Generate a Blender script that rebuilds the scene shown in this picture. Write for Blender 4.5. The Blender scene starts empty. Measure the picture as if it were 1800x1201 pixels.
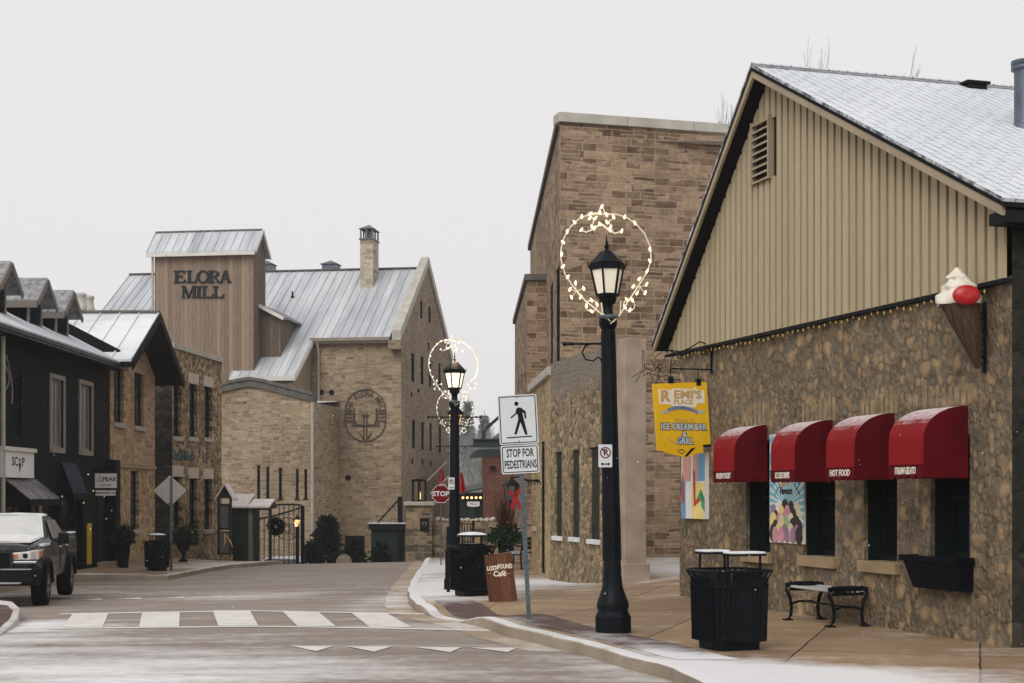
import bpy, math, random
from mathutils import Vector, Matrix
random.seed(7)
S = bpy.context.scene
COL = S.collection
# ---------------------------------------------------------------- camera
H = 1.7; FPX = 2700.0; CX = 900.0; CY = 870.0      # eye height, focal length and principal point in photo pixels
cd = bpy.data.cameras.new('camera'); cam = bpy.data.objects.new('camera', cd); COL.objects.link(cam)
cam.location = (0, 0, H); cam.rotation_euler = (math.radians(90), 0, 0)
cd.sensor_width = 36; cd.lens = FPX / 1800 * 36; cd.shift_y = (CY - 600.5) / 1800
cd.clip_start = 0.1; cd.clip_end = 3000
S.camera = cam
# ---------------------------------------------------------------- sky, sun, exposure
SUN_EL, SUN_AZ = math.radians(38), math.radians(205)
w = bpy.data.worlds.new('World'); S.world = w; w.use_nodes = True
nt = w.node_tree; nt.nodes.clear()
sky = nt.nodes.new('ShaderNodeTexSky'); sky.sky_type = 'NISHITA'; sky.sun_disc = False
sky.sun_elevation = SUN_EL; sky.sun_rotation = SUN_AZ; sky.dust_density = 6; sky.air_density = 1.5
hs = nt.nodes.new('ShaderNodeHueSaturation'); hs.inputs['Saturation'].default_value = 0.06
mx = nt.nodes.new('ShaderNodeMix'); mx.data_type = 'RGBA'; mx.inputs[0].default_value = 0.9
mx.inputs[7].default_value = (8.75, 8.6, 8.62, 1)
bg = nt.nodes.new('ShaderNodeBackground'); bg.inputs['Strength'].default_value = 0.1
wo = nt.nodes.new('ShaderNodeOutputWorld')
nt.links.new(sky.outputs[0], hs.inputs['Color']); nt.links.new(hs.outputs[0], mx.inputs[6])
nt.links.new(mx.outputs[2], bg.inputs['Color']); nt.links.new(bg.outputs[0], wo.inputs['Surface'])
sl = bpy.data.lights.new('sun', 'SUN'); sl.energy = 1.5; sl.angle = math.radians(40); sl.color = (1, .96, .9)
so = bpy.data.objects.new('sun', sl); COL.objects.link(so)
# the sun stands behind the camera to the left, high
so.rotation_euler = Vector((-math.sin(SUN_AZ) * math.cos(SUN_EL), -math.cos(SUN_AZ) * math.cos(SUN_EL), -math.sin(SUN_EL))).to_track_quat('-Z', 'Y').to_euler()
S.view_settings.view_transform = 'Standard'; S.view_settings.look = 'None'
S.view_settings.exposure = 0.0; S.view_settings.gamma = 1; S.view_settings.use_curve_mapping = False
S.render.engine = 'CYCLES'
S.cycles.use_denoising = True
S.cycles.max_bounces = 5; S.cycles.diffuse_bounces = 3; S.cycles.glossy_bounces = 2; S.cycles.volume_bounces = 1
S.cycles.transparent_max_bounces = 6; S.cycles.caustics_reflective = False; S.cycles.caustics_refractive = False

# ---------------------------------------------------------------- materials
def lin(c):
    return tuple((v / 255 / 12.92) if v / 255 <= .04045 else ((v / 255 + .055) / 1.055) ** 2.4 for v in c)
class NT:
    def __init__(s, name):
        s.m = bpy.data.materials.new(name); s.m.use_nodes = True; s.t = s.m.node_tree
        s.b = s.t.nodes['Principled BSDF']
    def n(s, typ, **kw):
        nd = s.t.nodes.new('ShaderNode' + typ)
        for k, v in kw.items(): setattr(nd, k, v)
        return nd
    def l(s, a, b): s.t.links.new(a, b)
    def val(s, sock, v):
        if hasattr(v, 'is_output') or isinstance(v, bpy.types.NodeSocket): s.l(v, sock)
        elif isinstance(v, (tuple, list)) and len(v) == 3 and sock.type == 'RGBA': sock.default_value = (*v, 1)
        else: sock.default_value = v
    def math(s, op, a, b=0.0, clamp=False):
        nd = s.n('Math', operation=op); nd.use_clamp = clamp; s.val(nd.inputs[0], a); s.val(nd.inputs[1], b); return nd.outputs[0]
    def mix(s, f, a, b, mode='MIX'):
        nd = s.n('Mix', data_type='RGBA', blend_type=mode); s.val(nd.inputs[0], f); s.val(nd.inputs[6], a); s.val(nd.inputs[7], b); return nd.outputs[2]
    def coord(s):                      # object coordinates
        return s.n('TexCoord').outputs['Object']
    def wallvec(s, c=None):            # (x + y, z, 0): unrolls vertical faces
        sp = s.n('SeparateXYZ'); s.l(c or s.coord(), sp.inputs[0])
        cb = s.n('CombineXYZ'); s.l(s.math('ADD', sp.outputs[0], sp.outputs[1]), cb.inputs[0]); s.l(sp.outputs[2], cb.inputs[1])
        return cb.outputs[0]
    def scale(s, v, sc):
        mp = s.n('Mapping'); mp.inputs['Scale'].default_value = sc; s.l(v, mp.inputs[0]); return mp.outputs[0]
    def noise(s, v, sc, det=3, rough=.55, dist=0):
        nd = s.n('TexNoise'); s.l(v, nd.inputs['Vector']); nd.inputs['Scale'].default_value = sc
        nd.inputs['Detail'].default_value = det; nd.inputs['Roughness'].default_value = rough; nd.inputs['Distortion'].default_value = dist
        return nd
    def ramp(s, f, stops, interp='LINEAR'):
        nd = s.n('ValToRGB'); cr = nd.color_ramp; cr.interpolation = interp
        while len(cr.elements) < len(stops): cr.elements.new(.5)
        for e, (p, c) in zip(cr.elements, stops):
            e.position = p; e.color = (*c, 1) if isinstance(c, (tuple, list)) else (c, c, c, 1)
        s.val(nd.inputs[0], f); return nd.outputs[0]
    def bump(s, h, strength=.4, dist=.02):
        nd = s.n('Bump'); nd.inputs['Strength'].default_value = strength; nd.inputs['Distance'].default_value = dist
        s.val(nd.inputs['Height'], h); s.l(nd.outputs[0], s.b.inputs['Normal'])
    def warp(s, v, sc, amt):
        nz = s.noise(v, sc, 2); vm = s.n('VectorMath', operation='SUBTRACT'); s.l(nz.outputs['Color'], vm.inputs[0]); vm.inputs[1].default_value = (.5, .5, .5)
        v2 = s.n('VectorMath', operation='SCALE'); s.l(vm.outputs[0], v2.inputs[0]); v2.inputs['Scale'].default_value = amt
        v3 = s.n('VectorMath', operation='ADD'); s.l(v, v3.inputs[0]); s.l(v2.outputs[0], v3.inputs[1]); return v3.outputs[0]
    def out(s, color=None, rough=None, metal=None, spec=None):
        if color is not None: s.val(s.b.inputs['Base Color'], color)
        if rough is not None: s.val(s.b.inputs['Roughness'], rough)
        if metal is not None: s.val(s.b.inputs['Metallic'], metal)
        if spec is not None: s.val(s.b.inputs['Specular IOR Level'], spec)
        return s.m
def paint(name, c, rough=.5, var=.15, nsc=3., spec=.5, metal=0, bump=0):
    t = NT(name); v = t.coord(); nz = t.noise(v, nsc, 4).outputs['Fac']
    f = t.ramp(nz, [(.3, 1 - var), (.7, 1 + var)])
    t.out(t.mix(1, c, f, 'MULTIPLY'), t.ramp(nz, [(.3, max(0, rough - .08)), (.7, min(1, rough + .1))]), metal, spec)
    if bump: t.bump(t.noise(v, 40, 4).outputs['Fac'], bump, .01)
    return t.m
def emit(name, c, strength):
    t = NT(name); t.out((.8, .75, .6), .4)
    t.val(t.b.inputs['Emission Color'], c); t.b.inputs['Emission Strength'].default_value = strength
    return t.m
def rubble(name, cols, mortar, size=.3, aspect=1.5, mort=.06, warp=.12, seam=.5, weather=.25, bmp=.9):
    """irregular stones: voronoi cells stretched to courses, mortar along their edges"""
    t = NT(name); v = t.wallvec(); v = t.warp(v, 2.2, warp)
    u = t.scale(v, (1 / (size * aspect), 1 / size, 1))
    a = t.n('TexVoronoi', voronoi_dimensions='2D', feature='F1'); a.inputs['Scale'].default_value = 1; t.l(u, a.inputs['Vector']); a.inputs['Randomness'].default_value = .85
    e = t.n('TexVoronoi', voronoi_dimensions='2D', feature='DISTANCE_TO_EDGE'); e.inputs['Scale'].default_value = 1; t.l(u, e.inputs['Vector']); e.inputs['Randomness'].default_value = .85
    sp = t.n('SeparateColor'); t.l(a.outputs['Color'], sp.inputs[0])
    n = len(cols); c = t.ramp(sp.outputs[0], [(i / max(1, n - 1), k) for i, k in enumerate(cols)])
    fine = t.noise(v, 9, 5, .65).outputs['Fac']
    c = t.mix(1, c, t.ramp(fine, [(.3, .62), (.7, 1.3)]), 'MULTIPLY')
    ragged = t.math('ADD', e.outputs['Distance'], t.math('MULTIPLY', t.math('SUBTRACT', fine, .5), .12))
    mk = t.ramp(ragged, [(mort * .4, 1.), (mort * 1.4, 0.)])
    mk = t.math('MULTIPLY', mk, seam * 2 if seam < .5 else 1, True)
    c = t.mix(mk, c, t.mix(1, mortar, t.ramp(fine, [(.3, .75), (.7, 1.15)]), 'MULTIPLY'))
    big = t.noise(v, .35, 3).outputs['Fac']
    c = t.mix(1, c, t.ramp(big, [(.3, 1 - weather), (.7, 1 + weather)]), 'MULTIPLY')
    t.out(c, .9, 0, .2)
    hgt = t.math('ADD', t.ramp(e.outputs['Distance'], [(0, 0.), (.18, 1.)]), t.math('MULTIPLY', fine, .8))
    t.bump(hgt, bmp, .035)
    return t.m
def ashlar(name, c1, c2, mortar, bw=.6, rh=.22, ms=.018, var=.3, dark=.12, weather=.2, warp=.03, bumpd=.03):
    """squared blocks in uneven courses"""
    t = NT(name); v0 = t.wallvec(); v = t.warp(v0, 4., warp)
    def br(w_, h_, off, sq, fr):
        b = t.n('TexBrick'); b.offset = off; b.offset_frequency = 2; b.squash = sq; b.squash_frequency = fr
        t.l(v, b.inputs['Vector']); b.inputs['Scale'].default_value = 1; b.inputs['Brick Width'].default_value = w_; b.inputs['Row Height'].default_value = h_
        b.inputs['Mortar Size'].default_value = ms; b.inputs['Mortar Smooth'].default_value = .4; b.inputs['Bias'].default_value = 0
        b.inputs['Color1'].default_value = (0, 0, 0, 1); b.inputs['Color2'].default_value = (1, 1, 1, 1); b.inputs['Mortar'].default_value = (.5, .5, .5, 1); return b
    A = br(bw, rh, .5, .62, 2); B = br(bw * .78, rh * .5, .37, 1.5, 3)
    pick = t.ramp(t.noise(t.scale(v0, (1.1, 1.7, 1)), 1., 1).outputs['Fac'], [(.53, 0.), (.54, 1.)])
    rnd = t.mix(pick, A.outputs['Color'], B.outputs['Color']); fac = t.mix(pick, A.outputs['Fac'], B.outputs['Fac'])
    fine = t.noise(v, 8, 6, .7).outputs['Fac']; med = t.noise(t.scale(v0, (1, 2.2, 1)), 1.9, 3).outputs['Fac']
    f = t.math('ADD', t.math('MULTIPLY', rnd, .65), t.math('MULTIPLY', t.math('SUBTRACT', med, .3), .8), True)
    c = t.ramp(f, [(0, tuple(x * dark * 3 for x in c1)), (.25, c1), (.6, tuple((a + b) / 2 for a, b in zip(c1, c2))), (1, c2)])
    c = t.mix(1, c, t.ramp(fine, [(.28, 1 - var), (.72, 1 + var)]), 'MULTIPLY')
    c = t.mix(fac, c, mortar)
    c = t.mix(1, c, t.ramp(t.noise(v0, .3, 3).outputs['Fac'], [(.3, 1 - weather), (.7, 1 + weather)]), 'MULTIPLY')
    t.out(c, .9, 0, .2)
    t.bump(t.math('ADD', t.math('SUBTRACT', 1., fac), t.math('MULTIPLY', fine, .9)), .8, bumpd)
    return t.m
def boards(name, c1, c2, width=.16, rough=.85, axis='x', gap=.04, spec=.2, gs=1.):
    """vertical planks with their own tone and grain"""
    t = NT(name); co = t.coord(); v = t.wallvec(co) if axis == 'x' else co
    sp = t.n('SeparateXYZ'); t.l(v, sp.inputs[0])
    u = t.math('DIVIDE', sp.outputs[0], width); cell = t.math('FLOOR', u); fr = t.math('FRACT', u)
    wn = t.n('TexWhiteNoise', noise_dimensions='1D'); t.l(cell, wn.inputs['W'])
    grain = t.noise(t.scale(v, (14 * gs, 1.1 * gs, 14 * gs)), 1.6, 5, .65).outputs['Fac']
    f = t.math('ADD', t.math('MULTIPLY', wn.outputs['Value'], .3), t.math('MULTIPLY', grain, .8), True)
    c = t.ramp(f, [(.2, c1), (.8, c2)])
    ln = t.ramp(fr, [(0, .25), (gap, 1.), (1 - gap, 1.), (1, .25)])
    t.out(t.mix(1, c, ln, 'MULTIPLY'), rough, 0, spec); t.bump(t.math('ADD', ln, t.math('MULTIPLY', grain, .3)), .5, .01)
    return t.m
def snowy(name, under, snow=(.72, .74, .77), amount=.5, sc=1.2, stretch=(1, 1, 1), rough=.5, soft=.12, metal=0):
    """thin snow lying in patches on a surface"""
    t = NT(name); v = t.scale(t.coord(), stretch)
    a = t.noise(v, sc, 5, .6).outputs['Fac']; b = t.noise(v, sc * 9, 3, .6).outputs['Fac']
    f = t.math('ADD', t.math('MULTIPLY', a, .8), t.math('MULTIPLY', b, .2))
    k = t.ramp(f, [(1 - amount - soft - .0, 0.), (1 - amount + soft, 1.)])
    t.out(t.mix(k, under, snow), t.mix(k, (rough,) * 3, (.9,) * 3), metal, .3)
    t.bump(b, .15, .01); return t.m
M = {}
# ---------------------------------------------------------------- geometry helpers
def sstep(a, b, x):
    t = min(1, max(0, (x - a) / (b - a))); return t * t * (3 - 2 * t)
GY = [(-400, 0), (20, 0), (26, -.12), (32, -.29), (45, -.45), (53.5, -.56), (57, -.8), (61, -2.2), (66, -2.6), (2000, -2.6)]
def G(x, y):                            # height of the roadway
    z = 0
    for (a, za), (b, zb) in zip(GY, GY[1:]):
        if a <= y <= b: z = za + (zb - za) * (y - a) / (b - a); break
    cross = .02 * max(-9, min(0, x)) * sstep(12, 26, y) * (1 - sstep(62, 80, y))
    return z + cross
RAMP = [None]
def P(x, y):                            # height of the pavement, dropped at the crossing
    h = .13
    if RAMP[0]:
        d = math.hypot((x - RAMP[0][0]), (y - RAMP[0][1]) * .8); h *= sstep(.5, 1.6, d) * .92 + .08
    return G(x, y) + h
def ray(px, py): return Vector(((px - CX) / FPX, 1, (CY - py) / FPX))
def W(px, py, d): r = ray(px, py); return Vector((r.x * d, d, H + r.z * d))
def gp(px, py, fn=G):                   # pixel of the photograph -> point on the ground
    r = ray(px, py); lo, hi = 5., 60.
    prev = 5.
    for i in range(2000):
        d = 5 + i * .05
        if H + r.z * d <= fn(r.x * d, d): return Vector((r.x * d, d, fn(r.x * d, d)))
    return Vector((r.x * 57, 57, fn(r.x * 57, 57)))
class Frame:
    """local frame of a facade: X along it left to right, Y away from the viewer, Z up"""
    def __init__(s, x, y, dx, dy, z=0):
        l = math.hypot(dx, dy); s.o = Vector((x, y, z)); s.X = Vector((dx / l, dy / l, 0)); s.Y = Vector((-dy / l, dx / l, 0))
        s.rz = math.atan2(dy, dx)
    def hit(s, px, py, v=0):            # pixel -> (u, z) on the plane Y = v
        r = ray(px, py); c = Vector((0, 0, H)); q = s.o + s.Y * v
        t = (q - c).dot(s.Y) / r.dot(s.Y); p = c + r * t - s.o
        return p.dot(s.X), p.z
    def rect(s, x0, y0, x1, y1, v=0):   # pixel box -> (u0, u1, z0, z1), heights taken at the middle
        xm = (x0 + x1) / 2
        return s.hit(x0, y0, v)[0], s.hit(x1, y0, v)[0], s.hit(xm, y1, v)[1], s.hit(xm, y0, v)[1]
    def hitp(s, px, py, p0, n):         # pixel -> local point on a plane given in local space
        n = Vector(n); r = ray(px, py); rl = Vector((r.dot(s.X), r.dot(s.Y), r.z))
        c = Vector((0, 0, H)) - s.o; cl = Vector((c.dot(s.X), c.dot(s.Y), c.z))
        t = (Vector(p0) - cl).dot(n) / rl.dot(n); return cl + rl * t
    def wp(s, u, v, z): return s.o + s.X * u + s.Y * v + Vector((0, 0, z))
class MB:
    def __init__(s): s.v = []; s.f = []; s.sm = []
    def add(s, vs, fs, smooth=False):
        o = len(s.v); s.v += [tuple(p) for p in vs]; s.f += [tuple(i + o for i in f) for f in fs]; s.sm += [smooth] * len(fs); return s
    def quad(s, *p): return s.add(p, [tuple(range(len(p)))])
    def box(s, x0, x1, y0, y1, z0, z1):
        return s.add([(x0, y0, z0), (x1, y0, z0), (x1, y1, z0), (x0, y1, z0), (x0, y0, z1), (x1, y0, z1), (x1, y1, z1), (x0, y1, z1)],
                     [(3, 2, 1, 0), (4, 5, 6, 7), (0, 1, 5, 4), (1, 2, 6, 5), (2, 3, 7, 6), (3, 0, 4, 7)])
    def prism(s, poly, a, b, axis='y'):  # polygon (two coordinates) extruded between a and b along an axis
        mk = {'y': lambda p, t: (p[0], t, p[1]), 'x': lambda p, t: (t, p[0], p[1]), 'z': lambda p, t: (p[0], p[1], t)}[axis]
        n = len(poly); vs = [mk(p, a) for p in poly] + [mk(p, b) for p in poly]
        fs = [tuple(range(n)), tuple(range(2 * n - 1, n - 1, -1))] + [(i, n + i, n + (i + 1) % n, (i + 1) % n) for i in range(n)]
        return s.add(vs, fs)
    def slab(s, a, b, c, d, t):          # quad a b c d thickened by vector t
        t = Vector(t); q = [Vector(p) for p in (a, b, c, d)]
        return s.add(q + [p + t for p in q], [(0, 1, 2, 3), (7, 6, 5, 4), (0, 4, 5, 1), (1, 5, 6, 2), (2, 6, 7, 3), (3, 7, 4, 0)])
    def bar(s, a, b, w, h=None, up=(0, 0, 1)):
        a, b = Vector(a), Vector(b); h = h or w; d = (b - a).normalized(); u = Vector(up)
        if abs(d.dot(u)) > .98: u = Vector((0, 1, 0))
        r = d.cross(u).normalized() * w / 2; k = r.cross(d).normalized() * h / 2
        vs = [p + i * r + j * k for p in (a, b) for i, j in ((-1, -1), (1, -1), (1, 1), (-1, 1))]
        return s.add(vs, [(3, 2, 1, 0), (4, 5, 6, 7), (0, 1, 5, 4), (1, 2, 6, 5), (2, 3, 7, 6), (3, 0, 4, 7)])
    def tube(s, pts, r, n=8, closed=False, smooth=True):
        pts = [Vector(p) for p in pts]; m = len(pts); rs = r if isinstance(r, (list, tuple)) else [r] * m
        vs = []; up = Vector((0, 0, 1))
        for i, p in enumerate(pts):
            q0 = pts[(i - 1) % m] if (i or closed) else p; q1 = pts[(i + 1) % m] if (i < m - 1 or closed) else p
            d = (q1 - q0).normalized() if (q1 - q0).length > 1e-9 else Vector((0, 0, 1))
            u = up if abs(d.dot(up)) < .95 else Vector((0, 1, 0)) if abs(d.y) < .9 else Vector((1, 0, 0))
            a = d.cross(u).normalized(); b = a.cross(d)
            vs += [p + (a * math.cos(t) + b * math.sin(t)) * rs[i] for t in (2 * math.pi * k / n for k in range(n))]
        fs = []
        for i in range(m if closed else m - 1):
            j = (i + 1) % m
            fs += [(i * n + k, i * n + (k + 1) % n, j * n + (k + 1) % n, j * n + k) for k in range(n)]
        s.add(vs, fs, smooth)
        if not closed:
            s.add(vs[:n], [tuple(range(n - 1, -1, -1))]); s.add(vs[-n:], [tuple(range(n))])
        return s
    def lathe(s, prof, n=16, c=(0, 0, 0), smooth=True, sx=1, sy=1, rot=0):   # prof: (r, z)
        vs = []
        for r, z in prof:
            vs += [(c[0] + sx * r * math.cos(rot + 2 * math.pi * k / n), c[1] + sy * r * math.sin(rot + 2 * math.pi * k / n), c[2] + z) for k in range(n)]
        fs = [(i * n + k, i * n + (k + 1) % n, (i + 1) * n + (k + 1) % n, (i + 1) * n + k) for i in range(len(prof) - 1) for k in range(n)]
        s.add(vs, fs, smooth)
        s.add(vs[:n], [tuple(range(n - 1, -1, -1))]); s.add(vs[-n:], [tuple(range(n))]); return s
    def ball(s, c, r, n=8, sz=1):
        prof = [(max(1e-4, r * math.sin(math.pi * i / n)), -r * sz * math.cos(math.pi * i / n)) for i in range(n + 1)]
        return s.lathe(prof, n + 2, c)
    def build(s, name, m, parent=None, bevel=0, loc=None):
        me = bpy.data.meshes.new(name); me.from_pydata(s.v, [], s.f); me.materials.append(m)
        me.polygons.foreach_set('use_smooth', s.sm); me.update()
        o = bpy.data.objects.new(name, me); COL.objects.link(o)
        if parent: o.parent = parent
        if loc: o.location = loc
        if bevel:
            b = o.modifiers.new('bevel', 'BEVEL'); b.width = bevel; b.segments = 2; b.limit_method = 'ANGLE'
        return o
def tag(o, label=None, cat=None, group=None, kind=None):
    if label: o['label'] = label
    if cat: o['category'] = cat
    if group: o['group'] = group
    if kind: o['kind'] = kind
    return o
def thing(name, label, cat, loc=(0, 0, 0), rz=0, group=None):
    o = bpy.data.objects.new(name, None); COL.objects.link(o); o.location = loc; o.rotation_euler = (0, 0, rz); o.empty_display_size = .3
    return tag(o, label, cat, group)
def copy_tree(o, parent=None):
    kids = [c for c in o.children]
    c = o.copy(); COL.objects.link(c); c.parent = parent
    for k in kids: copy_tree(k, c)
    return c
FONT_CACHE = {}
def text(parent, s, size, m, at, rz=0, name='lettering', depth=.006, bold=0, align='CENTER', sx=1, tilt=0, rx=0, shear=0, space=1):
    """flat lettering standing upright (reads along local X, faces -Y) placed in the parent's space"""
    cu = bpy.data.curves.new(name, 'FONT'); cu.body = s; cu.size = size; cu.align_x = align; cu.align_y = 'CENTER'; cu.extrude = depth / 2; cu.offset = bold; cu.shear = shear; cu.space_character = space
    cu.resolution_u = 2
    t = bpy.data.objects.new('tmp', cu); COL.objects.link(t)
    bpy.context.view_layer.update()
    me = bpy.data.meshes.new_from_object(t.evaluated_get(bpy.context.evaluated_depsgraph_get())); bpy.data.objects.remove(t); bpy.data.curves.remove(cu)
    me.transform(Matrix.Translation(at) @ Matrix.Rotation(rz, 4, 'Z') @ Matrix.Rotation(math.pi / 2 + rx, 4, 'X') @ Matrix.Rotation(tilt, 4, 'Z') @ Matrix.Scale(sx, 4, (1, 0, 0)))
    me.materials.clear(); me.materials.append(m)
    o = bpy.data.objects.new(name, me); COL.objects.link(o); o.parent = parent; return o
def wall(mb, x0, x1, z0, z1, ops=(), y=0, reveal=.18, side=0):
    """front face with real openings and their reveals; side > 0 adds return walls of that depth"""
    xs = sorted({x0, x1, *[v for o in ops for v in o[:2] if x0 < v < x1]}); zs = sorted({z0, z1, *[v for o in ops for v in o[2:4] if z0 < v < z1]})
    for a, b in zip(xs, xs[1:]):
        for c, d in zip(zs, zs[1:]):
            mx_, mz = (a + b) / 2, (c + d) / 2
            if any(o[0] < mx_ < o[1] and o[2] < mz < o[3] for o in ops): continue
            mb.quad((a, y, c), (b, y, c), (b, y, d), (a, y, d))
    for a, b, c, d in ops:
        r = y + reveal
        mb.quad((a, y, c), (a, y, d), (a, r, d), (a, r, c)); mb.quad((b, y, d), (b, y, c), (b, r, c), (b, r, d))
        mb.quad((a, y, d), (b, y, d), (b, r, d), (a, r, d)); mb.quad((b, y, c), (a, y, c), (a, r, c), (b, r, c))
    if side:
        mb.quad((x0, y + side, z0), (x0, y, z0), (x0, y, z1), (x0, y + side, z1)); mb.quad((x1, y, z0), (x1, y + side, z0), (x1, y + side, z1), (x1, y, z1))
        mb.quad((x1, y + side, z0), (x0, y + side, z0), (x0, y + side, z1), (x1, y + side, z1))
    return mb
def window(parent, o, m_frame, m_pane, y=0, recess=.14, fw=.05, mull=1, rails=1, sill=None, sh=.1, so=.06, sw=.06, lintel=None, lh=.2, name='window'):
    """sash window in an opening: frame part with pane (and sill / lintel) sub-parts"""
    a, b, c, d = o; f = y + recess; mb = MB()
    mb.box(a, a + fw, f, f + .05, c, d).box(b - fw, b, f, f + .05, c, d)
    mb.box(a + fw, b - fw, f, f + .05, d - fw, d).box(a + fw, b - fw, f, f + .05, c, c + fw)
    for i in range(mull): x = a + (b - a) * (i + 1) / (mull + 1); mb.box(x - .018, x + .018, f + .004, f + .046, c + fw, d - fw)
    for i in range(rails): z = c + (d - c) * (i + 1) / (rails + 1); mb.box(a + fw, b - fw, f + .006, f + .044, z - .022, z + .022)
    w_ = mb.build(name, m_frame, parent)
    MB().quad((a, f + .025, c), (b, f + .025, c), (b, f + .025, d), (a, f + .025, d)).build('pane', m_pane, w_)
    if sill: MB().box(a - sw, b + sw, y - so, y + recess - .003, c - sh, c + .004).build('sill', sill, w_, .01)
    if lintel: MB().box(a - sw * 1.5, b + sw * 1.5, y - .025, y + recess * .5, d - .004, d + lh).build('lintel', lintel, w_, .01)
    return w_
def rel(fr, base):
    """matrix that places things built in frame fr inside a thing whose Empty stands at frame base"""
    def mt(f): return Matrix.Translation(f.o) @ Matrix.Rotation(f.rz, 4, 'Z')
    return mt(base).inverted() @ mt(fr)
def put(o, mat): o.matrix_local = mat; return o
# ---------------------------------------------------------------- the materials of the place
def pargeted():
    t = NT('pargeted_fieldstone'); v0 = t.wallvec(); v = t.warp(t.warp(v0, 1.6, .16), 7, .07)
    fine = t.noise(v0, 13, 6, .7).outputs['Fac']; mid = t.noise(v0, 3.2, 5, .65).outputs['Fac']; big = t.noise(v0, .6, 3).outputs['Fac']
    base = t.ramp(mid, [(.28, (.07, .058, .043)), (.5, (.15, .122, .087)), (.72, (.235, .187, .128))])
    base = t.mix(1, base, t.ramp(fine, [(.3, .55), (.7, 1.45)]), 'MULTIPLY')
    hts = None; col = base
    for sz, thr, seed, c1, c2 in (((.075, .085), .45, 8.1, (0.134, 0.101, 0.063), (0.305, 0.218, 0.128)), ((.11, .13), .58, 3.7, (0.159, 0.115, 0.071), (0.378, 0.265, 0.152)), ((.16, .17), .72, 1.3, (0.220, 0.155, 0.089), (0.439, 0.310, 0.173)), ((.25, .2), .86, 0, (0.268, 0.190, 0.105), (0.488, 0.345, 0.194))):
        mp = t.n('Mapping'); mp.inputs['Scale'].default_value = (1 / sz[0], 1 / sz[1], 1); mp.inputs['Location'].default_value = (seed, seed * 1.7, 0); t.l(v, mp.inputs[0])
        a = t.n('TexVoronoi', voronoi_dimensions='2D', feature='F1'); a.inputs['Scale'].default_value = 1; t.l(mp.outputs[0], a.inputs['Vector'])
        sp = t.n('SeparateColor'); t.l(a.outputs['Color'], sp.inputs[0])
        dd = t.math('ADD', a.outputs['Distance'], t.math('MULTIPLY', t.math('SUBTRACT', mid, .5), .9)); dd = t.math('ADD', dd, t.math('MULTIPLY', t.math('SUBTRACT', fine, .5), .6))
        edge = t.ramp(dd, [(.22, 1.), (.5, 0.)])
        k = t.math('MULTIPLY', t.ramp(t.math('ADD', sp.outputs[0], t.math('MULTIPLY', t.math('SUBTRACT', big, .5), .5)), [(thr, 0.), (thr + .06, 1.)]), edge, True)
        sc = t.mix(1, t.mix(sp.outputs[1], c1, c2), t.ramp(fine, [(.3, .7), (.7, 1.2)]), 'MULTIPLY')
        col = t.mix(t.math('MULTIPLY', k, .8), col, sc); h = t.math('MULTIPLY', k, .7); hts = h if hts is None else t.math('MAXIMUM', hts, h)
    col = t.mix(1, col, t.ramp(t.noise(v0, .35, 3).outputs['Fac'], [(.3, .8), (.7, 1.2)]), 'MULTIPLY')
    t.out(col, .92, 0, .15); t.bump(t.math('ADD', hts, t.math('ADD', t.math('MULTIPLY', fine, .9), mid)), .75, .03); return t.m
M['remi_stone'] = pargeted()
M['old_stone'] = rubble('old_rubble_wall', [(0.110, 0.089, 0.059), (0.221, 0.168, 0.104), (0.331, 0.247, 0.144), (0.441, 0.326, 0.190)], (0.221, 0.173, 0.113), 0.13, 1.2, .11, .2, 1, .2, bmp=.5)
M['dark_quoin'] = rubble('dark_quoin_stone', [(0.013, 0.016, 0.013), (0.027, 0.027, 0.023), (0.054, 0.045, 0.034)], (0.023, 0.023, 0.020), .45, 1.4, .03, .1, 1, .2)
M['tall_stone'] = ashlar('squared_limestone', (0.154, 0.101, 0.065), (0.423, 0.304, 0.203), (0.405, 0.323, 0.239), .62, .19, .012, .36, .14, warp=.05)
M['alley_stone'] = ashlar('alley_limestone', (0.102, 0.074, 0.052), (0.278, 0.207, 0.143), (0.232, 0.180, 0.134), .62, .19, .012, .32, .14)
M['cafe_stone'] = rubble('buff_rubble', [(0.243, 0.179, 0.099), (0.397, 0.294, 0.167), (0.551, 0.420, 0.244)], (0.397, 0.304, 0.181), 0.13, 1.3, .09, .15, 1, .15, bmp=.5)
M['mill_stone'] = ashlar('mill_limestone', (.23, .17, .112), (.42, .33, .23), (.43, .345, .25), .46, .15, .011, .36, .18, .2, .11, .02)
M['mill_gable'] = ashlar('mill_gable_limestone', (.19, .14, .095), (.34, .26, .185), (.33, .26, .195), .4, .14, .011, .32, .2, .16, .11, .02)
M['chimney_stone'] = ashlar('chimney_blocks', (.36, .3, .23), (.62, .55, .44), (.55, .49, .4), .7, .26, .01, .2, .15)
M['pillar_stone'] = ashlar('gate_pillar_blocks', (0.123, 0.100, 0.073), (0.432, 0.320, 0.203), (0.309, 0.250, 0.183), .55, .3, .02, .3, .13, warp=.08)
M['buff_ashlar'] = ashlar('buff_ashlar', (0.290, 0.187, 0.109), (0.534, 0.372, 0.229), (0.522, 0.407, 0.283), .5, .27, .012, .2, .2)
M['buff_rubble'] = rubble('buff_fieldstone', [(0.173, 0.124, 0.070), (0.395, 0.276, 0.152), (0.593, 0.423, 0.243)], (0.470, 0.353, 0.202), 0.13, 1.3, .08, .15, 1, .15, bmp=.5)
M['dark_rubble'] = rubble('shop_fieldstone', [(0.058, 0.055, 0.038), (0.150, 0.110, 0.071), (0.277, 0.193, 0.109), (0.462, 0.330, 0.189)], (0.347, 0.253, 0.151), 0.16, 1.3, .07, .15, 1, .2, bmp=.5)
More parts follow.
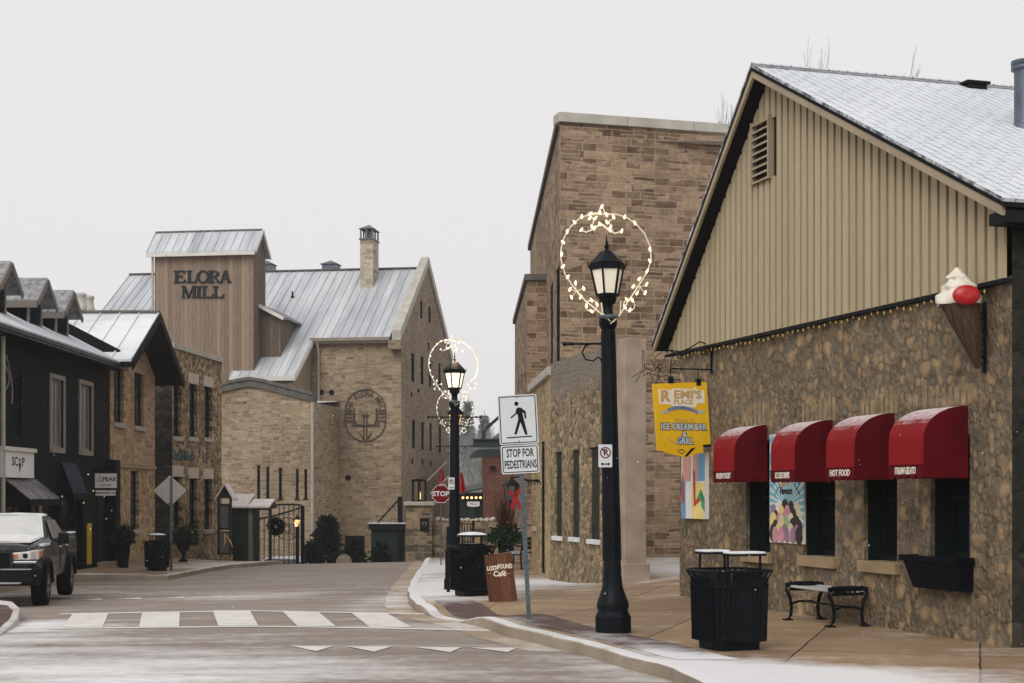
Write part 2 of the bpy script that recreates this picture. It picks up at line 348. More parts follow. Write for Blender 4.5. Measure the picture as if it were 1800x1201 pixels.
M['side_rubble'] = rubble('dark_side_stone', [(.02, .025, .022), (.05, .05, .04), (.09, .075, .055)], (.05, .045, .037), 0.2, 1.5, .06, .12, 1, .2)  # darker stones than the front wall
M['brick'] = ashlar('red_brick', (.10, .032, .02), (.2, .068, .042), (.17, .12, .1), .24, .085, .01, .2, .25, warp=.01, bumpd=.008)
M['concrete'] = paint('pier_concrete', (.34, .275, .22), .9, .22, 2.2, .2, 0, .3)
M['render'] = paint('lime_render', (.25, .205, .155), .9, .25, 3., .2, 0, .4)
M['plaster_band'] = paint('grey_plaster_band', (.19, .16, .13), .95, .3, 1.6, .2, 0, .4)
M['coping'] = paint('coping_stone', (.42, .4, .35), .85, .18, 2., .2, 0, .2)
M['coping_dark'] = paint('dark_coping', (.12, .115, .105), .85, .3, 3., .2, 0, .2)
M['sill'] = paint('stone_sill', (.4, .35, .3), .85, .15, 4., .2)
M['tan_sill'] = paint('sandstone_sill', (.3, .22, .13), .85, .2, 4., .2, 0, .2)
M['arch_stone'] = paint('rough_arch_stone', (.24, .175, .105), .9, .42, 6., .1, 0, .8)
M['lintel'] = paint('stone_lintel', (.5, .42, .34), .85, .12, 3., .2)
M['siding'] = boards('cream_siding', (0.354, 0.286, 0.182), (0.458, 0.380, 0.250), .3, .7, gap=.0)
M['groove'] = paint('dark_brown_groove', (0.035, 0.028, 0.018), .9, .3, 3., .1)  # dark brown sheet behind the boards, seen in the gaps
M['fascia'] = paint('cream_fascia', (.33, .265, .175), .7, .15, 2.)
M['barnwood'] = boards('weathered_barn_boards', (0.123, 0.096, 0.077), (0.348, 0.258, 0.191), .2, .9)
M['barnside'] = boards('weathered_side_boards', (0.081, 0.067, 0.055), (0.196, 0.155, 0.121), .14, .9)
M['wing_wood'] = boards('tan_wing_boards', (.2, .155, .1), (.3, .23, .155), .14, .9)
M['black_siding'] = boards('black_green_siding', (0.002, 0.004, 0.005), (0.006, 0.011, 0.013), .2, .75, spec=.06)
M['sign_wood'] = boards('stained_sign_wood', (.022, .009, .005), (.2, .085, .042), .16, .6, gap=.015, spec=.1, gs=3.)
M['metal_roof'] = snowy('standing_seam_roof', (.29, .305, .33), (.62, .64, .67), .5, .55, (2.6, .3, .3), .45, .2, 0)
M['metal_roof_near'] = snowy('snowy_seam_roof', (.4, .42, .45), (.72, .74, .77), .62, .5, (1, .4, .4), .45, .14, 0)
def shingle():
    t = NT('snowy_shingles'); v = t.coord(); b = t.n('TexBrick'); b.offset = .5
    t.l(t.warp(v, 3, .02), b.inputs['Vector']); b.inputs['Scale'].default_value = 1; b.inputs['Brick Width'].default_value = .33; b.inputs['Row Height'].default_value = .145
    b.inputs['Mortar Size'].default_value = .011; b.inputs['Mortar Smooth'].default_value = .6
    b.inputs['Color1'].default_value = (0, 0, 0, 1); b.inputs['Color2'].default_value = (1, 1, 1, 1)
    n = t.noise(t.scale(v, (1, 2.5, 1)), 5, 4, .7).outputs['Fac']
    bare = t.math('MULTIPLY', b.outputs['Fac'], t.ramp(n, [(.36, .0), (.58, .95)]), True)
    big = t.noise(v, .6, 4).outputs['Fac']
    snow = t.ramp(big, [(.3, (.55, .58, .62)), (.7, (.68, .71, .75))])
    snow = t.mix(1, snow, t.ramp(t.noise(v, 30, 3).outputs['Fac'], [(.3, .86), (.7, 1.08)]), 'MULTIPLY')
    t.out(t.mix(bare, snow, (.06, .065, .075)), .9, 0, .2); return t.m
M['shingle'] = shingle()
M['dark_shingle'] = snowy('frosted_shingles', (.10, .10, .10), (.4, .41, .43), .5, 6, (1, 1, 1), .9, .2)
M['trim_grey'] = paint('weathered_trim', (.24, .205, .17), .7, .15, 4)
M['trim_brown'] = paint('brown_trim', (.16, .135, .115), .7, .15, 4)
M['white_trim'] = paint('white_trim', (.62, .6, .55), .6, .1, 3)
M['black_metal'] = paint('black_cast_iron', (.006, .008, .011), .38, .2, 8, .1)
M['black_wood'] = paint('black_painted_wood', (.008, .011, .013), .6, .25, 3, .1)
M['charcoal'] = paint('charcoal_soffit', (.008, .009, .011), .8, .2, 3, .1)
M['dark_green'] = paint('dark_green_paint', (0.005, 0.011, 0.011), .6, .2, 4, .1)
M['steel_green'] = paint('green_steel_beam', (.012, .028, .028), .5, .2, 3)
M['win_dark'] = paint('dark_window_frame', (.012, .022, .026), .8, .2, 5, 0.)
M['navy_box'] = paint('navy_planter_paint', (.004, .005, .009), .6, .2, 5, .05)
M['sign_back'] = paint('pale_sign_back', (.4, .36, .34), .6, .08, 3)
M['blind'] = paint('dark_blind_infill', (.035, .033, .027), .9, .5, 7, .1, 0, .5)
M['galv'] = paint('galvanised_post', (.09, .12, .14), .55, .25, 9, .3, .2)
M['flue'] = paint('weathered_steel_flue', (.10, .12, .15), .45, .25, 4, .5, .4)
M['pipe'] = paint('pale_downpipe', (.4, .37, .32), .6, .1, 3)
def glass(name, c, rough=.12, spec=.35):
    t = NT(name); v = t.coord(); n = t.noise(v, 1.2, 3).outputs['Fac']
    t.out(t.mix(1, c, t.ramp(n, [(.3, .5), (.7, 1.6)]), 'MULTIPLY'), rough, 0, spec); return t.m
M['glass'] = glass('dark_window_glass', (.005, .008, .010), .15, .18)
M['glass_blue'] = glass('mill_window_glass', (.012, .022, .027), .25, .25)
M['glass_matte'] = glass('matte_dark_glass', (.016, .024, .027), .9, 0.)
M['glass_curtain'] = glass('curtained_glass', (.10, .10, .09), .3, .4)
M['awning_red'] = paint('red_awning_canvas', (.085, .003, .006), .7, .3, 2.5, .08, 0, .25)  # darker than the canopy: end panels carry their shade in the colour
def awning_top():
    t = NT('snow_dusted_red_canvas'); v = t.coord(); nz = t.noise(v, 14, 4, .7).outputs['Fac']; n2 = t.noise(v, 2.5, 3).outputs['Fac']
    g = t.n('NewGeometry'); sp = t.n('SeparateXYZ'); t.l(g.outputs['Normal'], sp.inputs[0])
    k = t.ramp(t.math('ADD', sp.outputs[2], t.math('MULTIPLY', t.math('SUBTRACT', nz, .5), .5)), [(.62, 0.), (1.0, .85)])
    c = t.mix(1, (.215, .003, .006), t.ramp(n2, [(.3, .8), (.7, 1.2)]), 'MULTIPLY')
    t.out(t.mix(k, c, (.75, .7, .72)), t.mix(k, (.55,) * 3, (.9,) * 3), 0, .12); t.bump(t.noise(t.scale(v, (1, 1, .5)), 4, 3).outputs['Fac'], .5, .03); return t.m
M['awning_top'] = awning_top()
M['canopy_frost'] = snowy('frosted_black_canopy', (.012, .013, .015), (.34, .33, .33), .55, 2.2, (1, .5, 1), .7, .2)
M['navy_canvas'] = paint('navy_canvas', (.006, .014, .03), .7, .3, 3, .2)
M['snow'] = snowy('snow_cap', (.6, .61, .62), (.76, .77, .79), .5, 5)
M['white_sign'] = paint('white_sign_face', (.74, .73, .71), .45, .06, 2)
M['sign_white'] = paint('reflective_sign_white', (.62, .66, .68), .4, .05, 2)
M['sign_black'] = paint('sign_black', (.01, .011, .013), .5, .1, 3, .1)
M['sign_red'] = paint('stop_sign_red', (.15, .006, .009), .6, .12, 3, .05)
M['red_flag'] = paint('red_flag_cloth', (.4, .025, .03), .8, .2, 2, .1)
M['red_bow'] = paint('red_ribbon', (.35, .015, .02), .7, .2, 4, .2)
M['yellow'] = paint('yellow_sign_board', (.8, .47, .008), .45, .08, 2)
M['gold_text'] = paint('gold_lettering', (.5, .33, .12), .5, .1, 4)
M['cream_text'] = paint('cream_lettering', (.8, .74, .62), .5, .1, 4)
M['blue_text'] = paint('pale_blue_lettering', (.5, .6, .68), .5, .1, 4)
M['ribbon_blue'] = paint('steel_blue_ribbon', (.14, .2, .32), .5, .3, 9)
M['ribbon_pale'] = paint('pale_ribbon_ends', (.42, .45, .42), .5, .2, 9)
M['orange'] = paint('orange_print', (.65, .28, .04), .5, .1, 4)
M['teal_text'] = paint('teal_letters', (.012, .05, .055), .5, .1, 4)
M['mill_letter'] = paint('dark_iron_letters', (.022, .028, .03), .6, .2, 6, .1)
M['ring_iron'] = paint('thin_iron_emblem', (.085, .075, .06), .7, .2, 6, .2)
M['yellow_paint'] = paint('yellow_strip', (.55, .36, .02), .5, .15, 5)
M['millstone'] = paint('millstone', (.28, .23, .19), .9, .2, 8, .2, 0, .3)
M['boulder'] = rubble('pale_boulders', [(.3, .26, .2), (.45, .4, .33), (.55, .5, .42)], (.2, .17, .13), .6, 1.3, .01, .2, 1, .3)
M['lamp_glass'] = emit('frosted_lamp_glass', (1, .9, .78), .14)
M['lamp_warm'] = emit('warm_lamp_glass', (1, .62, .2), .75)
M['lamp_bright'] = emit('lit_lamp_glass', (1, .8, .54), 1.35)
M['bulb_warm'] = emit('warm_bulbs', (1, .78, .42), 1.35)
M['bulb_white'] = emit('white_bulbs', (1, .92, .86), 1.3)
M['bulb_glow'] = emit('small_yellow_bulbs', (1, .7, .2), .9)
M['bulb_dim'] = paint('unlit_yellow_bulbs', (.55, .42, .12), .4, .2, 8)
M['flame'] = emit('lantern_flame', (1, .55, .18), 2.2)
M['rope'] = emit('warm_rope_light', (1, .82, .55), .16)
M['rope_dim'] = emit('pale_rope_light', (1, .9, .82), .1)
M['rope_lit'] = emit('lit_rope_light', (1, .88, .76), .95)
M['evergreen'] = paint('evergreen_needles', (.012, .034, .020), .8, .5, 5, .2)
M['evergreen_bright'] = paint('fresh_evergreen', (.03, .075, .022), .8, .5, 5, .2)
M['dark_leaf'] = paint('dark_spruce', (.008, .018, .015), .85, .5, 4, .2)
M['dry_grass'] = paint('dry_reddish_stems', (.06, .028, .02), .9, .4, 6, .1)
M['bark'] = paint('grey_bark', (.09, .075, .065), .9, .3, 5, .1)
M['twig'] = paint('dark_twigs', (.03, .026, .024), .9, .3, 5, .1)
M['far_wood'] = paint('haze_pale_bark', (.25, .25, .245), .95, .3, .3, .1)  # paled so the colour itself carries the distance haze
M['far_pine'] = paint('haze_pale_conifer', (.17, .185, .18), .95, .3, .3, .1)  # needles lightened too, haze put into the colour
M['cone'] = paint('waffle_cone', (.065, .034, .018), .6, .2, 6)
M['cream'] = paint('soft_ice', (.75, .7, .6), .4, .05, 3)
M['cone_red'] = paint('red_cone_badge', (.42, .008, .01), .35, .1, 3)
M['tyre'] = paint('tyre_rubber', (.008, .008, .009), .8, .2, 10, .1)
M['car_paint'] = paint('grey_green_car_paint', (.012, .015, .016), .22, .2, 2, .5, .15)
M['car_black'] = paint('black_plastic', (.007, .008, .009), .5, .2, 5, .1)
M['car_snow'] = snowy('snow_on_bodywork', (.25, .25, .255), (.7, .7, .7), .68, 3, (1, 1, 1), .8, .16)
M['frosted_glass'] = snowy('frosted_windscreen', (.4, .41, .4), (.56, .56, .54), .62, 4, (1, 1, 1), .5, .2)
M['headlight'] = paint('headlight_lens', (.55, .52, .48), .15, .25, 9, .6)
M['amber'] = paint('amber_lens', (.5, .14, .06), .25, .2, 9, .6)
M['chrome'] = paint('dull_chrome', (.45, .46, .47), .3, .1, 5, .5, .8)
M['rim'] = paint('alloy_rim', (.22, .23, .24), .35, .1, 5, .5, .7)
M['white_car'] = paint('white_car_paint', (.7, .72, .75), .3, .06, 2)
M['bench_slat'] = snowy('frosted_bench_slats', (.2, .2, .2), (.42, .42, .41), .6, 6, (1, 1, 1), .7, .2)
M['pot'] = paint('chimney_pot', (.45, .43, .38), .8, .15, 4)
M['cable'] = paint('grey_cable', (.2, .2, .2), .6, .1, 4)
M['board_panel'] = paint('notice_panel', (.09, .09, .083), .5, .2, 3, .4)
M['hut_wood'] = paint('mossy_hut_wood', (.02, .032, .03), .8, .3, 3, .2)
M['pink_shingle'] = snowy('snowy_cedar_shingles', (.42, .34, .32), (.74, .66, .65), .62, 3, (1, 1, 1), .9, .2)
# ---------------------------------------------------------------- the setting: ground, road, kerbs, pavements, hill
RAMP[0] = tuple(gp(803, 1088, G)[:2])
_P0 = P
def P(x, y):
    z = _P0(x, y)
    if x > 1: z += sstep(1, 3, x) * -G(1, y) * (1 - sstep(46, 52, y))
    if x < -9.5: z += sstep(9.5, 12, -x) * .1
    return z
def gpp(px, py): return gp(px, py, P)
def interp(pts):
    pts = sorted((p.y, p.x) for p in pts)
    def f(y):
        if y <= pts[0][0]: return pts[0][1]
        for (a, xa), (b, xb) in zip(pts, pts[1:]):
            if a <= y <= b:
                t = (y - a) / (b - a); return xa + (xb - xa) * (t * .6 + .4 * t * t * (3 - 2 * t))
        return pts[-1][1]
    return f
kr = [gpp(*p) for p in ((1180, 1172), (1090, 1150), (1033, 1133), (960, 1116), (880, 1097), (750, 1074), (729, 1060), (719, 1047), (717, 1033), (724, 1017), (735, 1001))]
kr += [Vector((1.7, 11.4, 0)), Vector((1.62, 12.8, 0)), Vector((1.9, 9, 0)), Vector((2.4, 5, 0)), Vector((-3.0, 54, 0)), Vector((-2.2, 57, 0)), Vector((0.5, 62, 0))]
KR = interp(kr)
kl = [gpp(*p) for p in ((293, 1012), (373, 997), (408, 992))]
kl += [Vector((-11.4, 39.5, 0)), Vector((-10.6, 40.8, 0)), Vector((-11.5, 37, 0)), Vector((-11.5, 25, 0)), Vector((-11.5, 5, 0)), Vector((-8.4, 52.5, 0)), Vector((-8.1, 54.5, 0)), Vector((-9, 57, 0)), Vector((-12, 60, 0))]
KL = interp(kl)
def sheet(name, xs_of, ys, zf, m, snowf=None):
    """a sheet over rows of points, with a lying-snow amount per vertex"""
    mb = MB(); rows = [xs_of(y) for y in ys]; n = len(rows[0])
    for y, xs in zip(ys, rows): mb.v += [(x, y, zf(x, y)) for x in xs]
    mb.f = [(j * n + i, j * n + i + 1, (j + 1) * n + i + 1, (j + 1) * n + i) for j in range(len(ys) - 1) for i in range(n - 1)]; mb.sm = [True] * len(mb.f)
    o = tag(mb.build(name, m), kind='structure')
    a = o.data.attributes.new('snow', 'FLOAT', 'POINT')
    if snowf: a.data.foreach_set('value', [snowf(v[0], v[1]) for v in mb.v])
    return o
def lin_range(a, b, st): n = max(1, round((b - a) / st)); return [a + (b - a) * i / n for i in range(n + 1)]
def blob(px, py, rx, ry, k, fn=None):
    c = (fn or gpp)(px, py); return (c.x, c.y, rx, ry, k)
def field(base, blobs):
    def f(x, y):
        s = base
        for bx, by, rx, ry, k in blobs: s += k * math.exp(-((x - bx) / rx) ** 2 - ((y - by) / ry) ** 2)
        return s
    return f
road_snow = field(.0, [blob(60, 1190, 2.4, 3.2, .66, gp), blob(330, 1180, 1.8, 1.9, .3, gp), blob(520, 1195, 1.4, 1.1, .08, gp), blob(0, 1120, 1.3, 2.2, .6, gp), blob(70, 1096, 1.2, 1.3, .6, gp), blob(60, 1098, .5, 1.3, .5, gp), blob(640, 1170, 1.6, 1.2, .06, gp), blob(820, 1195, 1.8, .8, .1, gp),
                       blob(380, 1050, 1.5, 2.2, .42, gp), blob(680, 1055, .7, 4.5, .5, gp), blob(790, 1100, 1.1, .8, .4, gp), blob(150, 1040, 2, 2.5, .25, gp), blob(560, 1040, 2, 3, .12, gp), blob(980, 1148, .5, 1.2, .3, gp), blob(1110, 1180, .5, 1.0, .4, gp)])
pave_snow = field(.02, [blob(790, 1035, 1.25, 5., 1.5), blob(750, 1000, 1.3, 7, 1.2), blob(960, 1022, 2., 2.2, .7), blob(1120, 1005, 2.2, 3, .6), blob(1160, 985, 1.5, 6, .5),
                        blob(1290, 1185, 1.0, 1.3, 1.4), blob(1450, 1190, 1.6, .7, .8), blob(1660, 1110, .5, .7, .25), blob(1700, 1150, .8, .5, .22), blob(1420, 1085, .5, .4, .2), blob(1060, 1120, .35, .9, .45), blob(1150, 1150, .35, 1, .6), blob(900, 1092, .3, 1, .5), blob(1240, 1200, 1.2, .8, .6), blob(860, 1078, .5, .8, -.6), blob(1010, 1075, 1, 1.5, -.25), blob(1480, 1140, 1.2, .9, -.2)])
left_snow = field(.1, [blob(230, 1015, 1.6, 1.2, 1.2), blob(390, 994, 1.5, 4, .55), (-7, 22, 1.2, 1.5, .9)])
def ground_mat(name, c1, c2, wet, fine=60, streak=(.35, 1.3, 1), joints=None, rough=.8):
    t = NT(name); v = t.coord(); at = t.n('Attribute'); at.attribute_name = 'snow'
    a = t.noise(t.scale(v, streak), 1.3, 5, .6).outputs['Fac']; b = t.noise(v, fine, 3, .7).outputs['Fac']; md = t.noise(v, 5, 4, .6).outputs['Fac']
    c = t.ramp(a, [(.3, c1), (.7, c2)])
    c = t.mix(1, c, t.ramp(b, [(.25, .72), (.75, 1.28)]), 'MULTIPLY'); c = t.mix(1, c, t.ramp(md, [(.3, .88), (.7, 1.1)]), 'MULTIPLY')
    big = t.noise(v, .5, 3).outputs['Fac']; c = t.mix(t.ramp(big, [(.45, 0.), (.7, .6)]), c, wet)
    if joints:
        br = t.n('TexBrick'); br.offset = joints[3]; t.l(t.warp(t.rot(v, joints[2]), 2, .03), br.inputs['Vector']); br.inputs['Scale'].default_value = 1; br.inputs['Brick Width'].default_value = joints[0]; br.inputs['Row Height'].default_value = joints[1]
        br.inputs['Mortar Size'].default_value = joints[4]; br.inputs['Mortar Smooth'].default_value = .3; br.inputs['Color1'].default_value = (.82, .82, .82, 1); br.inputs['Color2'].default_value = (1.12, 1.12, 1.12, 1)
        c = t.mix(1, c, br.outputs['Color'], 'MULTIPLY'); c = t.mix(t.math('MULTIPLY', br.outputs['Fac'], .55), c, tuple(x * .3 for x in c1))
    s = t.math('ADD', at.outputs['Fac'], t.math('MULTIPLY', t.math('SUBTRACT', a, .5), 1.5)); s = t.math('ADD', s, t.math('MULTIPLY', t.math('SUBTRACT', md, .5), .7)); s = t.math('ADD', s, t.math('MULTIPLY', t.math('SUBTRACT', b, .5), .35))
    k = t.ramp(s, [(.12, 0.), (1.15, .9)])
    c = t.mix(k, c, (.73, .73, .745))
    t.out(c, t.mix(k, (rough,) * 3, (.95,) * 3), 0, .25); t.bump(t.math('ADD', b, t.math('MULTIPLY', k, .6)), .25, .012); return t.m
def _rot(s, v, a):
    mp = s.n('Mapping'); mp.inputs['Rotation'].default_value = (0, 0, a); s.l(v, mp.inputs[0]); return mp.outputs[0]
NT.rot = _rot
WALLDIR = math.atan2(.2914, .9566)
M['asphalt'] = ground_mat('frosted_asphalt', (.218, .178, .15), (.305, .26, .225), (.245, .196, .16), 55, (.3, 1.1, 1), None, .75)
M['pavement'] = ground_mat('tan_concrete_pavement', (.225, .15, .09), (.34, .24, .15), (.24, .152, .085), 70, (.5, .9, 1), (2.6, 1.75, WALLDIR + math.pi / 2, 0, .012), .7)
M['kerb'] = ground_mat('concrete_kerb', (.25, .2, .15), (.38, .32, .25), (.3, .24, .18), 60, (.8, .8, 1), None, .8)
M['paver'] = ground_mat('brown_brick_pavers', (.085, .05, .045), (.14, .09, .078), (.09, .055, .048), 60, (.6, .9, 1), (.22, .11, WALLDIR, .5, .006), .75)
M['gutter'] = ground_mat('concrete_gutter', (.3, .23, .16), (.42, .34, .25), (.34, .26, .18), 60, (.8, .8, 1), None, .8)
M['earth'] = ground_mat('frosty_ground', (.18, .16, .14), (.3, .28, .26), (.2, .18, .16), 8, (.2, .3, 1), None, .9)
ys_far = [-60, -20, 0, 10, 20, 26, 32, 40, 45, 50, 53.5, 57, 61, 66, 72, 78, 100, 150, 220, 400, 700]
sheet('ground', lambda y: [-500, -200, -80, -40, -20, -9, 0, 10, 20, 40, 80, 200, 500], ys_far, lambda x, y: G(x, y) - .08, M['earth'], lambda x, y: .35)
ys = sorted(set(lin_range(-2, 62, .4) + [20, 26, 32, 45, 53.5, 57]))
sheet('road', lambda y: lin_range(-14, 4, .4), ys, G, M['asphalt'], road_snow)
yr = sorted(set(lin_range(5, 62, .3) + [20, 26, 32, 45, 53.5, 57]))
def right_xs(y): k = KR(y) + .16; return [k + (3 - k) * i / 22 if k < 3 else k for i in range(23)] + [max(k + .01, 3) + .01 + (18 - 3) * (i / 12) ** 1.3 for i in range(1, 13)]
sheet('pavement', right_xs, yr, P, M['pavement'], pave_snow)
yl = sorted(set(lin_range(5, 60, .3) + [20, 26, 32, 45, 53.5, 57]))
sheet('pavement_left', lambda y: [-20 + (KL(y) - .16 + 20) * i / 26 for i in range(27)], yl, P, M['pavement'], left_snow)
def kerb(name, K, sgn, ys_, zf, snow):
    mb = MB(); sn = []
    prof = lambda y: [(K(y), G(K(y), y) - .06), (K(y), zf(K(y), y) - .015), (K(y) + sgn * .02, zf(K(y), y) + .004), (K(y) + sgn * .17, zf(K(y) + sgn * .17, y) + .004)]
    for y in ys_:
        for i, (x, z) in enumerate(prof(y)): mb.v.append((x, y, z)); sn.append(snow(x, y) if i > 1 else -.1)
    mb.f = [(j * 4 + i, j * 4 + i + 1, j * 4 + 5 + i, j * 4 + 4 + i) for j in range(len(ys_) - 1) for i in range(3)]; mb.sm = [False] * len(mb.f)
    o = tag(mb.build(name, M['kerb']), kind='structure'); o.data.attributes.new('snow', 'FLOAT', 'POINT').data.foreach_set('value', sn)
kerb('kerb', KR, 1, yr, P, lambda x, y: pave_snow(x, y) + .75)
kerb('kerb_left', KL, -1, yl, P, lambda x, y: left_snow(x, y) + .3)
yg = [y for y in yr if 16.4 < y < 60]
sheet('gutter', lambda y: [KR(y) - .42, KR(y) - .2, KR(y) - .012], yg, lambda x, y: G(x, y) + .004, M['gutter'], lambda x, y: road_snow(x, y) + .12)
yb = [y for y in yr if 14.4 < y < 24.6]
sheet('paver_band', lambda y: [KR(y) + .32 + .62 * i / 4 for i in range(5)], yb, lambda x, y: P(x, y) + .004, M['paver'], lambda x, y: pave_snow(x, y) - .02 + .9 * (1 - sstep(14.4, 16, y)))
# the bump-out in the near left corner
nb = [gpp(*p) for p in ((-60, 1066), (-10, 1066), (22, 1067), (36, 1074), (30, 1084), (5, 1098), (-40, 1116), (-90, 1125))]
mb = MB(); mb.prism([(p.x, p.y) for p in nb], -.45, -.045, 'z')
ob = tag(mb.build('kerb_bumpout', M['kerb'], bevel=.02), kind='structure'); ob.data.attributes.new('snow', 'FLOAT', 'POINT').data.foreach_set('value', [.6] * len(ob.data.vertices))
mb = MB(); cxn = sum(p.x for p in nb) / 8; cyn = sum(p.y for p in nb) / 8
mb.add([(cxn + (p.x - cxn) * .7, cyn + (p.y - cyn) * .7, -.041) for p in nb], [tuple(range(8))])
tag(mb.build('paver_bed', M['paver']), kind='structure')
# painted markings
def paint_mat():
    t = NT('worn_road_paint'); v = t.coord(); a = t.noise(t.scale(v, (1, 1, 1)), 3, 5, .65).outputs['Fac']; b = t.noise(v, 50, 3, .7).outputs['Fac']
    f = t.math('ADD', t.math('MULTIPLY', a, .7), t.math('MULTIPLY', b, .3))
    t.out(t.ramp(f, [(.3, (.3, .27, .24)), (.42, (.6, .57, .53)), (.6, (.7, .68, .65))]), .85, 0, .2); return t.m
M['road_paint'] = paint_mat()
def decal(name, polys, lift=.008, m=None):
    mb = MB()
    for poly in polys:
        q = [gp(*p) for p in poly]; n = 4
        if len(q) == 4:                 # subdivide so the paint follows the road
            for i in range(n):
                for j in range(n):
                    c = [(i / n, j / n), ((i + 1) / n, j / n), ((i + 1) / n, (j + 1) / n), (i / n, (j + 1) / n)]
                    pts = [(q[0] * (1 - u) + q[1] * u) * (1 - v) + (q[3] * (1 - u) + q[2] * u) * v for u, v in c]
                    mb.quad(*[(p.x, p.y, G(p.x, p.y) + lift) for p in pts])
        else: mb.quad(*[(p.x, p.y, G(p.x, p.y) + lift) for p in q])
    return tag(mb.build(name, m or M['road_paint']), kind='structure')
decal('crosswalk_markings', [((128, 1080), (191, 1079), (180, 1104), (107, 1105)), ((250, 1077), (316, 1076), (315, 1103), (244, 1104)), ((374, 1074), (439, 1074), (454, 1101), (384, 1102)),
                 ((497, 1076), (560, 1077), (590, 1102), (523, 1102)), ((617, 1078), (680, 1079), (723, 1104), (650, 1104))], .009)
decal('crosswalk_lines', [((105, 1079.2), (440, 1073.6), (440, 1075.2), (105, 1081)), ((440, 1073.6), (845, 1081), (848, 1083), (440, 1075.2)), ((88, 1104.5), (450, 1101), (450, 1103), (86, 1107)), ((450, 1101), (860, 1108), (862, 1110.5), (450, 1103))], .006)
decal('yield_markings', [((510, 1136.5), (588, 1137), (556, 1146)), ((608, 1137.5), (690, 1138), (658, 1147)), ((729, 1139), (811, 1139.5), (792, 1148)), ((827, 1140), (909, 1140.5), (893, 1148)),
                  ((200, 1054), (250, 1054), (246, 1051)), ((275, 1053), (325, 1052.5), (322, 1050)), ((347, 1052), (391, 1051), (390, 1048.5)), ((138, 1056), (180, 1055), (178, 1052.5))])
# far hillside
def hill_h(x, y): return -2.7 + 12.5 * sstep(110, 330, y) * (1 - .25 * math.sin(x * .03 + 1)) + .8 * math.sin(x * .11 + y * .05)
sheet('hill', lambda y: [-160 + 16 * i for i in range(21)], [108, 130, 160, 190, 230, 270, 310, 360, 420], hill_h, M['earth'], lambda x, y: .2)
# ---------------------------------------------------------------- left-hand shops
LF = Frame(-12, 36.5, 0, 1); EA = 5.75
dark = thing('dark_wooden_shop', 'black green board shop with three dormers in its snowy roof and pale framed upstairs windows', 'shop', LF.o, LF.rz)
u1 = LF.hit(193, 800)[0]; u0 = -4.5
wA = [LF.rect(89, 667, 110.7, 787), LF.rect(140, 677, 160, 792), LF.rect(25, 658, 38, 772)]
sA = [LF.rect(8, 886, 56, 985), (3.3, 4.3, -.3, 1.75), LF.rect(108, 872, 146, 992)]
mb = wall(MB(), u0, u1, -1.2, EA, wA + sA, 0, .3); mb.quad((u1, 0, -1.2), (u1, 8, -1.2), (u1, 8, EA + 1.2), (u1, 0, EA)).build('wall', M['black_siding'], dark)
for k, o in enumerate(wA):
    w_ = window(dark, o, M['trim_grey'] if k < 2 else M['black_wood'], M['glass_curtain'] if k < 2 else M['glass'], 0, .05, .07, 1, 1)
    a, b, c, d = o
    if k < 2: mb = MB(); mb.box(a - .12, a, -.04, .01, c - .14, d + .12).box(b, b + .12, -.04, .01, c - .14, d + .12).box(a, b, -.042, .01, d, d + .12).box(a, b, -.06, .01, c - .14, c).build('casing', M['trim_grey'], w_)
window(dark, sA[0], M['black_wood'], M['glass'], 0, .12, .08, 3, 0, name='shop_window'); window(dark, sA[1], M['black_wood'], M['glass'], 0, .2, .1, 0, 1, name='door'); window(dark, sA[2], M['black_wood'], M['glass'], 0, .2, .08, 2, 1, name='shop_window')
mb = MB(); a = LF.hit(56, 890)[0]; mb.box(a - .02, a + .14, -.03, .02, -.4, 1.55).box(a + .5, a + .75, -.03, .02, -.4, 1.55).build('post_trim', M['trim_brown'], dark)
pt = .52
rf = lambda v: EA + .05 + pt * v
mb = MB(); mb.slab((u0, -.45, rf(-.45)), (u1 + .1, -.45, rf(-.45)), (u1 + .1, 4.2, rf(4.2)), (u0, 4.2, rf(4.2)), (0, 0, .06)).build('roof', M['dark_shingle_snow'] if 'dark_shingle_snow' in M else M['shingle'], dark)
mb = MB(); mb.box(u0, u1 + .12, -.54, -.452, rf(-.45) - .1, rf(-.45) - .01).box(u0, u1 + .1, -.5, .0, EA - .34, EA - .26).build('gutter', M['black_metal'], dark)
mb = MB(); mb.slab((u1 - .02, -.3, rf(-.3) + .04), (u1 + .14, -.3, rf(-.3) + .04), (u1 + .14, 3, rf(3) + .04), (u1 - .02, 3, rf(3) + .04), (0, 0, .34)).build('party_flashing', M['charcoal'], dark)
mb = MB(); x = LF.hit(5, 800, -.1)[0]; mb.tube([(x, -.1, EA - .3), (x, -.1, -.5)], .06, 6).build('downpipe', M['pipe'], dark)
mb = MB(); c = LF.hit(8, 650, -.12); mb.tube([(c[0] + .45 * math.sin(t * .5) + .05, -.14, c[1] + .35 - t * .28) for t in range(5)], .02, 5); mb.tube([(c[0] + .3 * math.sin(t * .6), -.13, c[1] - .5 + .12 * t) for t in range(6)], .02, 5).build('meter_cable', M['cable'], dark)
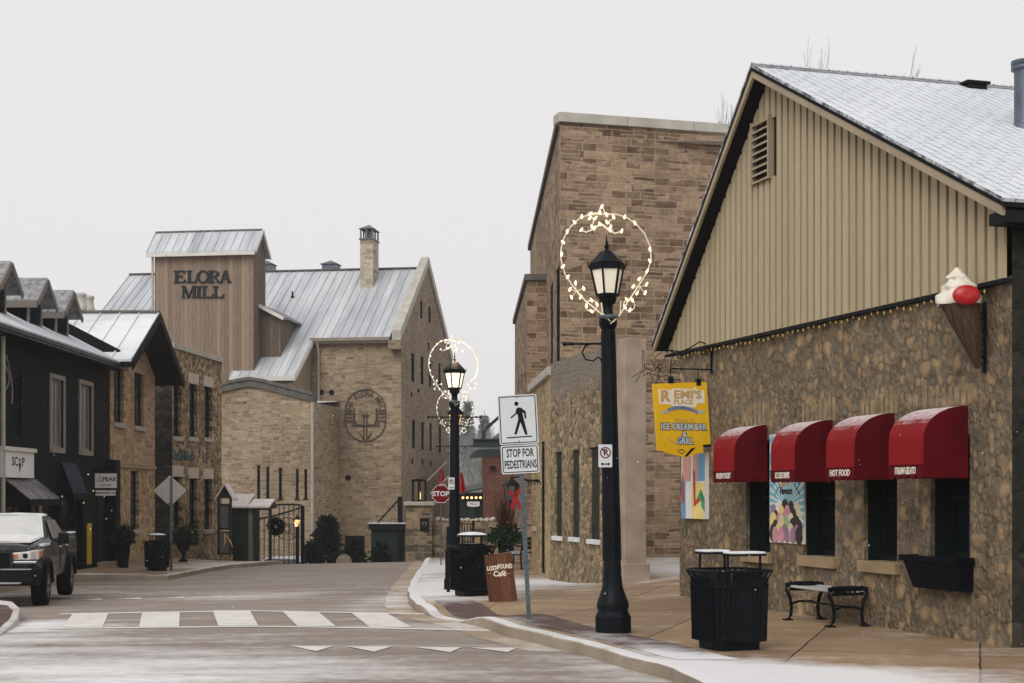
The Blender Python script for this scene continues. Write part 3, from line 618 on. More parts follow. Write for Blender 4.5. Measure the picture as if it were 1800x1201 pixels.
for cy in (38.0, 40.95, 43.4):
    u = cy - 36.5; v = .75; hw = .62; zb, ze, za = rf(v) - .1, 6.93, 7.42
    dm = MB(); dm.add([(u - hw, v, zb), (u + hw, v, zb), (u + hw, v, ze), (u, v, za - .08), (u - hw, v, ze)], [(0, 1, 2, 3, 4)])
    dm.quad((u - hw, 3.2, zb), (u - hw, v, zb), (u - hw, v, ze), (u - hw, 3.2, ze)).quad((u + hw, v, zb), (u + hw, 3.2, zb), (u + hw, 3.2, ze), (u + hw, v, ze))
    d_ = dm.build('dormer', M['black_siding'], dark)
    MB().box(u - hw + .12, u + hw - .12, v - .03, v + .02, zb + .25, ze - .08).build('pane', M['glass_matte'], d_)
    mb = MB(); x0, x1, z0, z1 = u - hw + .02, u + hw - .02, zb + .12, ze
    mb.box(x0, x0 + .1, v - .05, v - .001, z0, z1).box(x1 - .1, x1, v - .05, v - .001, z0, z1).box(x0 + .1, x1 - .1, v - .048, v - .001, z1 - .1, z1).box(x0 - .05, x1 + .05, v - .1, v - .001, z0 - .12, z0).build('frame', M['trim_grey'], d_)
    oh = .24; vs = v - .36; s_ = (za - ze) / hw
    mb = MB()
    for sg in (-1, 1): mb.slab((u + sg * (hw + oh), vs, ze - s_ * oh), (u, vs, za), (u, 3.4, za), (u + sg * (hw + oh), 3.4, ze - s_ * oh), (0, 0, .07))
    mb.build('dormer_roof', M['dark_shingle'], d_)
    mb = MB()
    for sg in (-1, 1): mb.bar((u + sg * (hw + oh), vs - .02, ze - s_ * oh - .03), (u, vs - .02, za - .03), .04, .15)
    mb.box(u - hw - oh - .02, u - hw - oh + .03, vs, 3.2, ze - s_ * oh - .15, ze - s_ * oh + .03).build('rake_board', M['trim_brown'], d_)
# black door surround at the end of the shop
mb = MB(); mb.box(u1 - .5, u1 + .02, -.32, -.01, -.8, LF.hit(199, 808, -.3)[1]).build('door_surround', M['charcoal'], dark, .02)
a, b, c, d = LF.rect(154, 920, 160, 992, -.04); MB().box(a, b, -.06, -.01, c, d).build('yellow_strip', M['yellow_paint'], dark)
MB().box(u1 - 1.5, u1 - .6, -.36, -.02, -.8, -.25).build('door_step', M['concrete'], dark, .02)
MB().box(u1 - 1.4, u1 - .62, -.03, -.01, -.25, 1.75).build('door', M['dark_green'], dark)

# buff stone shop with its gable to the street
BF = Frame(-12, 45.85, 0, 1); bw = 51.62 - 45.85
buff = thing('gabled_stone_shop', 'buff stone shop with seam metal roof, black gable eaves and two upstairs windows', 'shop', BF.o, BF.rz)
oB = [BF.rect(200.5, 643, 217.5, 744), BF.rect(236.5, 649, 252.5, 750), BF.rect(229.5, 828, 244, 932)]
ap = BF.hit(247, 538, -.75); za = ap[1]; ua = bw * .52; zl = BF.hit(203, 612, -.7)[1]; zr = BF.hit(293, 660, -.75)[1]
zs_ = 2.6
mb = wall(MB(), 0, bw, zs_, 5.6, oB[:2], 0, .2); mb.add([(0, 0, 5.6), (bw, 0, 5.6), (bw, 0, 5.65), (ua, 0, za - .3), (0, 0, 5.65)], [(0, 1, 2, 3, 4)]).build('wall', M['buff_ashlar'], buff)
mb = wall(MB(), 0, bw, -1.2, zs_, oB[2:], .0, .2); mb.quad((0, 8, -1), (0, 0, -1), (0, 0, 5.6), (0, 8, 5.6)).build('lower_wall', M['buff_rubble'], buff)
MB().box(-.01, bw + .01, -.05, .02, zs_ - .06, zs_ + .06).build('string_course', M['tan_sill'], buff)
for k, o in enumerate(oB): window(buff, o, M['win_dark'], M['glass'], 0, .1, .06, 0 if k == 2 else 1, 1, M['sill'], .14, .07, .1)
E0 = (-.55, zl - .25); E1 = (bw + .75, zr); A0 = (ua, za)
def gable_roof(parent, E0, A0, E1, v0, v1, m, step, soffit):
    for k, (p, q) in enumerate(((E0, A0), (A0, E1))):
        mb = MB(); mb.slab((p[0], v0, p[1]), (q[0], v0, q[1]), (q[0], v1, q[1]), (p[0], v1, p[1]), (0, 0, .07))
        n = round((v1 - v0) / step)
        for i in range(n + 1): v = v0 + (v1 - v0) * i / n; mb.bar((p[0], v, p[1] + .09), (q[0], v, q[1] + .09), .035, .05)
        mb.build('roof', m, parent)
        MB().slab((p[0], v0 + .01, p[1] - .004), (q[0], v0 + .01, q[1] - .004), (q[0], v1, q[1] - .004), (p[0], v1, p[1] - .004), (0, 0, -.16)).build('soffit', soffit, parent)
        MB().slab((p[0], v0 - .06, p[1] + .06), (q[0], v0 - .06, q[1] + .06), (q[0], v0, q[1] + .06), (p[0], v0, p[1] + .06), (0, 0, -.3)).build('rake_board', soffit, parent)
gable_roof(buff, E0, A0, E1, -.78, 9, M['metal_roof_near'], .62, M['charcoal'])
mb = MB(); mb.box(ua - .1, ua + .1, -.8, 9, za + .06, za + .14).build('ridge_cap', M['coping_dark'], buff)
for px_, py_ in ((143, 515), (157, 520)):
    u, z = BF.hit(px_, py_, 5.2); mb = MB(); mb.lathe([(.2, -.7), (.24, -.5), (.2, -.48), (.17, -.15), (.21, -.12), (.21, -.04), (.16, 0)], 12, (u, 5.2, z)).build('chimney_pot', M['pot'], buff)

# flat topped fieldstone shop
SFc = Frame(-11.75, 53.1, -11.17 + 11.75, 59.1 - 53.1); sc_l = math.hypot(.58, 6); 
flat = thing('flat_roofed_stone_shop', 'brown fieldstone shop with stone capped parapet and six tall narrow windows', 'shop', SFc.o, SFc.rz)
oC = [SFc.rect(*g) for g in ((305, 668, 318.5, 768), (333, 675, 346.5, 769), (359.5, 680, 372.5, 770), (305, 838, 319, 930), (333, 841, 346.5, 931), (359.5, 842, 372.5, 931))]
zC = 1.7 + 258 / 2700 * 53.1
mb = wall(MB(), 0, sc_l, -1.4, zC, oC, 0, .22).build('wall', M['dark_rubble'], flat)
for k, o in enumerate(oC): window(flat, o, M['win_dark'], M['glass'], 0, .12, .06, 0, 1, M['sill'], .15, .05, .1, M['lintel'], .38)
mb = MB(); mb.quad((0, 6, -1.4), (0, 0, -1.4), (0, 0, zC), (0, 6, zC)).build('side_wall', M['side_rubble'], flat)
mb = MB(); mb.quad((sc_l, 0, -1.4), (sc_l, 6, -1.4), (sc_l, 6, zC), (sc_l, 0, zC)).build('far_wall', M['dark_rubble'], flat)
MB().box(-.05, sc_l + .06, -.08, .35, zC + .001, zC + .17).build('coping', M['coping'], flat, .01)
MB().quad((0, .3, zC - .2), (sc_l, .3, zC - .2), (sc_l, 6, zC - .2), (0, 6, zC - .2)).build('roof', M['snow'], flat)
u, z = SFc.hit(322, 801, -.03); text(flat, "Cook's Nook", .46, M['teal_text'], (u, -.03, z), name='lettering', bold=.014, depth=.04)
u, z = SFc.hit(383, 790, -.05)
# ---------------------------------------------------------------- the mill
MF = Frame(-5.34, 74, .989, -.148); MG = Frame(-5.34, 74, .148, .989); mg_rel = rel(MG, MF)
mill = thing('stone_mill', 'tall limestone mill with snowy standing seam roof, wooden hoist tower and coped gable end', 'mill', MF.o, MF.rz)
VW = -4.6; UW = -4.3; EZ = 9.43; RZ = 13.45; GD = 12.3; sl = (RZ - EZ) / (GD / 2)
U0 = MF.hit(228, 484, GD / 2)[0]
mb = MB(); wall(mb, U0 + .4, 0, -3, EZ, [], 0, 0); mb.build('front_wall', M['mill_stone'], mill)
# gable end
gw = [(723, 621, 728, 671), (739.4, 627, 744, 675.6), (754.2, 633, 757.8, 680), (770.8, 639, 774.2, 685), (724.4, 738, 729, 788), (740.6, 742, 744.6, 791), (755.2, 744, 758.6, 793), (771.4, 748, 775, 796)]
gr_ = [MG.rect(*g) for g in gw]
low = [r for r in gr_ if r[3] < EZ - .05]; high = [r for r in gr_ if r[3] >= EZ - .05]
mb = wall(MB(), 0, GD, -3, EZ, low, 0, .25)
mb.add([(0, 0, EZ), (GD, 0, EZ), (GD / 2, 0, RZ + .25)], [(0, 1, 2)])
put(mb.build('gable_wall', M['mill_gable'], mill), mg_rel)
for r in low + high: put(window(mill, r, M['win_dark'], M['glass_matte'], -.06 if r in high else 0, .03 if r in high else -.005, .07, 0, 3, M['win_dark'] if False else None), mg_rel)
for g in ((738.8, 529, 741.6, 560), (753.3, 540, 756.2, 567), (751.8, 602, 754, 614), (723.4, 806, 725.8, 816), (741.4, 808, 743.6, 817), (756, 810, 758, 818), (722, 690, 724, 698), (734, 684, 737, 690)):
    a, b, c, d = MG.rect(*g); mb = MB(); mb.box(a, b, -.02, .1, c, d); put(mb.build('slit', M['win_dark'], mill), mg_rel)
# coping of the gable, with kneeler
mb = MB()
for sgn in (0, 1):
    f = (lambda v: v) if not sgn else (lambda v: GD - v)
    p = [(f(-.55), EZ - .35), (f(-.55), EZ + .15), (f(GD / 2), RZ + .66), (f(GD / 2), RZ + .2)]
    mb.prism(p if not sgn else p[::-1], .32 if not sgn else .12, -.1)
put(mb.build('gable_coping', M['coping'], mill), mg_rel)
mb = MB(); mb.box(-.62, -.02, -.1, .5, EZ - .75, EZ - .33); put(mb.build('kneeler', M['mill_stone'], mill), mg_rel)
# main roof with standing seams; the slope runs on down as a catslide at the left of the front wall
def seam_roof(name, u0, u1, v0, v1, zf, m, parent, step=.42, rev=False, hgt=.05):
    mb = MB(); mb.slab((u0, v0, zf(v0)), (u1, v0, zf(v0)), (u1, v1, zf(v1)), (u0, v1, zf(v1)), (0, 0, -.12))
    n = max(1, round((u1 - u0) / step))
    for k in range(n + 1):
        u = u0 + (u1 - u0) * k / n; mb.bar((u, v0, zf(v0) + hgt * .4), (u, v1, zf(v1) + hgt * .4), .035, hgt)
    return mb.build(name, m, parent)
front = lambda v: EZ + sl * v + .05
seam_roof('roof', UW + .02, -.5, -.4, GD / 2, front, M['metal_roof'], mill)
ul = MF.hit(404, 668, -3.43)[0]
seam_roof('catslide_roof', ul, UW, -3.43, GD / 2, front, M['metal_roof'], mill)
seam_roof('left_roof', U0, ul - .02, -2.2, GD / 2, front, M['metal_roof'], mill)
mb = MB(); mb.slab((U0, GD + .3, front(-.3)), (-.5, GD + .3, front(-.3)), (-.5, GD / 2, front(GD / 2)), (U0, GD / 2, front(GD / 2)), (0, 0, -.12)).build('back_roof', M['metal_roof'], mill)
mb = MB(); mb.box(U0, -.5, GD / 2 - .12, GD / 2 + .12, RZ + .06, RZ + .13).build('ridge_flashing', M['coping_dark'], mill)
mb = MB(); mb.box(UW - .1, -.5, -.52, -.38, EZ - .32, EZ - .16).box(UW - .1, -.5, -.4, -.02, EZ - .42, EZ - .3).build('gutter', M['trim_grey'], mill)
# side wall below the catslide edge, tan boards
mb = MB(); mb.add([(UW - .12, -3.3, 3), (UW - .12, 0.1, 3), (UW - .12, .1, EZ - .1), (UW - .12, -3.3, front(-3.3) - .14)], [(0, 1, 2, 3)])
mb.add([(UW - .12, -3.3, 3), (UW - .12, -3.3, front(-3.3) - .14), (ul + .15, -3.3, front(-3.3) - .14), (ul + .15, -3.3, 3)], [(0, 1, 2, 3)]).build('wing_side', M['wing_wood'], mill)
mb = MB(); mb.bar((UW + .03, -3.45, front(-3.45) - .16), (UW + .03, -.4, front(-.4) - .16), .06, .2); mb.box(ul, UW + .05, -3.52, -3.44, front(-3.43) - .24, front(-3.43) - .04).build('catslide_trim', M['white_trim'], mill)
# hoist tower
VT, VB = -3.0, -1.2
t0, t1 = MF.hit(272, 500, VT)[0], MF.hit(446, 500, VT)[0]; tz = MF.hit(360, 435, VT)[1]; rz_ = MF.hit(360, 409, (VT + VB) / 2)[1]; ti = lambda u: tz
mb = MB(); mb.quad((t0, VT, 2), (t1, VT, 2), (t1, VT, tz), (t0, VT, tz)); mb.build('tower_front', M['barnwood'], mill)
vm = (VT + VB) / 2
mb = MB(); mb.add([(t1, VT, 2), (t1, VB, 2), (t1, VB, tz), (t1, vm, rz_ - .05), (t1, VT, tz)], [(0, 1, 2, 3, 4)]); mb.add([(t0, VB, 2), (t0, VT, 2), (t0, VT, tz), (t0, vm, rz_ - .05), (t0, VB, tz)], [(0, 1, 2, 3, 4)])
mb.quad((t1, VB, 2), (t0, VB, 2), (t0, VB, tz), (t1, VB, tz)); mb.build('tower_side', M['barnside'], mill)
ta, tb = t0 - .3, t1 + .15; oh = .28; g = (rz_ - tz) / (vm - VT)
tf = lambda v: rz_ + .06 - g * abs(v - vm)
seam_roof('tower_roof', ta, tb, VT - oh, vm, tf, M['metal_roof'], mill, .4); mb = MB(); mb.slab((ta, VB + oh, tf(VB + oh)), (tb, VB + oh, tf(VB + oh)), (tb, vm, tf(vm)), (ta, vm, tf(vm)), (0, 0, -.1)).build('tower_roof_back', M['metal_roof'], mill)
mb = MB(); mb.box(ta, tb, VT - oh - .09, VT - oh, tf(VT - oh) - .24, tf(VT - oh) - .1).bar((tb + .03, VT - oh, tf(VT - oh) - .1), (tb + .03, vm, tf(vm) - .06), .05, .16).bar((tb + .03, VB + oh, tf(VB + oh) - .1), (tb + .03, vm, tf(vm) - .06), .05, .16).build('tower_trim', M['white_trim'], mill)
mb = MB(); mb.box(ta + .02, tb - .02, vm - .08, vm + .08, rz_ + .03, rz_ + .1).build('tower_ridge', M['coping_dark'], mill)
mb = MB(); x = MF.hit(268, 500, VT - .1)[0]; mb.tube([(x, VT - .08, tz - .15), (x, VT - .08, 7)], .06, 6).build('downpipe', M['pipe'], mill)
# serif letters, each a small solid
def serif(ch, x, z, w, h, t, s, y0, y1, mb):
    """stem t thick, serif height s"""
    def st(a, b=None): mb.box(a, a + t, y1, y0, z, z + h)
    def sf(a, b, zz): mb.box(a, b, y1 + .004, y0 - .004, zz, zz + s)
    def dg(xa, za, xb, zb, tt): mb.prism([(xa - tt / 2, za), (xa + tt / 2, za), (xb + tt / 2, zb), (xb - tt / 2, zb)], y1 - .003, y0 + .003)
    if ch == 'E':
        st(x + w * .12); sf(x, x + w * .95, z); sf(x, x + w * .92, z + h - s); sf(x + w * .12, x + w * .7, z + h * .5); mb.box(x + w * .85, x + w * .97, y1, y0, z + s, z + h * .27); mb.box(x + w * .82, x + w * .93, y1, y0, z + h * .74, z + h - s); mb.box(x + w * .62, x + w * .7, y1, y0, z + h * .4, z + h * .64)
    if ch == 'L': st(x + w * .15); sf(x, x + w * .95, z); sf(x, x + w * .5, z + h - s); mb.box(x + w * .84, x + w * .96, y1, y0, z + s, z + h * .3)
    if ch == 'I': st(x + w / 2 - t / 2); sf(x + w / 2 - t * 1.1, x + w / 2 + t * 1.1, z); sf(x + w / 2 - t * 1.1, x + w / 2 + t * 1.1, z + h - s)
    if ch == 'O':
        n = 28
        for k in range(n):
            q = []
            for kk in (k, k + 1):
                a = 2 * math.pi * kk / n; q.append(((x + w / 2 + w * .5 * math.cos(a), z + h / 2 + h * .52 * math.sin(a)), (x + w / 2 + (w * .5 - t) * math.cos(a), z + h / 2 + (h * .52 - s * .9) * math.sin(a))))
            mb.prism([q[0][0], q[1][0], q[1][1], q[0][1]], y1, y0)
    if ch == 'R':
        st(x + w * .12); sf(x, x + w * .45, z); sf(x, x + w * .5, z + h - s); dg(x + w * .86, z, x + w * .48, z + h * .48, t * .95); sf(x + w * .7, x + w * 1.0, z)
        n = 12
        for k in range(n):
            q = []
            for kk in (k, k + 1):
                a = -math.pi / 2 + math.pi * kk / n; q.append(((x + w * .45 + w * .4 * math.cos(a), z + h * .74 + h * .26 * math.sin(a)), (x + w * .45 + (w * .4 - t) * math.cos(a), z + h * .74 + (h * .26 - s) * math.sin(a))))
            mb.prism([q[0][0], q[1][0], q[1][1], q[0][1]], y1, y0)
    if ch == 'A': dg(x + w * .14, z, x + w * .48, z + h, t * .5); dg(x + w * .84, z, x + w * .5, z + h, t * 1.05); mb.box(x + w * .27, x + w * .72, y1 + .002, y0 - .002, z + h * .3, z + h * .3 + s); sf(x - w * .02, x + w * .3, z); sf(x + w * .66, x + w * 1.02, z)
    if ch == 'M': dg(x + w * .1, z, x + w * .14, z + h, t * .6); dg(x + w * .5, z, x + w * .18, z + h, t * 1.05); dg(x + w * .5, z + h * .02, x + w * .86, z + h, t * .5); st(x + w * .82); sf(x - w * .03, x + w * .24, z); sf(x + w * .74, x + w * 1.05, z); sf(x - w * .01, x + w * .2, z + h - s); sf(x + w * .8, x + w * 1.05, z + h - s)
for word, boxes, (yt, yb) in (('ELORA', [(306, 327), (328, 347), (346, 369), (367, 389), (386, 407)], (476, 497.5)), ('MILL', [(320, 344), (344, 356), (354, 376), (374, 395)], (503, 524))):
    for ch, (xa, xb) in zip(word, boxes):
        a, b, c, d = MF.rect(xa, yt, xb, yb, VT); mb = MB(); serif(ch, a, c, b - a, d - c, (.13 if ch != 'M' else .12), .055, VT + .02, VT - .08, mb); mb.build('letter', M['mill_letter'], mill)
# chimney with its metal cap, roof vents
nF = (0, -sl, 1)
q = MF.hitp(643, 506, (0, 0, EZ + .05), nF); a = MF.hit(633, 450, q.y)[0]; b = MF.hit(655.5, 450, q.y)[0]; zt = MF.hit(644, 421, q.y)[1]; dp = 1.25
ch = MB().box(a, b, q.y, q.y + dp, q.z - 1.2, zt).build('chimney', M['chimney_stone'], mill)
zc = MF.hit(644, 402, q.y)[1]; mb = MB()
for x in (a + .03, (a + b) / 2, b - .03):
    for y in (q.y + .03, q.y + dp / 2, q.y + dp - .03): mb.box(x - .035, x + .035, y - .035, y + .035, zt + .06, zc)
mb.box(a - .06, b + .06, q.y - .06, q.y + dp + .06, zt + .001, zt + .06).box(a + .2, b - .2, q.y + .2, q.y + dp - .2, zt + .06, zc - .1)
mb.add([(a - .08, q.y - .08, zc), (b + .08, q.y - .08, zc), (b + .08, q.y + dp + .08, zc), (a - .08, q.y + dp + .08, zc), ((a + b) / 2, q.y + dp / 2, zc + .3)], [(3, 2, 1, 0), (0, 1, 4), (1, 2, 4), (2, 3, 4), (3, 0, 4)]).build('chimney_cap', M['flue'], ch)
for px_, w_ in ((582, 1.0), (470, .9)):
    u = MF.hit(px_, 465, GD / 2 + 1.2)[0]; z = MF.hit(px_, 466, GD / 2 + 1.2)[1]; y = GD / 2 + 1.2
    mb = MB(); mb.box(u - w_ * .4, u + w_ * .4, y - .4, y + .4, z - 1.2, z + .02).add([(u - w_ / 2, y - .5, z), (u + w_ / 2, y - .5, z), (u + w_ / 2, y + .5, z), (u - w_ / 2, y + .5, z), (u, y, z + .25)], [(3, 2, 1, 0), (0, 1, 4), (1, 2, 4), (2, 3, 4), (3, 0, 4)]).build('roof_vent', M['flue'], mill)
q = MF.hitp(514, 523, (0, 0, EZ + .05), nF); mb = MB(); mb.lathe([(.1, -.1), (.1, .04), (.05, .06), (.05, .3)], 8, q).build('vent_pipe', M['black_metal'], mill)
# little shed roof against the tower
q0 = MF.hit(461, 536, -1.6); q1 = MF.hit(505, 559, -1.6)
mb = MB(); mb.slab((q0[0], -2.2, q0[1]), (q1[0], -2.2, q1[1]), (q1[0], 1.5, q1[1]), (q0[0], 1.5, q0[1]), (0, 0, -.08)).build('shed_roof', M['dark_shingle'], mill)
mb = MB(); mb.add([(q0[0], -1.9, 6), (q1[0] - .25, -1.9, 6), (q1[0] - .25, -1.9, q1[1] - .06), (q0[0], -1.9, q0[1] - .08)], [(0, 1, 2, 3)]).quad((q1[0] - .25, -1.9, 6), (q1[0] - .25, 1, 6), (q1[0] - .25, 1, q1[1] - .06), (q1[0] - .25, -1.9, q1[1] - .06)).build('shed_wall', M['barnside'], mill)
mb = MB(); mb.bar((q0[0], -2.24, q0[1] - .1), (q1[0], -2.24, q1[1] - .1), .06, .16).build('shed_trim', M['white_trim'], mill)
# iron emblem on the front wall
ex0, ex1, ez0, ez1 = MF.rect(607, 685, 678, 776)
cxm, czm = (ex0 + ex1) / 2, (ez0 + ez1) / 2; rx = (ex1 - ex0) / 2; hs_ = (ez1 - ez0) / 2 - rx
mb = MB()
def stad(r, y=-.05, n=16):
    return [(cxm + r * math.cos(math.pi * k / n), y, czm + hs_ + r * math.sin(math.pi * k / n)) for k in range(n + 1)] + [(cxm + r * math.cos(math.pi + math.pi * k / n), y, czm - hs_ + r * math.sin(math.pi + math.pi * k / n)) for k in range(n + 1)]
mb.tube(stad(rx), .026, 5, True); mb.tube(stad(rx)[::-1], .026, 5, True)
xi = rx * .56; zb = czm - hs_ - rx * .22; zt2 = czm + hs_ * 1.4
mb.tube([(cxm - xi, -.05, zt2), (cxm - xi, -.05, zb + .15), (cxm - xi + .15, -.05, zb), (cxm + xi - .15, -.05, zb), (cxm + xi, -.05, zb + .15), (cxm + xi, -.05, zt2)], .045, 5)
for s in (-1, 1): mb.tube([(cxm + s * .075, -.07, ez0 + .02), (cxm + s * .075, -.07, czm + .12)], .028, 5); mb.box(cxm + s * xi - .11, cxm + s * xi + .11, -.08, -.03, zb - .02, zb + .2); mb.tube([(cxm + s * .1, -.05, ez0 + .12), (cxm + s * .3, -.05, ez0 + .42)], .03, 4)
mb.box(cxm - .2, cxm + .2, -.075, -.035, czm - .02, czm + .03)
for s in (-1, 1):
    for k in range(4): zz = czm - hs_ + 2 * hs_ * k / 3; mb.box(cxm + s * rx * .8 - rx * .16, cxm + s * rx * .8 + rx * .16, -.07, -.04, zz - .02, zz + .02)
emb = mb.build('emblem', M['ring_iron'], mill)
for k, c_ in enumerate('THE ELORA MILL'):
    if c_ == ' ': continue
    a = math.pi * (1.02 - 1.04 * k / 13); r = rx * .8
    text(emb, c_, .34, M['ring_iron'], (cxm + r * math.cos(a), -.06, czm + hs_ + r * math.sin(a)), tilt=a - math.pi / 2, name='letter', bold=.006)
for px_, py_ in ((565, 690), (583, 690), (584, 814), (588, 913), (612, 840)):
    u, z = MF.hit(px_, py_); mb = MB(); n = 12; mb.prism([(u + .13 * math.cos(2 * math.pi * k / n), z + .13 * math.sin(2 * math.pi * k / n)) for k in range(n)], -.05, .01).build('anchor_plate', M['black_metal'], mill)
a, b, c, d = MF.rect(607, 942, 641, 1000); mb = MB(); mb.box(a, b, -.03, .1, c - .6, d).build('cellar_door', M['dark_green'], mill)
mb = MB(); u = MF.hit(560, 650, -.12)[0]; uw = MF.hit(549, 800, VW - .1)[0]; mb.tube([(u, -.45, EZ - .3), (u, -.14, EZ - .7), (u, -.14, 6.2)], .07, 6).tube([(uw, VW - .1, 5.9), (uw, VW - .1, -3)], .07, 6).build('downpipe', M['pipe'], mill)
# low front wing with curved coping
wing = thing('mill_wing', 'low limestone wing with dark curved coping and five slit windows in front of the mill', 'building', MF.o, MF.rz)
wu1 = MF.hit(551, 800, VW)[0]; wu0 = wu1 - 8; swz = [MF.rect(*g, VW) for g in ((451.8, 818, 457.4, 876), (468, 820, 473.4, 876), (490, 822, 495.6, 877), (520, 825, 525, 877), (535, 825, 540, 876), (384, 823, 389, 853))]
zw = 5.2
mb = wall(MB(), wu0, wu1, -3, zw, swz, VW, .2)
pts = [MF.hit(x, y, VW) for x, y in ((381, 692), (398, 688), (420, 683), (440, 680), (460, 683), (490, 691), (520, 699), (551, 707))]
mb.add([(wu0, VW, zw), (wu1, VW, zw)] + [(p[0], VW, p[1]) for p in reversed(pts)] + [(wu0, VW, pts[0][1] - .4)], [tuple(range(len(pts) + 3))])
mb.quad((wu1, VW, -3), (wu1, 0, -3), (wu1, 0, pts[-1][1]), (wu1, VW, pts[-1][1])).build('wall', M['mill_stone'], wing)
for o in swz: window(wing, o, M['win_dark'], M['glass_blue'], VW, .1, .04, 0, 1, M['win_dark'], .06, .04, .05)
mb = MB(); cp = [(wu0, pts[0][1] - .4)] + pts
for p, q in zip(cp, cp[1:]): mb.slab((p[0], VW - .12, p[1]), (q[0], VW - .12, q[1]), (q[0], VW + .6, q[1]), (p[0], VW + .6, p[1]), (0, 0, .3)); mb.slab((p[0], VW - .2, p[1] + .302), (q[0], VW - .2, q[1] + .302), (q[0], VW + .6, q[1] + .302), (p[0], VW + .6, p[1] + .302), (0, 0, .15))
mb.build('coping', M['coping_dark'], wing)
mb = MB(); mb.quad((wu0, VW + .5, pts[0][1]), (wu1, VW + .5, pts[-1][1]), (wu1, 0, pts[-1][1] + .3), (wu0, 0, pts[0][1] + .3)).build('roof', M['snow'], wing)
# ---------------------------------------------------------------- right-hand buildings
RF = Frame(2.62, 24, 2.51, -8.24); RW = math.hypot(2.51, 8.24); ZG = 3.95
shop = thing('ice_cream_shop', 'fieldstone shop with cream boarded gable, red awnings over its windows and snowy shingle roof', 'shop', RF.o, RF.rz)
wins = [RF.rect(1312, 775, 1354, 972), RF.rect(1412, 775, 1468, 979), RF.rect(1519, 770, 1577, 988), RF.rect(1636, 765, 1705, 985)]
mb = wall(MB(), 0, RW, -.3, ZG, wins, 0, .34)
mb.build('wall', M['remi_stone'], shop)
mb = MB(); mb.quad((0, 14, -.3), (0, 0, -.3), (0, 0, ZG + .3), (0, 14, ZG + .3)).build('alley_wall', M['render'], shop)
mb = MB(); mb.quad((RW, 0, -.3), (RW, 14, -.3), (RW, 14, 4.8), (RW, 0, 4.8)); mb.build('corner_wall', M['dark_quoin'], shop)
for i, o in enumerate(wins):
    w_ = window(shop, o, M['black_wood'], M['glass'], 0, .24, .07, 1, 1, M['tan_sill'] if i < 3 else None, .135, .07, .06)
    # dark strips lining both sides of the reveal
    mb = MB(); a, b, c, d = o; mb.box(a + .002, a + .03, .05, .24, c + .006, d - .004).box(b - .03, b - .002, .05, .24, c + .006, d - .004).build('lining', M['dark_green'], w_)
# stones set on edge over each opening
for (x0, x1, y) in ((1302, 1362, 728), (1408, 1470, 718), (1512, 1580, 706), (1620, 1712, 690)):
    a, b, c, d = RF.rect(x0, y - 18, x1, y + 26); n = 8; mb = MB()
    for k in range(n):
        u = a + (b - a) * (k + .5) / n; wd = (b - a) / n * random.uniform(.55, .88); h0 = random.uniform(-.07, .06)
        mb.box(u - wd / 2, u + wd / 2, -random.uniform(.004, .014), .05, c, d + h0)
    mb.build('arch_stones', M['arch_stone'], shop, .02)
VO = -.36
A_ = RF.hit(1320, 118, VO); L_ = RF.hit(1147, 601, VO); R_ = RF.hit(1757, 351, VO)
A_, L_, R_ = Vector(A_), Vector(L_), Vector(R_)
def roofz(u): return A_.y + (u - A_.x) * ((L_.y - A_.y) / (L_.x - A_.x) if u < A_.x else (R_.y - A_.y) / (R_.x - A_.x))
uL = RF.hit(1168, 617, -.1)[0]; uR = RW + .02
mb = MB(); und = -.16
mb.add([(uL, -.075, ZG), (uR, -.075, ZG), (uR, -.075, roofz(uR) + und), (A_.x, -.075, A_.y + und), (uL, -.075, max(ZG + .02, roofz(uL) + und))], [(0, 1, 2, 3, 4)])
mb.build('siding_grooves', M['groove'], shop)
mb = MB(); sp = .178; u = uL
vent = RF.rect(1325, 216, 1357, 318, -.11)
while u < uR - .05:
    a, b = u, min(u + .124, uR); segs = [(ZG - .03, None)]
    if a < vent[1] and b > vent[0]: segs = [(ZG - .03, vent[2]), (vent[3], None)]
    for z0, z1 in segs:
        ta, tb = (z1, z1) if z1 else (roofz(a) + und, roofz(b) + und)
        if a < A_.x < b and not z1: mb.prism([(a, z0), (b, z0), (b, tb), (A_.x, A_.y + und), (a, ta)], -.075, -.11)
        elif max(ta, tb) > z0 + .02: mb.prism([(a, z0), (b, z0), (b, max(tb, z0 + .01)), (a, max(ta, z0 + .01))], -.075, -.11)
    u += sp
mb.build('siding', M['siding'], shop)
a, b, c, d = vent; mb = MB()
for k in range(9): z = c + (d - c) * k / 8; mb.slab((a + .03, -.16, z - .015), (b - .03, -.16, z - .015), (b - .03, -.09, z + .03), (a + .03, -.09, z + .03), (0, 0, .022))
mb.box(a, a + .03, -.17, -.08, c - .02, d + .05).box(b - .03, b, -.17, -.08, c - .02, d + .05).build('gable_vent', M['fascia'], shop)
mb = MB(); mb.box(uL, uR, -.10, .0, ZG - .07, ZG - .034).build('drip_board', M['black_wood'], shop)
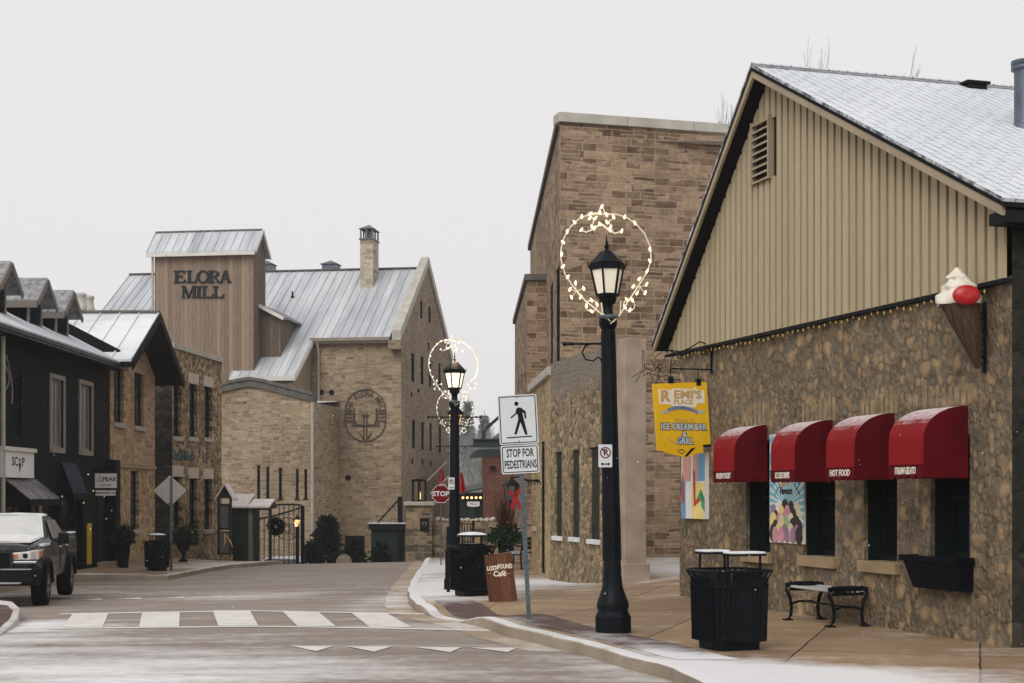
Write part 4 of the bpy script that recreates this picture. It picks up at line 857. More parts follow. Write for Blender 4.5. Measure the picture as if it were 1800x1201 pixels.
# roof: two slopes running back from the gable
rb = 15; th = .1
for nm, E, m in (('roof', R_, M['shingle']), ('roof_left', L_, M['shingle'])):
    d = (E - A_).normalized(); nrm = Vector((-d.y, d.x)) if d.x > 0 else Vector((d.y, -d.x)); ln = (E - A_).length + .06
    mb = MB(); mb.box(0, ln, 0, rb - VO, 0, .035); o = mb.build('roof_slope', m, shop)
    ang = math.atan2(d.y, d.x) if d.x > 0 else math.atan2(-d.y, -d.x)
    if d.x > 0: o.matrix_local = Matrix.Translation((A_.x, VO, A_.y)) @ Matrix.Rotation(-ang, 4, 'Y')
    else: o.matrix_local = Matrix.Translation((E.x + .0 * d.x, VO, E.y)) @ Matrix.Rotation(-ang, 4, 'Y')
    mb = MB(); e2 = A_ + d * ln
    mb.slab((A_.x, VO + .002, A_.y - .003), (e2.x, VO + .002, e2.y - .003), (e2.x, rb, e2.y - .003), (A_.x, rb, A_.y - .003), (0, 0, -.045)).build('roof_deck', M['charcoal'], shop)
    mb = MB(); f = Vector((A_.x, A_.y - .05)); g = Vector((e2.x, e2.y - .05)) - d * .04
    mb.prism([(f.x, f.y), (g.x, g.y), (g.x, g.y - (.10 if d.x > 0 else .10)), (f.x, f.y - (.10 if d.x > 0 else .10) / max(.3, abs(d.x)) * .8)], VO + .012, VO + .05).build('rake_board', M['fascia'], shop)
    mb = MB(); mb.slab((f.x, VO + .052, f.y - .05), (g.x, VO + .052, g.y - .05), (g.x, -.112, g.y - .05), (f.x, -.112, f.y - .05), (0, 0, -.03)).build('soffit', M['charcoal'] if d.x < 0 else M['fascia'], shop)
mb = MB(); k = 0
while k < rb: mb.prism([(A_.x - .16, A_.y - .12), (A_.x, A_.y + .045), (A_.x + .17, A_.y - .03), (A_.x + .17, A_.y - .06), (A_.x, A_.y + .01), (A_.x - .16, A_.y - .16)], VO + k, VO + k + .27 + .01 * (int(k * 10) % 3)); k += .3
mb.build('ridge_caps', M['dark_shingle'], shop)
mb = MB(); e2 = R_; mb.box(RW + .04, e2.x + .03, VO + .06, rb, e2.y - .22, e2.y - .1).build('eave_board', M['black_wood'], shop)
# flue and roof vent stand on the right slope
dR = (R_ - A_).normalized(); nR = (-dR.y, 0, dR.x)
q = RF.hitp(1801, 228, (A_.x, 0, A_.y), nR); top = RF.hit(1801, 108, q.y)[1]
mb = MB(); mb.lathe([(.17, -.2), (.17, .02), (.135, .06), (.128, .1), (.128, top - q.z - .12)], 16, q); mb.lathe([(.128, top - q.z - .12), (.165, top - q.z - .11), (.165, top - q.z - .07), (.12, top - q.z - .06), (.165, top - q.z - .05), (.165, top - q.z)], 16, q)
mb.build('flue', M['flue'], shop)
q = RF.hitp(1708, 157, (A_.x, 0, A_.y), nR); mb = MB(); mb.box(q.x - .15, q.x + .14, q.y - .14, q.y + .16, q.z - .12, q.z + .045).box(q.x - .18, q.x + .17, q.y - .18, q.y + .2, q.z + .045, q.z + .085).build('roof_vent', M['black_metal'], shop, .01)

# tall squared-stone hall behind
HF = Frame(85 / 2700 * 38, 38, 5.37 - 1.196, 39.2 - 38); ZH = 1.7 + 655 / 2700 * 38
hall = thing('stone_hall', 'tall squared limestone hall with flat stone coping rising behind the shop gable', 'building', HF.o, HF.rz)
mb = MB(); mb.quad((0, 0, -1), (9, 0, -1), (9, 0, ZH), (0, 0, ZH)); mb.build('side_wall', M['tall_stone'], hall)
HA = Frame(.686, 57.9, HF.o.x - .686, 38 - 57.9); HL = math.hypot(HF.o.x - .686, 19.9); mrel = rel(HA, HF)
def dist_u(fr, px): return fr.hit(px, 870)[0]
hw = [(dist_u(HA, 967.5), dist_u(HA, 972), 4.2, 7.5), (dist_u(HA, 977.5), dist_u(HA, 984), 4.2, 7.5)]
mb = wall(MB(), 0, HL, -1, ZH, hw, 0, .25); mb.quad((0, 9, -1), (0, 0, -1), (0, 0, ZH), (0, 9, ZH)); put(mb.build('street_wall', M['tall_stone'], hall), mrel)
for o in hw: put(window(hall, o, M['win_dark'], M['glass_matte'], 0, .02, .08, 0, 2), mrel)
mb = MB()
for k in range(6): mb.box(-.06 + k * 1.8, 1.73 + k * 1.8, -.09, .4, ZH + .001, ZH + .24)
mb.build('coping', M['coping'], hall, .012)
mb = MB(); mb.box(-.1, HL - .45, -.09, .4, ZH + .001, ZH + .2); put(mb.build('street_coping', M['coping_dark'], hall), mrel)
mb = MB(); mb.quad((.1, .3, ZH - .3), (HL - .6, .3, ZH - .3), (HL - .6, 8, ZH - .3), (.1, 8, ZH - .3)); put(mb.build('roof', M['snow'], hall), mrel)

# lower annex beyond it
AF = Frame(.105, 56.5, .45 - .105, 45 - 56.5); AL = math.hypot(.345, 11.5); ZA = 1.7 + 377 / 2700 * 45
annex = thing('stone_annex', 'lower squared stone annex with capped parapet projecting towards the street past the tall hall', 'building', AF.o, AF.rz)
aw = [(AL - 8.6, AL - 6.8, 3.0, 5.6), (AL - 5.6, AL - 3.8, 3.0, 5.6), (AL - 2.6, AL - 1., 3.0, 5.4)]
mb = wall(MB(), 0, AL, -1, ZA, aw, 0, .22); mb.quad((AL, 0, -1), (AL, 1.4, -1), (AL, 1.4, ZA), (AL, 0, ZA)); mb.build('wall', M['tall_stone'], annex)
for o in aw: window(annex, o, M['trim_brown'], M['glass'], 0, .03, .1, 1, 1, M['sill'])
mb = MB(); mb.box(-.05, AL + .08, -.08, 1.3, ZA + .001, ZA + .18).build('coping', M['coping_dark'], annex)

# old stone screen wall with smooth end pier, then the buff stone cafe front
def plaster_top(name, z0, z1):
    m = M['old_stone'].copy(); m.name = name; t = m.node_tree; bs = t.nodes['Principled BSDF']; src = bs.inputs['Base Color'].links[0].from_socket
    h = NT.__new__(NT); h.m = m; h.t = t; h.b = bs
    v = h.coord(); sp = h.n('SeparateXYZ'); h.l(v, sp.inputs[0]); nz = h.noise(h.scale(h.wallvec(), (2, .8, 1)), 1.6, 4, .7).outputs['Fac']
    k = h.ramp(h.math('ADD', sp.outputs[2], h.math('MULTIPLY', h.math('SUBTRACT', nz, .5), 1.9)), [(z0 / 6, 0.), (z1 / 6, 1.)])
    k = h.ramp(h.math('DIVIDE', h.math('ADD', sp.outputs[2], h.math('MULTIPLY', h.math('SUBTRACT', nz, .5), 1.9)), 6), [(z0 / 6, 0.), (z1 / 6, 1.)])
    pl = h.mix(h.noise(v, 2.2, 4).outputs['Fac'], (.15, .125, .1), (.27, .235, .195))
    h.l(h.mix(k, src, pl), bs.inputs['Base Color']); return m
M['screen_stone'] = plaster_top('screen_wall_stone', 3.75, 4.0)
SF = Frame(.856, 34, 2.0 - .856, 29 - 34); SL = math.hypot(1.144, 5); ZS = 4.6
screen = thing('screen_wall', 'old rubble screen wall with three blind windows, grey plaster top and smooth concrete end pier', 'wall', SF.o, SF.rz)
sw_ = [SF.rect(975.5, 795, 987.5, 943), SF.rect(1004.5, 791, 1018, 945), SF.rect(1037, 786, 1054, 949)]
mb = wall(MB(), 0, SL - .02, -.6, ZS, sw_, 0, .05); mb.quad((0, 0, ZS), (SL, 0, ZS), (SL, .4, ZS), (0, .4, ZS)); mb.quad((SL, .4, -.6), (0, .4, -.6), (0, .4, ZS), (SL, .4, ZS)); mb.build('wall', M['screen_stone'], screen)
for o in sw_:
    f = MB().quad((o[0], .045, o[2]), (o[1], .045, o[2]), (o[1], .045, o[3]), (o[0], .045, o[3])).build('blind_window', M['blind'], screen)
    MB().box(o[0] - .06, o[1] + .06, -.07, .04, o[2] - .09, o[2] + .004).build('sill', M['snow'], f, .01)
pw = .405
mb = MB(); mb.box(SL, SL + .04, -.02, pw, -.6, ZS + .03).box(SL - .03, SL + .42, .0, pw + .02, -.6, ZS + .02); mb.build('end_pier', M['concrete'], screen, .015)
MB().box(SL - .06, SL + .47, -.05, pw + .08, -.6, .42).build('pier_base', M['concrete'], screen, .02)
CF = Frame(.50, 39.5, .856 - .50, 34 - 39.5); CL = math.hypot(.356, 5.5); ZC = 4.34
cafe = thing('cafe_front', 'buff rubble cafe front with pale stepped coping and dark doorway beside the plastered screen wall', 'building', CF.o, CF.rz)
cd_ = [(dist_u(CF, 950.5), dist_u(CF, 957.5), -.15, 2.95), (dist_u(CF, 938.5), dist_u(CF, 942.5), .9, 2.6)]
mb = wall(MB(), 0, CL, -.8, ZC, cd_, 0, .2); mb.quad((0, .5, -.8), (0, 0, -.8), (0, 0, ZC), (0, .5, ZC)); mb.quad((CL, 0, -.8), (CL, .5, -.8), (CL, .5, ZC), (CL, 0, ZC)); mb.build('wall', M['cafe_stone'], cafe)
window(cafe, cd_[0], M['black_wood'], M['glass'], 0, .03, .12, 0, 1, name='door'); window(cafe, cd_[1], M['black_wood'], M['glass'], 0, .14, .08, 1, 1, M['sill'])
MB().box(-.04, CL + .02, -.09, .5, ZC + .001, ZC + .2).build('coping', M['coping'], cafe, .02)
# ---------------------------------------------------------------- fittings of the ice cream shop
def px_of(fr, u, v): p = fr.wp(u, v, 0); return CX + FPX * p.x / p.y
def solve_v(fr, u, px, a=-3., b=0.):      # how far out from the wall a point at u must be to fall on px
    for _ in range(50):
        m = (a + b) / 2
        if px_of(fr, u, m) < px: a = m
        else: b = m
    return (a + b) / 2
def awning(xl, xb, xw, yt, yb, words, label):
    ur = RF.hit(xw, 800)[0]; v = solve_v(RF, ur, xb); ul = RF.hit(xl, 800, v)[0]; zt = RF.hit(xw, yt)[1]; zb = RF.hit(xb, yb, v)[1]
    zb = min(zb, zt - .8); p = -v; t = thing('window_awning', label, 'awning', RF.wp(ul, 0, zb), RF.rz, 'red barrel awnings over the shop windows'); L = ur - ul; h = zt - zb; hv = .16
    n = 10; hc = hv + .42 * (h - hv); prof = [(-p * math.sin(math.pi / 2 * k / n), hc + (h - hc) * math.cos(math.pi / 2 * k / n) ** .9) for k in range(n)] + [(-p, hc)] + [(-p, hv)]
    mb = MB()
    for a, b in zip(prof, prof[1:]): mb.add([(0, *a), (L, *a), (L, *b), (0, *b)], [(0, 3, 2, 1)], True)
    o = mb.build('canopy', M['awning_top'], t)
    mb = MB()
    for x in (0, L): MB().add([(x, 0, .02)] + [(x, *q) for q in prof] + [(x, -p, .02)], [tuple(range(len(prof) + 2))]).build('end_panel', M['awning_red'], t)
    mb = MB(); ns = 5; pts = [(0, hv)]
    for k in range(ns):
        for j in range(5): pts.append((L * (k + j / 4) / ns, .045 - .04 * math.sin(math.pi * j / 4)))
    pts.append((L, hv)); mb.prism(pts[::-1], -p - .006, -p + .0); va = mb.build('valance', M['awning_red'], t)
    mb = MB(); mb.tube([(0, -p - .006, hv), (L, -p - .006, hv)], .008, 5).build('piping', M['awning_red'], t)
    text(va, words, .105, M['cream_text'], (L / 2, -p - .008, .098), sx=min(1.2, L / (.078 * len(words)) * .8), bold=.003, depth=.003, shear=.15)
awning(1254, 1291, 1349, 747, 837, 'FROZEN YOGURT', 'red barrel awning lettered for frozen yogurt, nearest the hanging yellow sign')
awning(1355, 1397, 1464, 738, 835, 'ICE COLD DRINKS', 'red barrel awning lettered for ice cold drinks, above the colourful flavour poster')
awning(1452, 1502, 1572, 726, 831, 'HOT FOOD', 'red barrel awning lettered HOT FOOD, above the third window from the left')
awning(1562, 1623, 1702, 713, 826, 'ITALIAN GELATO', 'red barrel awning lettered for gelato, above the window with the dark planter box')
# window box
a, b, c, d = RF.rect(1609, 980, 1707, 1036, -.05); t = thing('window_box', 'dark navy wooden window box hanging under the rightmost shop window', 'window box', RF.wp(a, 0, c), RF.rz); L = b - a; h = d - c
mb = MB(); mb.add([(.12, -.02, 0), (L - .02, -.02, 0), (L - .02, -.15, 0), (.12, -.15, 0), (0, -.02, h), (L, -.02, h), (L, -.23, h), (0, -.23, h)], [(0, 1, 2, 3), (7, 3, 2, 6), (6, 2, 1, 5), (4, 0, 3, 7), (5, 1, 0, 4)]); mb.build('box', M['navy_box'], t)
mb = MB(); mb.box(-.02, L + .02, -.255, -.22, h - .05, h + .015).box(-.02, .02, -.22, -.02, h - .05, h + .015).box(L - .02, L + .02, -.22, -.02, h - .05, h + .015).build('rim', M['navy_box'], t); MB().box(.02, L - .02, -.215, -.02, h - .09, h - .06).build('soil', M['charcoal'], t)
# hanging yellow sign on its scrolled bracket
ub = RF.hit(1252, 640)[0]; zarm = RF.hit(1252, 650)[1]; ztop = RF.hit(1252, 606)[1]
v0 = solve_v(RF, ub, 1246.5); v1 = solve_v(RF, ub, 1147.5); zt = RF.hit(1246, 674, v0)[1]; zb_ = RF.hit(1200, 803, (v0 + v1) / 2)[1]
t = thing('sign_bracket', 'black scrolled iron bracket on the shop wall holding the yellow sign', 'bracket', RF.wp(ub, 0, zarm), RF.rz + math.pi / 2)
# local x now runs from the street towards the wall
mb = MB(); mb.box(-.03, .0, -.02, .02, -.05, ztop - zarm + .05); mb.tube([(0, 0, 0), (v1 + .3, 0, 0)], .012, 6); hh = ztop - zarm
mb.tube([(-.02, 0, hh - .02), (-.2, 0, hh + .04), (-.36, 0, hh - .06), (-.5, 0, hh - .12), (-.7, 0, hh - .1), (v1 + .35, 0, hh * .62), (v1 + .3, 0, hh * .5)], .011, 6)
for cx_, cz_, r in ((-.13, hh - .1, .085), (v1 + .42, hh * .5, .05)): mb.tube([(cx_ + r * (1 - k / 22) * math.cos(k * .6), 0, cz_ + r * (1 - k / 22) * math.sin(k * .6)) for k in range(18)], .008, 5)
mb.build('iron_arm', M['black_metal'], t)
mid = (v0 + v1) / 2; ws = v0 - v1; hs2 = zt - zb_
t = thing('hanging_sign', 'yellow shaped ice cream bar and grill sign hanging out from the shop wall', 'sign', RF.wp(ub, mid, zb_), RF.rz + math.pi / 2)
fx = lambda x: (x - 481) / 830 * ws; fz = lambda z: (1150 - z) / 1010 * hs2       # crop of the sign, levelled
SH = [(60, 185), (850, 100), (912, 955), (800, 985), (805, 1075), (690, 1095), (545, 1155), (400, 1130), (240, 1110), (225, 1085), (130, 1085)]
lev = lambda q: (fx(q[0]), fz(q[1] + (q[0] - 60) * .055 - 20))
bd = MB().prism([lev(q) for q in SH], -.02, .02).build('board', M['yellow'], t)
mb = MB(); mb.prism([lev(q) for q in ((795, 965), (912, 945), (912, 985), (800, 998))], -.024, .024).build('corner_plate', M['black_metal'], t)
mb = MB()
for x in (325, 730):
    q = lev((x, 130)); mb.box(q[0] - .035, q[0] + .035, -.03, .03, q[1] - .03, q[1] + .07); mb.tube([(q[0], 0, q[1] + .05), (q[0], 0, zarm - zb_)], .008, 5)
mb.build('hanger', M['black_metal'], t)
K = lambda x, y: (lambda q: (q[0], -.022, q[1]))(lev((x, y)))
mb = MB(); mb.prism([lev(q) for q in ((140, 250), (325, 250), (345, 225), (640, 215), (660, 185), (690, 188), (700, 215), (815, 222), (820, 392), (705, 405), (690, 462), (335, 462), (325, 445), (150, 450))], -.0225, -.0205).build('cream_patch', M['cream_text'], bd)
text(bd, 'R', .225, M['gold_text'], K(235, 345), bold=.009, depth=.004, sx=1.15); text(bd, "EMI'S", .165, M['gold_text'], K(568, 300), bold=.007, depth=.004, sx=1.25); text(bd, 'PLACE', .095, M['gold_text'], K(505, 402), bold=.003, depth=.004, sx=1.1)
mb = MB()
for k in range(10):
    xa, xb = 275 + 44 * k, 275 + 44 * (k + 1); ya, yb = (500 - 45 * math.sin(math.pi * k / 10), 500 - 45 * math.sin(math.pi * (k + 1) / 10)); mb.prism([lev((xa, ya)), lev((xb, yb)), lev((xb, yb + 48)), lev((xa, ya + 48))], -.024, -.0205)
mb.build('ribbon', M['ribbon_blue'], bd); mb = MB(); mb.prism([lev(q) for q in ((170, 555), (275, 525), (300, 570), (190, 580))], -.023, -.0205).prism([lev(q) for q in ((705, 515), (825, 480), (800, 540), (700, 550))], -.023, -.0205).build('ribbon_end', M['ribbon_pale'], bd)
text(bd, 'Home of', .085, M['gold_text'], K(505, 645), depth=.003, shear=.3)
for off, m, bo in ((0, 'sign_black', .014), (.003, 'blue_text', .004)):
    for tx, x, y, sz in (('ICE CREAM BAR', 508, 740, .128), ('&', 518, 840, .12), ('GRILL', 530, 930, .128)): q = K(x, y); text(bd, tx, sz, M[m], (q[0], q[1] - off, q[2]), bold=bo, depth=.003, sx=.8)
mb = MB(); mb.prism([lev(q) for q in ((250, 900), (270, 895), (430, 990), (420, 1005))], -.0225, -.0205); mb.build('spoon', M['gold_text'], bd)
mb = MB(); mb.prism([lev(q) for q in ((520, 1140), (620, 1025), (690, 1005), (560, 1140))], -.0225, -.0205); mb.tube([(lev((475 + 55 * math.cos(a), 1060 + 40 * math.sin(a)))[0], -.022, lev((475 + 55 * math.cos(a), 1060 + 40 * math.sin(a)))[1]) for a in [k * math.pi / 8 for k in range(9)]], .005, 4); mb.prism([lev(q) for q in ((430, 1050), (520, 1045), (500, 1060), (450, 1062))], -.0225, -.0205).build('doodle', M['sign_black'], bd)
# posters on the wall
def poster(x0, y0, x1, y1, v, label):
    a, b, c, d = RF.rect(x0, y0, x1, y1, v); t = thing('poster', label, 'poster', RF.wp(a, v, c), RF.rz); L, h = b - a, d - c
    MB().box(0, L, 0, -v - .002, 0, h).build('panel', M['white_sign'], t); return t, L, h
def flat(t, L, h, polys, m, name, y=-.003): mb = MB(); [mb.prism([(x * L, z * h) for x, z in p], y, y + .002) for p in polys]; return mb.build(name, m, t)
M['p_blue'] = paint('poster_blue', (.13, .3, .5), .5, .1); M['p_cyan'] = paint('poster_cyan', (.16, .47, .6), .5, .1); M['p_yel'] = paint('poster_yellow', (.75, .6, .22), .5, .1); M['p_skin'] = paint('poster_pink', (.6, .32, .24), .5, .2, 5)
M['p_red'] = paint('poster_red', (.45, .04, .04), .5, .1); M['p_green'] = paint('poster_green', (.03, .3, .12), .5, .1); M['p_brown'] = paint('scoop_chocolate', (.03, .015, .012), .6, .3, 5); M['p_rose'] = paint('scoop_strawberry', (.55, .25, .32), .6, .25, 5); M['p_cream'] = paint('scoop_vanilla', (.7, .6, .42), .6, .2, 5); M['p_mint'] = paint('scoop_mint', (.35, .5, .25), .6, .2, 5); M['p_mauve'] = paint('scoop_mauve', (.3, .17, .25), .6, .25, 5)
t, L, h = poster(1198, 796, 1239, 912, -.07, 'tall bright abstract colour block poster on the shop wall below the yellow sign')
flat(t, L, h, [((0, 0), (.18, 0), (.18, .62), (.0, .62)), ((.72, .57), (1, .57), (1, 1), (.72, 1))], M['p_blue'], 'blue_block', -.003); flat(t, L, h, [((.45, 0), (1, 0), (1, .55), (.45, .55))], M['p_yel'], 'yellow_block', -.003)
flat(t, L, h, [((.05, .57), (.4, .57), (.42, 1), (.05, 1)), ((.5, .62), (.7, .55), (.7, 1), (.5, 1))], M['p_skin'], 'pink_block', -.0035); flat(t, L, h, [((.02, .3), (.14, .2), (.1, .6), (.04, .7)), ((.55, .18), (.85, .28), (.8, .33), (.62, .26), (.6, .7), (.5, .75))], M['p_red'], 'red_stroke', -.005); flat(t, L, h, [((.55, .22), (.85, .45), (.85, .2), (1, .1), (1, .3)), ((.52, .45), (.6, .5), (.56, .62))], M['p_green'], 'green_stroke', -.0045)
t, L, h = poster(1353, 762, 1413, 955, -.03, 'poster with blue rays over a heap of ice cream scoops on the shop wall')
rays = []
for k in range(22):
    a0 = -.55 + (math.pi + 1.1) * k / 22; a1 = a0 + (math.pi + 1.1) / 44 * 1.15; R_ = 1.6
    def edge(a):
        x, z = math.cos(a), math.sin(a) * 1.0; s_ = min([((1 if x > 0 else 0) - .5) / x if abs(x) > 1e-6 else 99, ((1 if z > 0 else .02) - .34) / z * (h / L) if abs(z) > 1e-6 else 99]); return (.5 + x * s_, .34 + z * s_ * L / h)
    rays.append(((.5, .34), edge(a0), edge(a1)))
flat(t, L, h, rays, M['p_cyan'], 'rays', -.003)
for x, z, a in ((.17, .56, .5), (.24, .49, .75), (.8, .57, -.45), (.82, .49, -.7)): q = (x * L, -.005, z * h); text(t, 'Flavours of cream' if z > .6 else 'Ice cold cones', .05, M['sign_black'], q, tilt=a, depth=.002, name='small_text', sx=.8)
text(t, '39', .24, M['orange'], (.48 * L, -.006, .575 * h), bold=.008, depth=.003); text(t, 'Flavours', .13, M['p_brown'], (.5 * L, -.006, .475 * h), bold=.004, depth=.003, sx=.8)
rs = random.Random(5); sc = ['p_brown', 'p_rose', 'p_cream', 'p_brown', 'p_mint', 'p_mauve', 'p_yel', 'p_brown', 'white_sign', 'p_rose']
by = {}
for r_ in range(6):
    for k in range(5):
        x = .12 + .76 * (k + (r_ % 2) * .4) / 4.4; z = .33 - r_ * .054 - abs(x - .5) * (.16 - r_ * .03) + rs.uniform(-.012, .012); by.setdefault(rs.choice(sc), []).append((x, max(.075, z), r_))
for i, (m, l) in enumerate(by.items()):
    for x, z, r_ in l: w_ = rs.uniform(.085, .12); y = -.004 - r_ * .0015 - i * .0001; MB().prism([(x * L + w_ * L * math.cos(a) * (1 if math.sin(a) < 0 else .9), z * h + w_ * L * 1.15 * math.sin(a)) for a in (2 * math.pi * q / 14 for q in range(14))], y, y + .001).build('scoop', M[m], t)
# giant cone sign
uc = RF.hit(1733, 600)[0]; zc0 = RF.hit(1733, 648, -.1)[1]
vq = solve_v(RF, uc, 1689, -2, 0); dpt = RF.wp(uc, vq, 0).y; kk = dpt / FPX
pc = W(1688, 560, dpt); t = thing('cone_sign', 'giant model soft ice cream cone with red badge at the right end of the shop', 'sign', (pc.x, pc.y, 1.7 + (870 - 648) * kk), RF.rz * 0)
tipx = (1719 - 1688) * kk; H_ = lambda y: (648 - y) * kk
mb = MB(); n = 20; rings = [(.012, H_(648), tipx), (.20, H_(537), .004), (.205, H_(522), 0)]
for r, z, x in rings: mb.v += [(x + r * math.cos(2 * math.pi * k / n), r * math.sin(2 * math.pi * k / n), z) for k in range(n)]
mb.f = [(i * n + k, i * n + (k + 1) % n, (i + 1) * n + (k + 1) % n, (i + 1) * n + k) for i in range(2) for k in range(n)]; mb.sm = [True] * len(mb.f)
for k in range(10):                 # waffle ribs wound both ways
    for s_ in (1, -1):
        pts = []
        for j in range(8): f_ = j / 7 * .96; r = .02 + (.20 - .015) * f_ + .002; a = 2 * math.pi * k / 10 + s_ * f_ * 1.4; pts.append((tipx * (1 - f_) + r * math.cos(a), r * math.sin(a), H_(648) + (H_(535) - H_(648)) * f_))
        mb.tube(pts, .005, 4)
mb.build('cone', M['cone'], t)
mb = MB(); prof = []; m_ = 34; turns = 3.2; vs = []
for i in range(m_):
    f_ = i / (m_ - 1); r = .215 * (1 - f_) ** .75 * (1 + .10 * math.sin(f_ * turns * 2 * math.pi)) + .004; vs.append((r, H_(528) + (H_(470) - H_(528)) * (f_ ** .9)))
for i, (r, z) in enumerate(vs): mb.v += [(-.015 + (-.02 if i > 20 else 0) + r * (1 + .13 * math.sin(6 * (2 * math.pi * k / 24) + i * .35)) * math.cos(2 * math.pi * k / 24), r * (1 + .13 * math.sin(6 * (2 * math.pi * k / 24) + i * .35)) * math.sin(2 * math.pi * k / 24), z - (.05 if i < 3 else 0)) for k in range(24)]
mb.f = [(i * 24 + k, i * 24 + (k + 1) % 24, (i + 1) * 24 + (k + 1) % 24, (i + 1) * 24 + k) for i in range(m_ - 1) for k in range(24)]; mb.sm = [True] * len(mb.f); mb.build('ice_cream', M['cream'], t)
mb = MB(); q = ((1687 - 1688) * kk, H_(524)); mb.lathe([(.142, -.03), (.142, .0), (.13, .02), (.05, .03)], 22, sy=.72); mb.v = [(q[0] + x, -.25 - z, q[1] + y) for x, y, z in mb.v]; mb.build('red_badge', M['cone_red'], t)
t2 = thing('cone_bracket', 'black iron wall bracket holding the giant ice cream cone', 'bracket', RF.wp(uc, 0, zc0), RF.rz); Hb = RF.hit(1736, 532)[1] - zc0
mb = MB(); mb.box(-.02, .02, -.04, -.002, -.03, Hb); mb.tube([(0, -.02, Hb - .1), (0, vq + .2, Hb - .12)], .012, 6); mb.tube([(0, -.02, .1), (0, -.2, .3), (0, -.16, .5), (0, -.3, Hb - .14)], .01, 5)
for k in range(6): mb.tube([(0, -.03 - .05 * (math.sin(a)), .1 + k * .13 + .05 * math.cos(a)) for a in [j * .7 for j in range(8)]], .007, 4)
mb.build('iron_arm', M['black_metal'], t2)
# string of small bulbs under the gable boards
t = thing('string_lights', 'string of tiny yellow bulbs looped along the foot of the cream gable boards', 'string lights', RF.wp(0, 0, ZG - .06), RF.rz)
mb = MB(); pts = [(RW * k / 60 + .05, -.055, .0 + .014 * math.sin(k * 1.7)) for k in range(60)]; mb.tube(pts, .006, 4).build('wire', M['black_metal'], t); f = None
for k in range(58):
    x, y, z = pts[k]; dz = -.035 - .03 * random.random()
    if f is None: f = MB().lathe([(.004, .022), (.010, .015), (.0135, 0), (.008, -.018), (.002, -.024)], 7).build('bulb', M['bulb_dim'], t)
    else: g_ = f.copy(); COL.objects.link(g_); g_.parent = t; f = g_
    f.location = (x, y - .012, z + dz)
# bench by the wall
def toRF(p): q = Vector((p.x, p.y, 0)) - Vector((RF.o.x, RF.o.y, 0)); return q.dot(RF.X), q.dot(RF.Y)
f1, f2, f3, f4 = [toRF(gpp(*q)) for q in ((1389, 1091), (1471, 1104), (1516, 1101), (1433, 1089))]
ua_, ub_ = (f1[0] + f4[0]) / 2, (f2[0] + f3[0]) / 2; va_, vb_ = (f1[1] + f2[1]) / 2, (f3[1] + f4[1]) / 2
vb_ = min(vb_, -.12); L = ub_ - ua_; D = vb_ - va_
bp = RF.wp(ua_, va_, 0); t = thing('street_bench', 'backless bench with frosted grey slats and black iron legs against the shop wall', 'bench', (bp.x, bp.y, P(bp.x, bp.y)), RF.rz)
hb = .43
for k in range(7): y = .02 + (D - .04) * k / 6; MB().box(-.08, L + .02, y - .028, y + .028, hb - .03 + (.01 if k in (0, 6) else 0), hb + (.01 if k in (0, 6) else 0)).build('slat', M['bench_slat'], t, .006)
for x in (0, L):
    mb = MB()
    for y0, sg in ((0, -1), (D, 1)):
        mb.tube([(x, y0 + sg * .03, .0), (x, y0 - sg * .01, .06), (x, y0 - sg * .02, .16), (x, y0 + sg * .0, .28), (x, y0 + sg * .05, .38), (x, y0 + sg * .05, .45), (x, y0 - sg * .03, .475)], [.032, .022, .022, .024, .026, .022, .016], 7); mb.box(x - .05, x + .05, y0 + sg * .03 - .05, y0 + sg * .03 + .05, 0, .02)
    mb.tube([(x, 0, .2), (x, D * .3, .235), (x, D * .7, .235), (x, D, .2)], .016, 6); mb.tube([(x, -.04, hb + .01), (x, D * .25, hb + .028), (x, D * .75, hb + .028), (x, D + .04, hb + .01)], .03, 7); mb.box(x - .015, x + .02, -.0, D, hb - .06, hb + .012).build('iron_end', M['black_metal'], t)
MB().tube([(0, D / 2, .235), (L, D / 2, .235)], .014, 6).build('tie_rod', M['black_metal'], t)
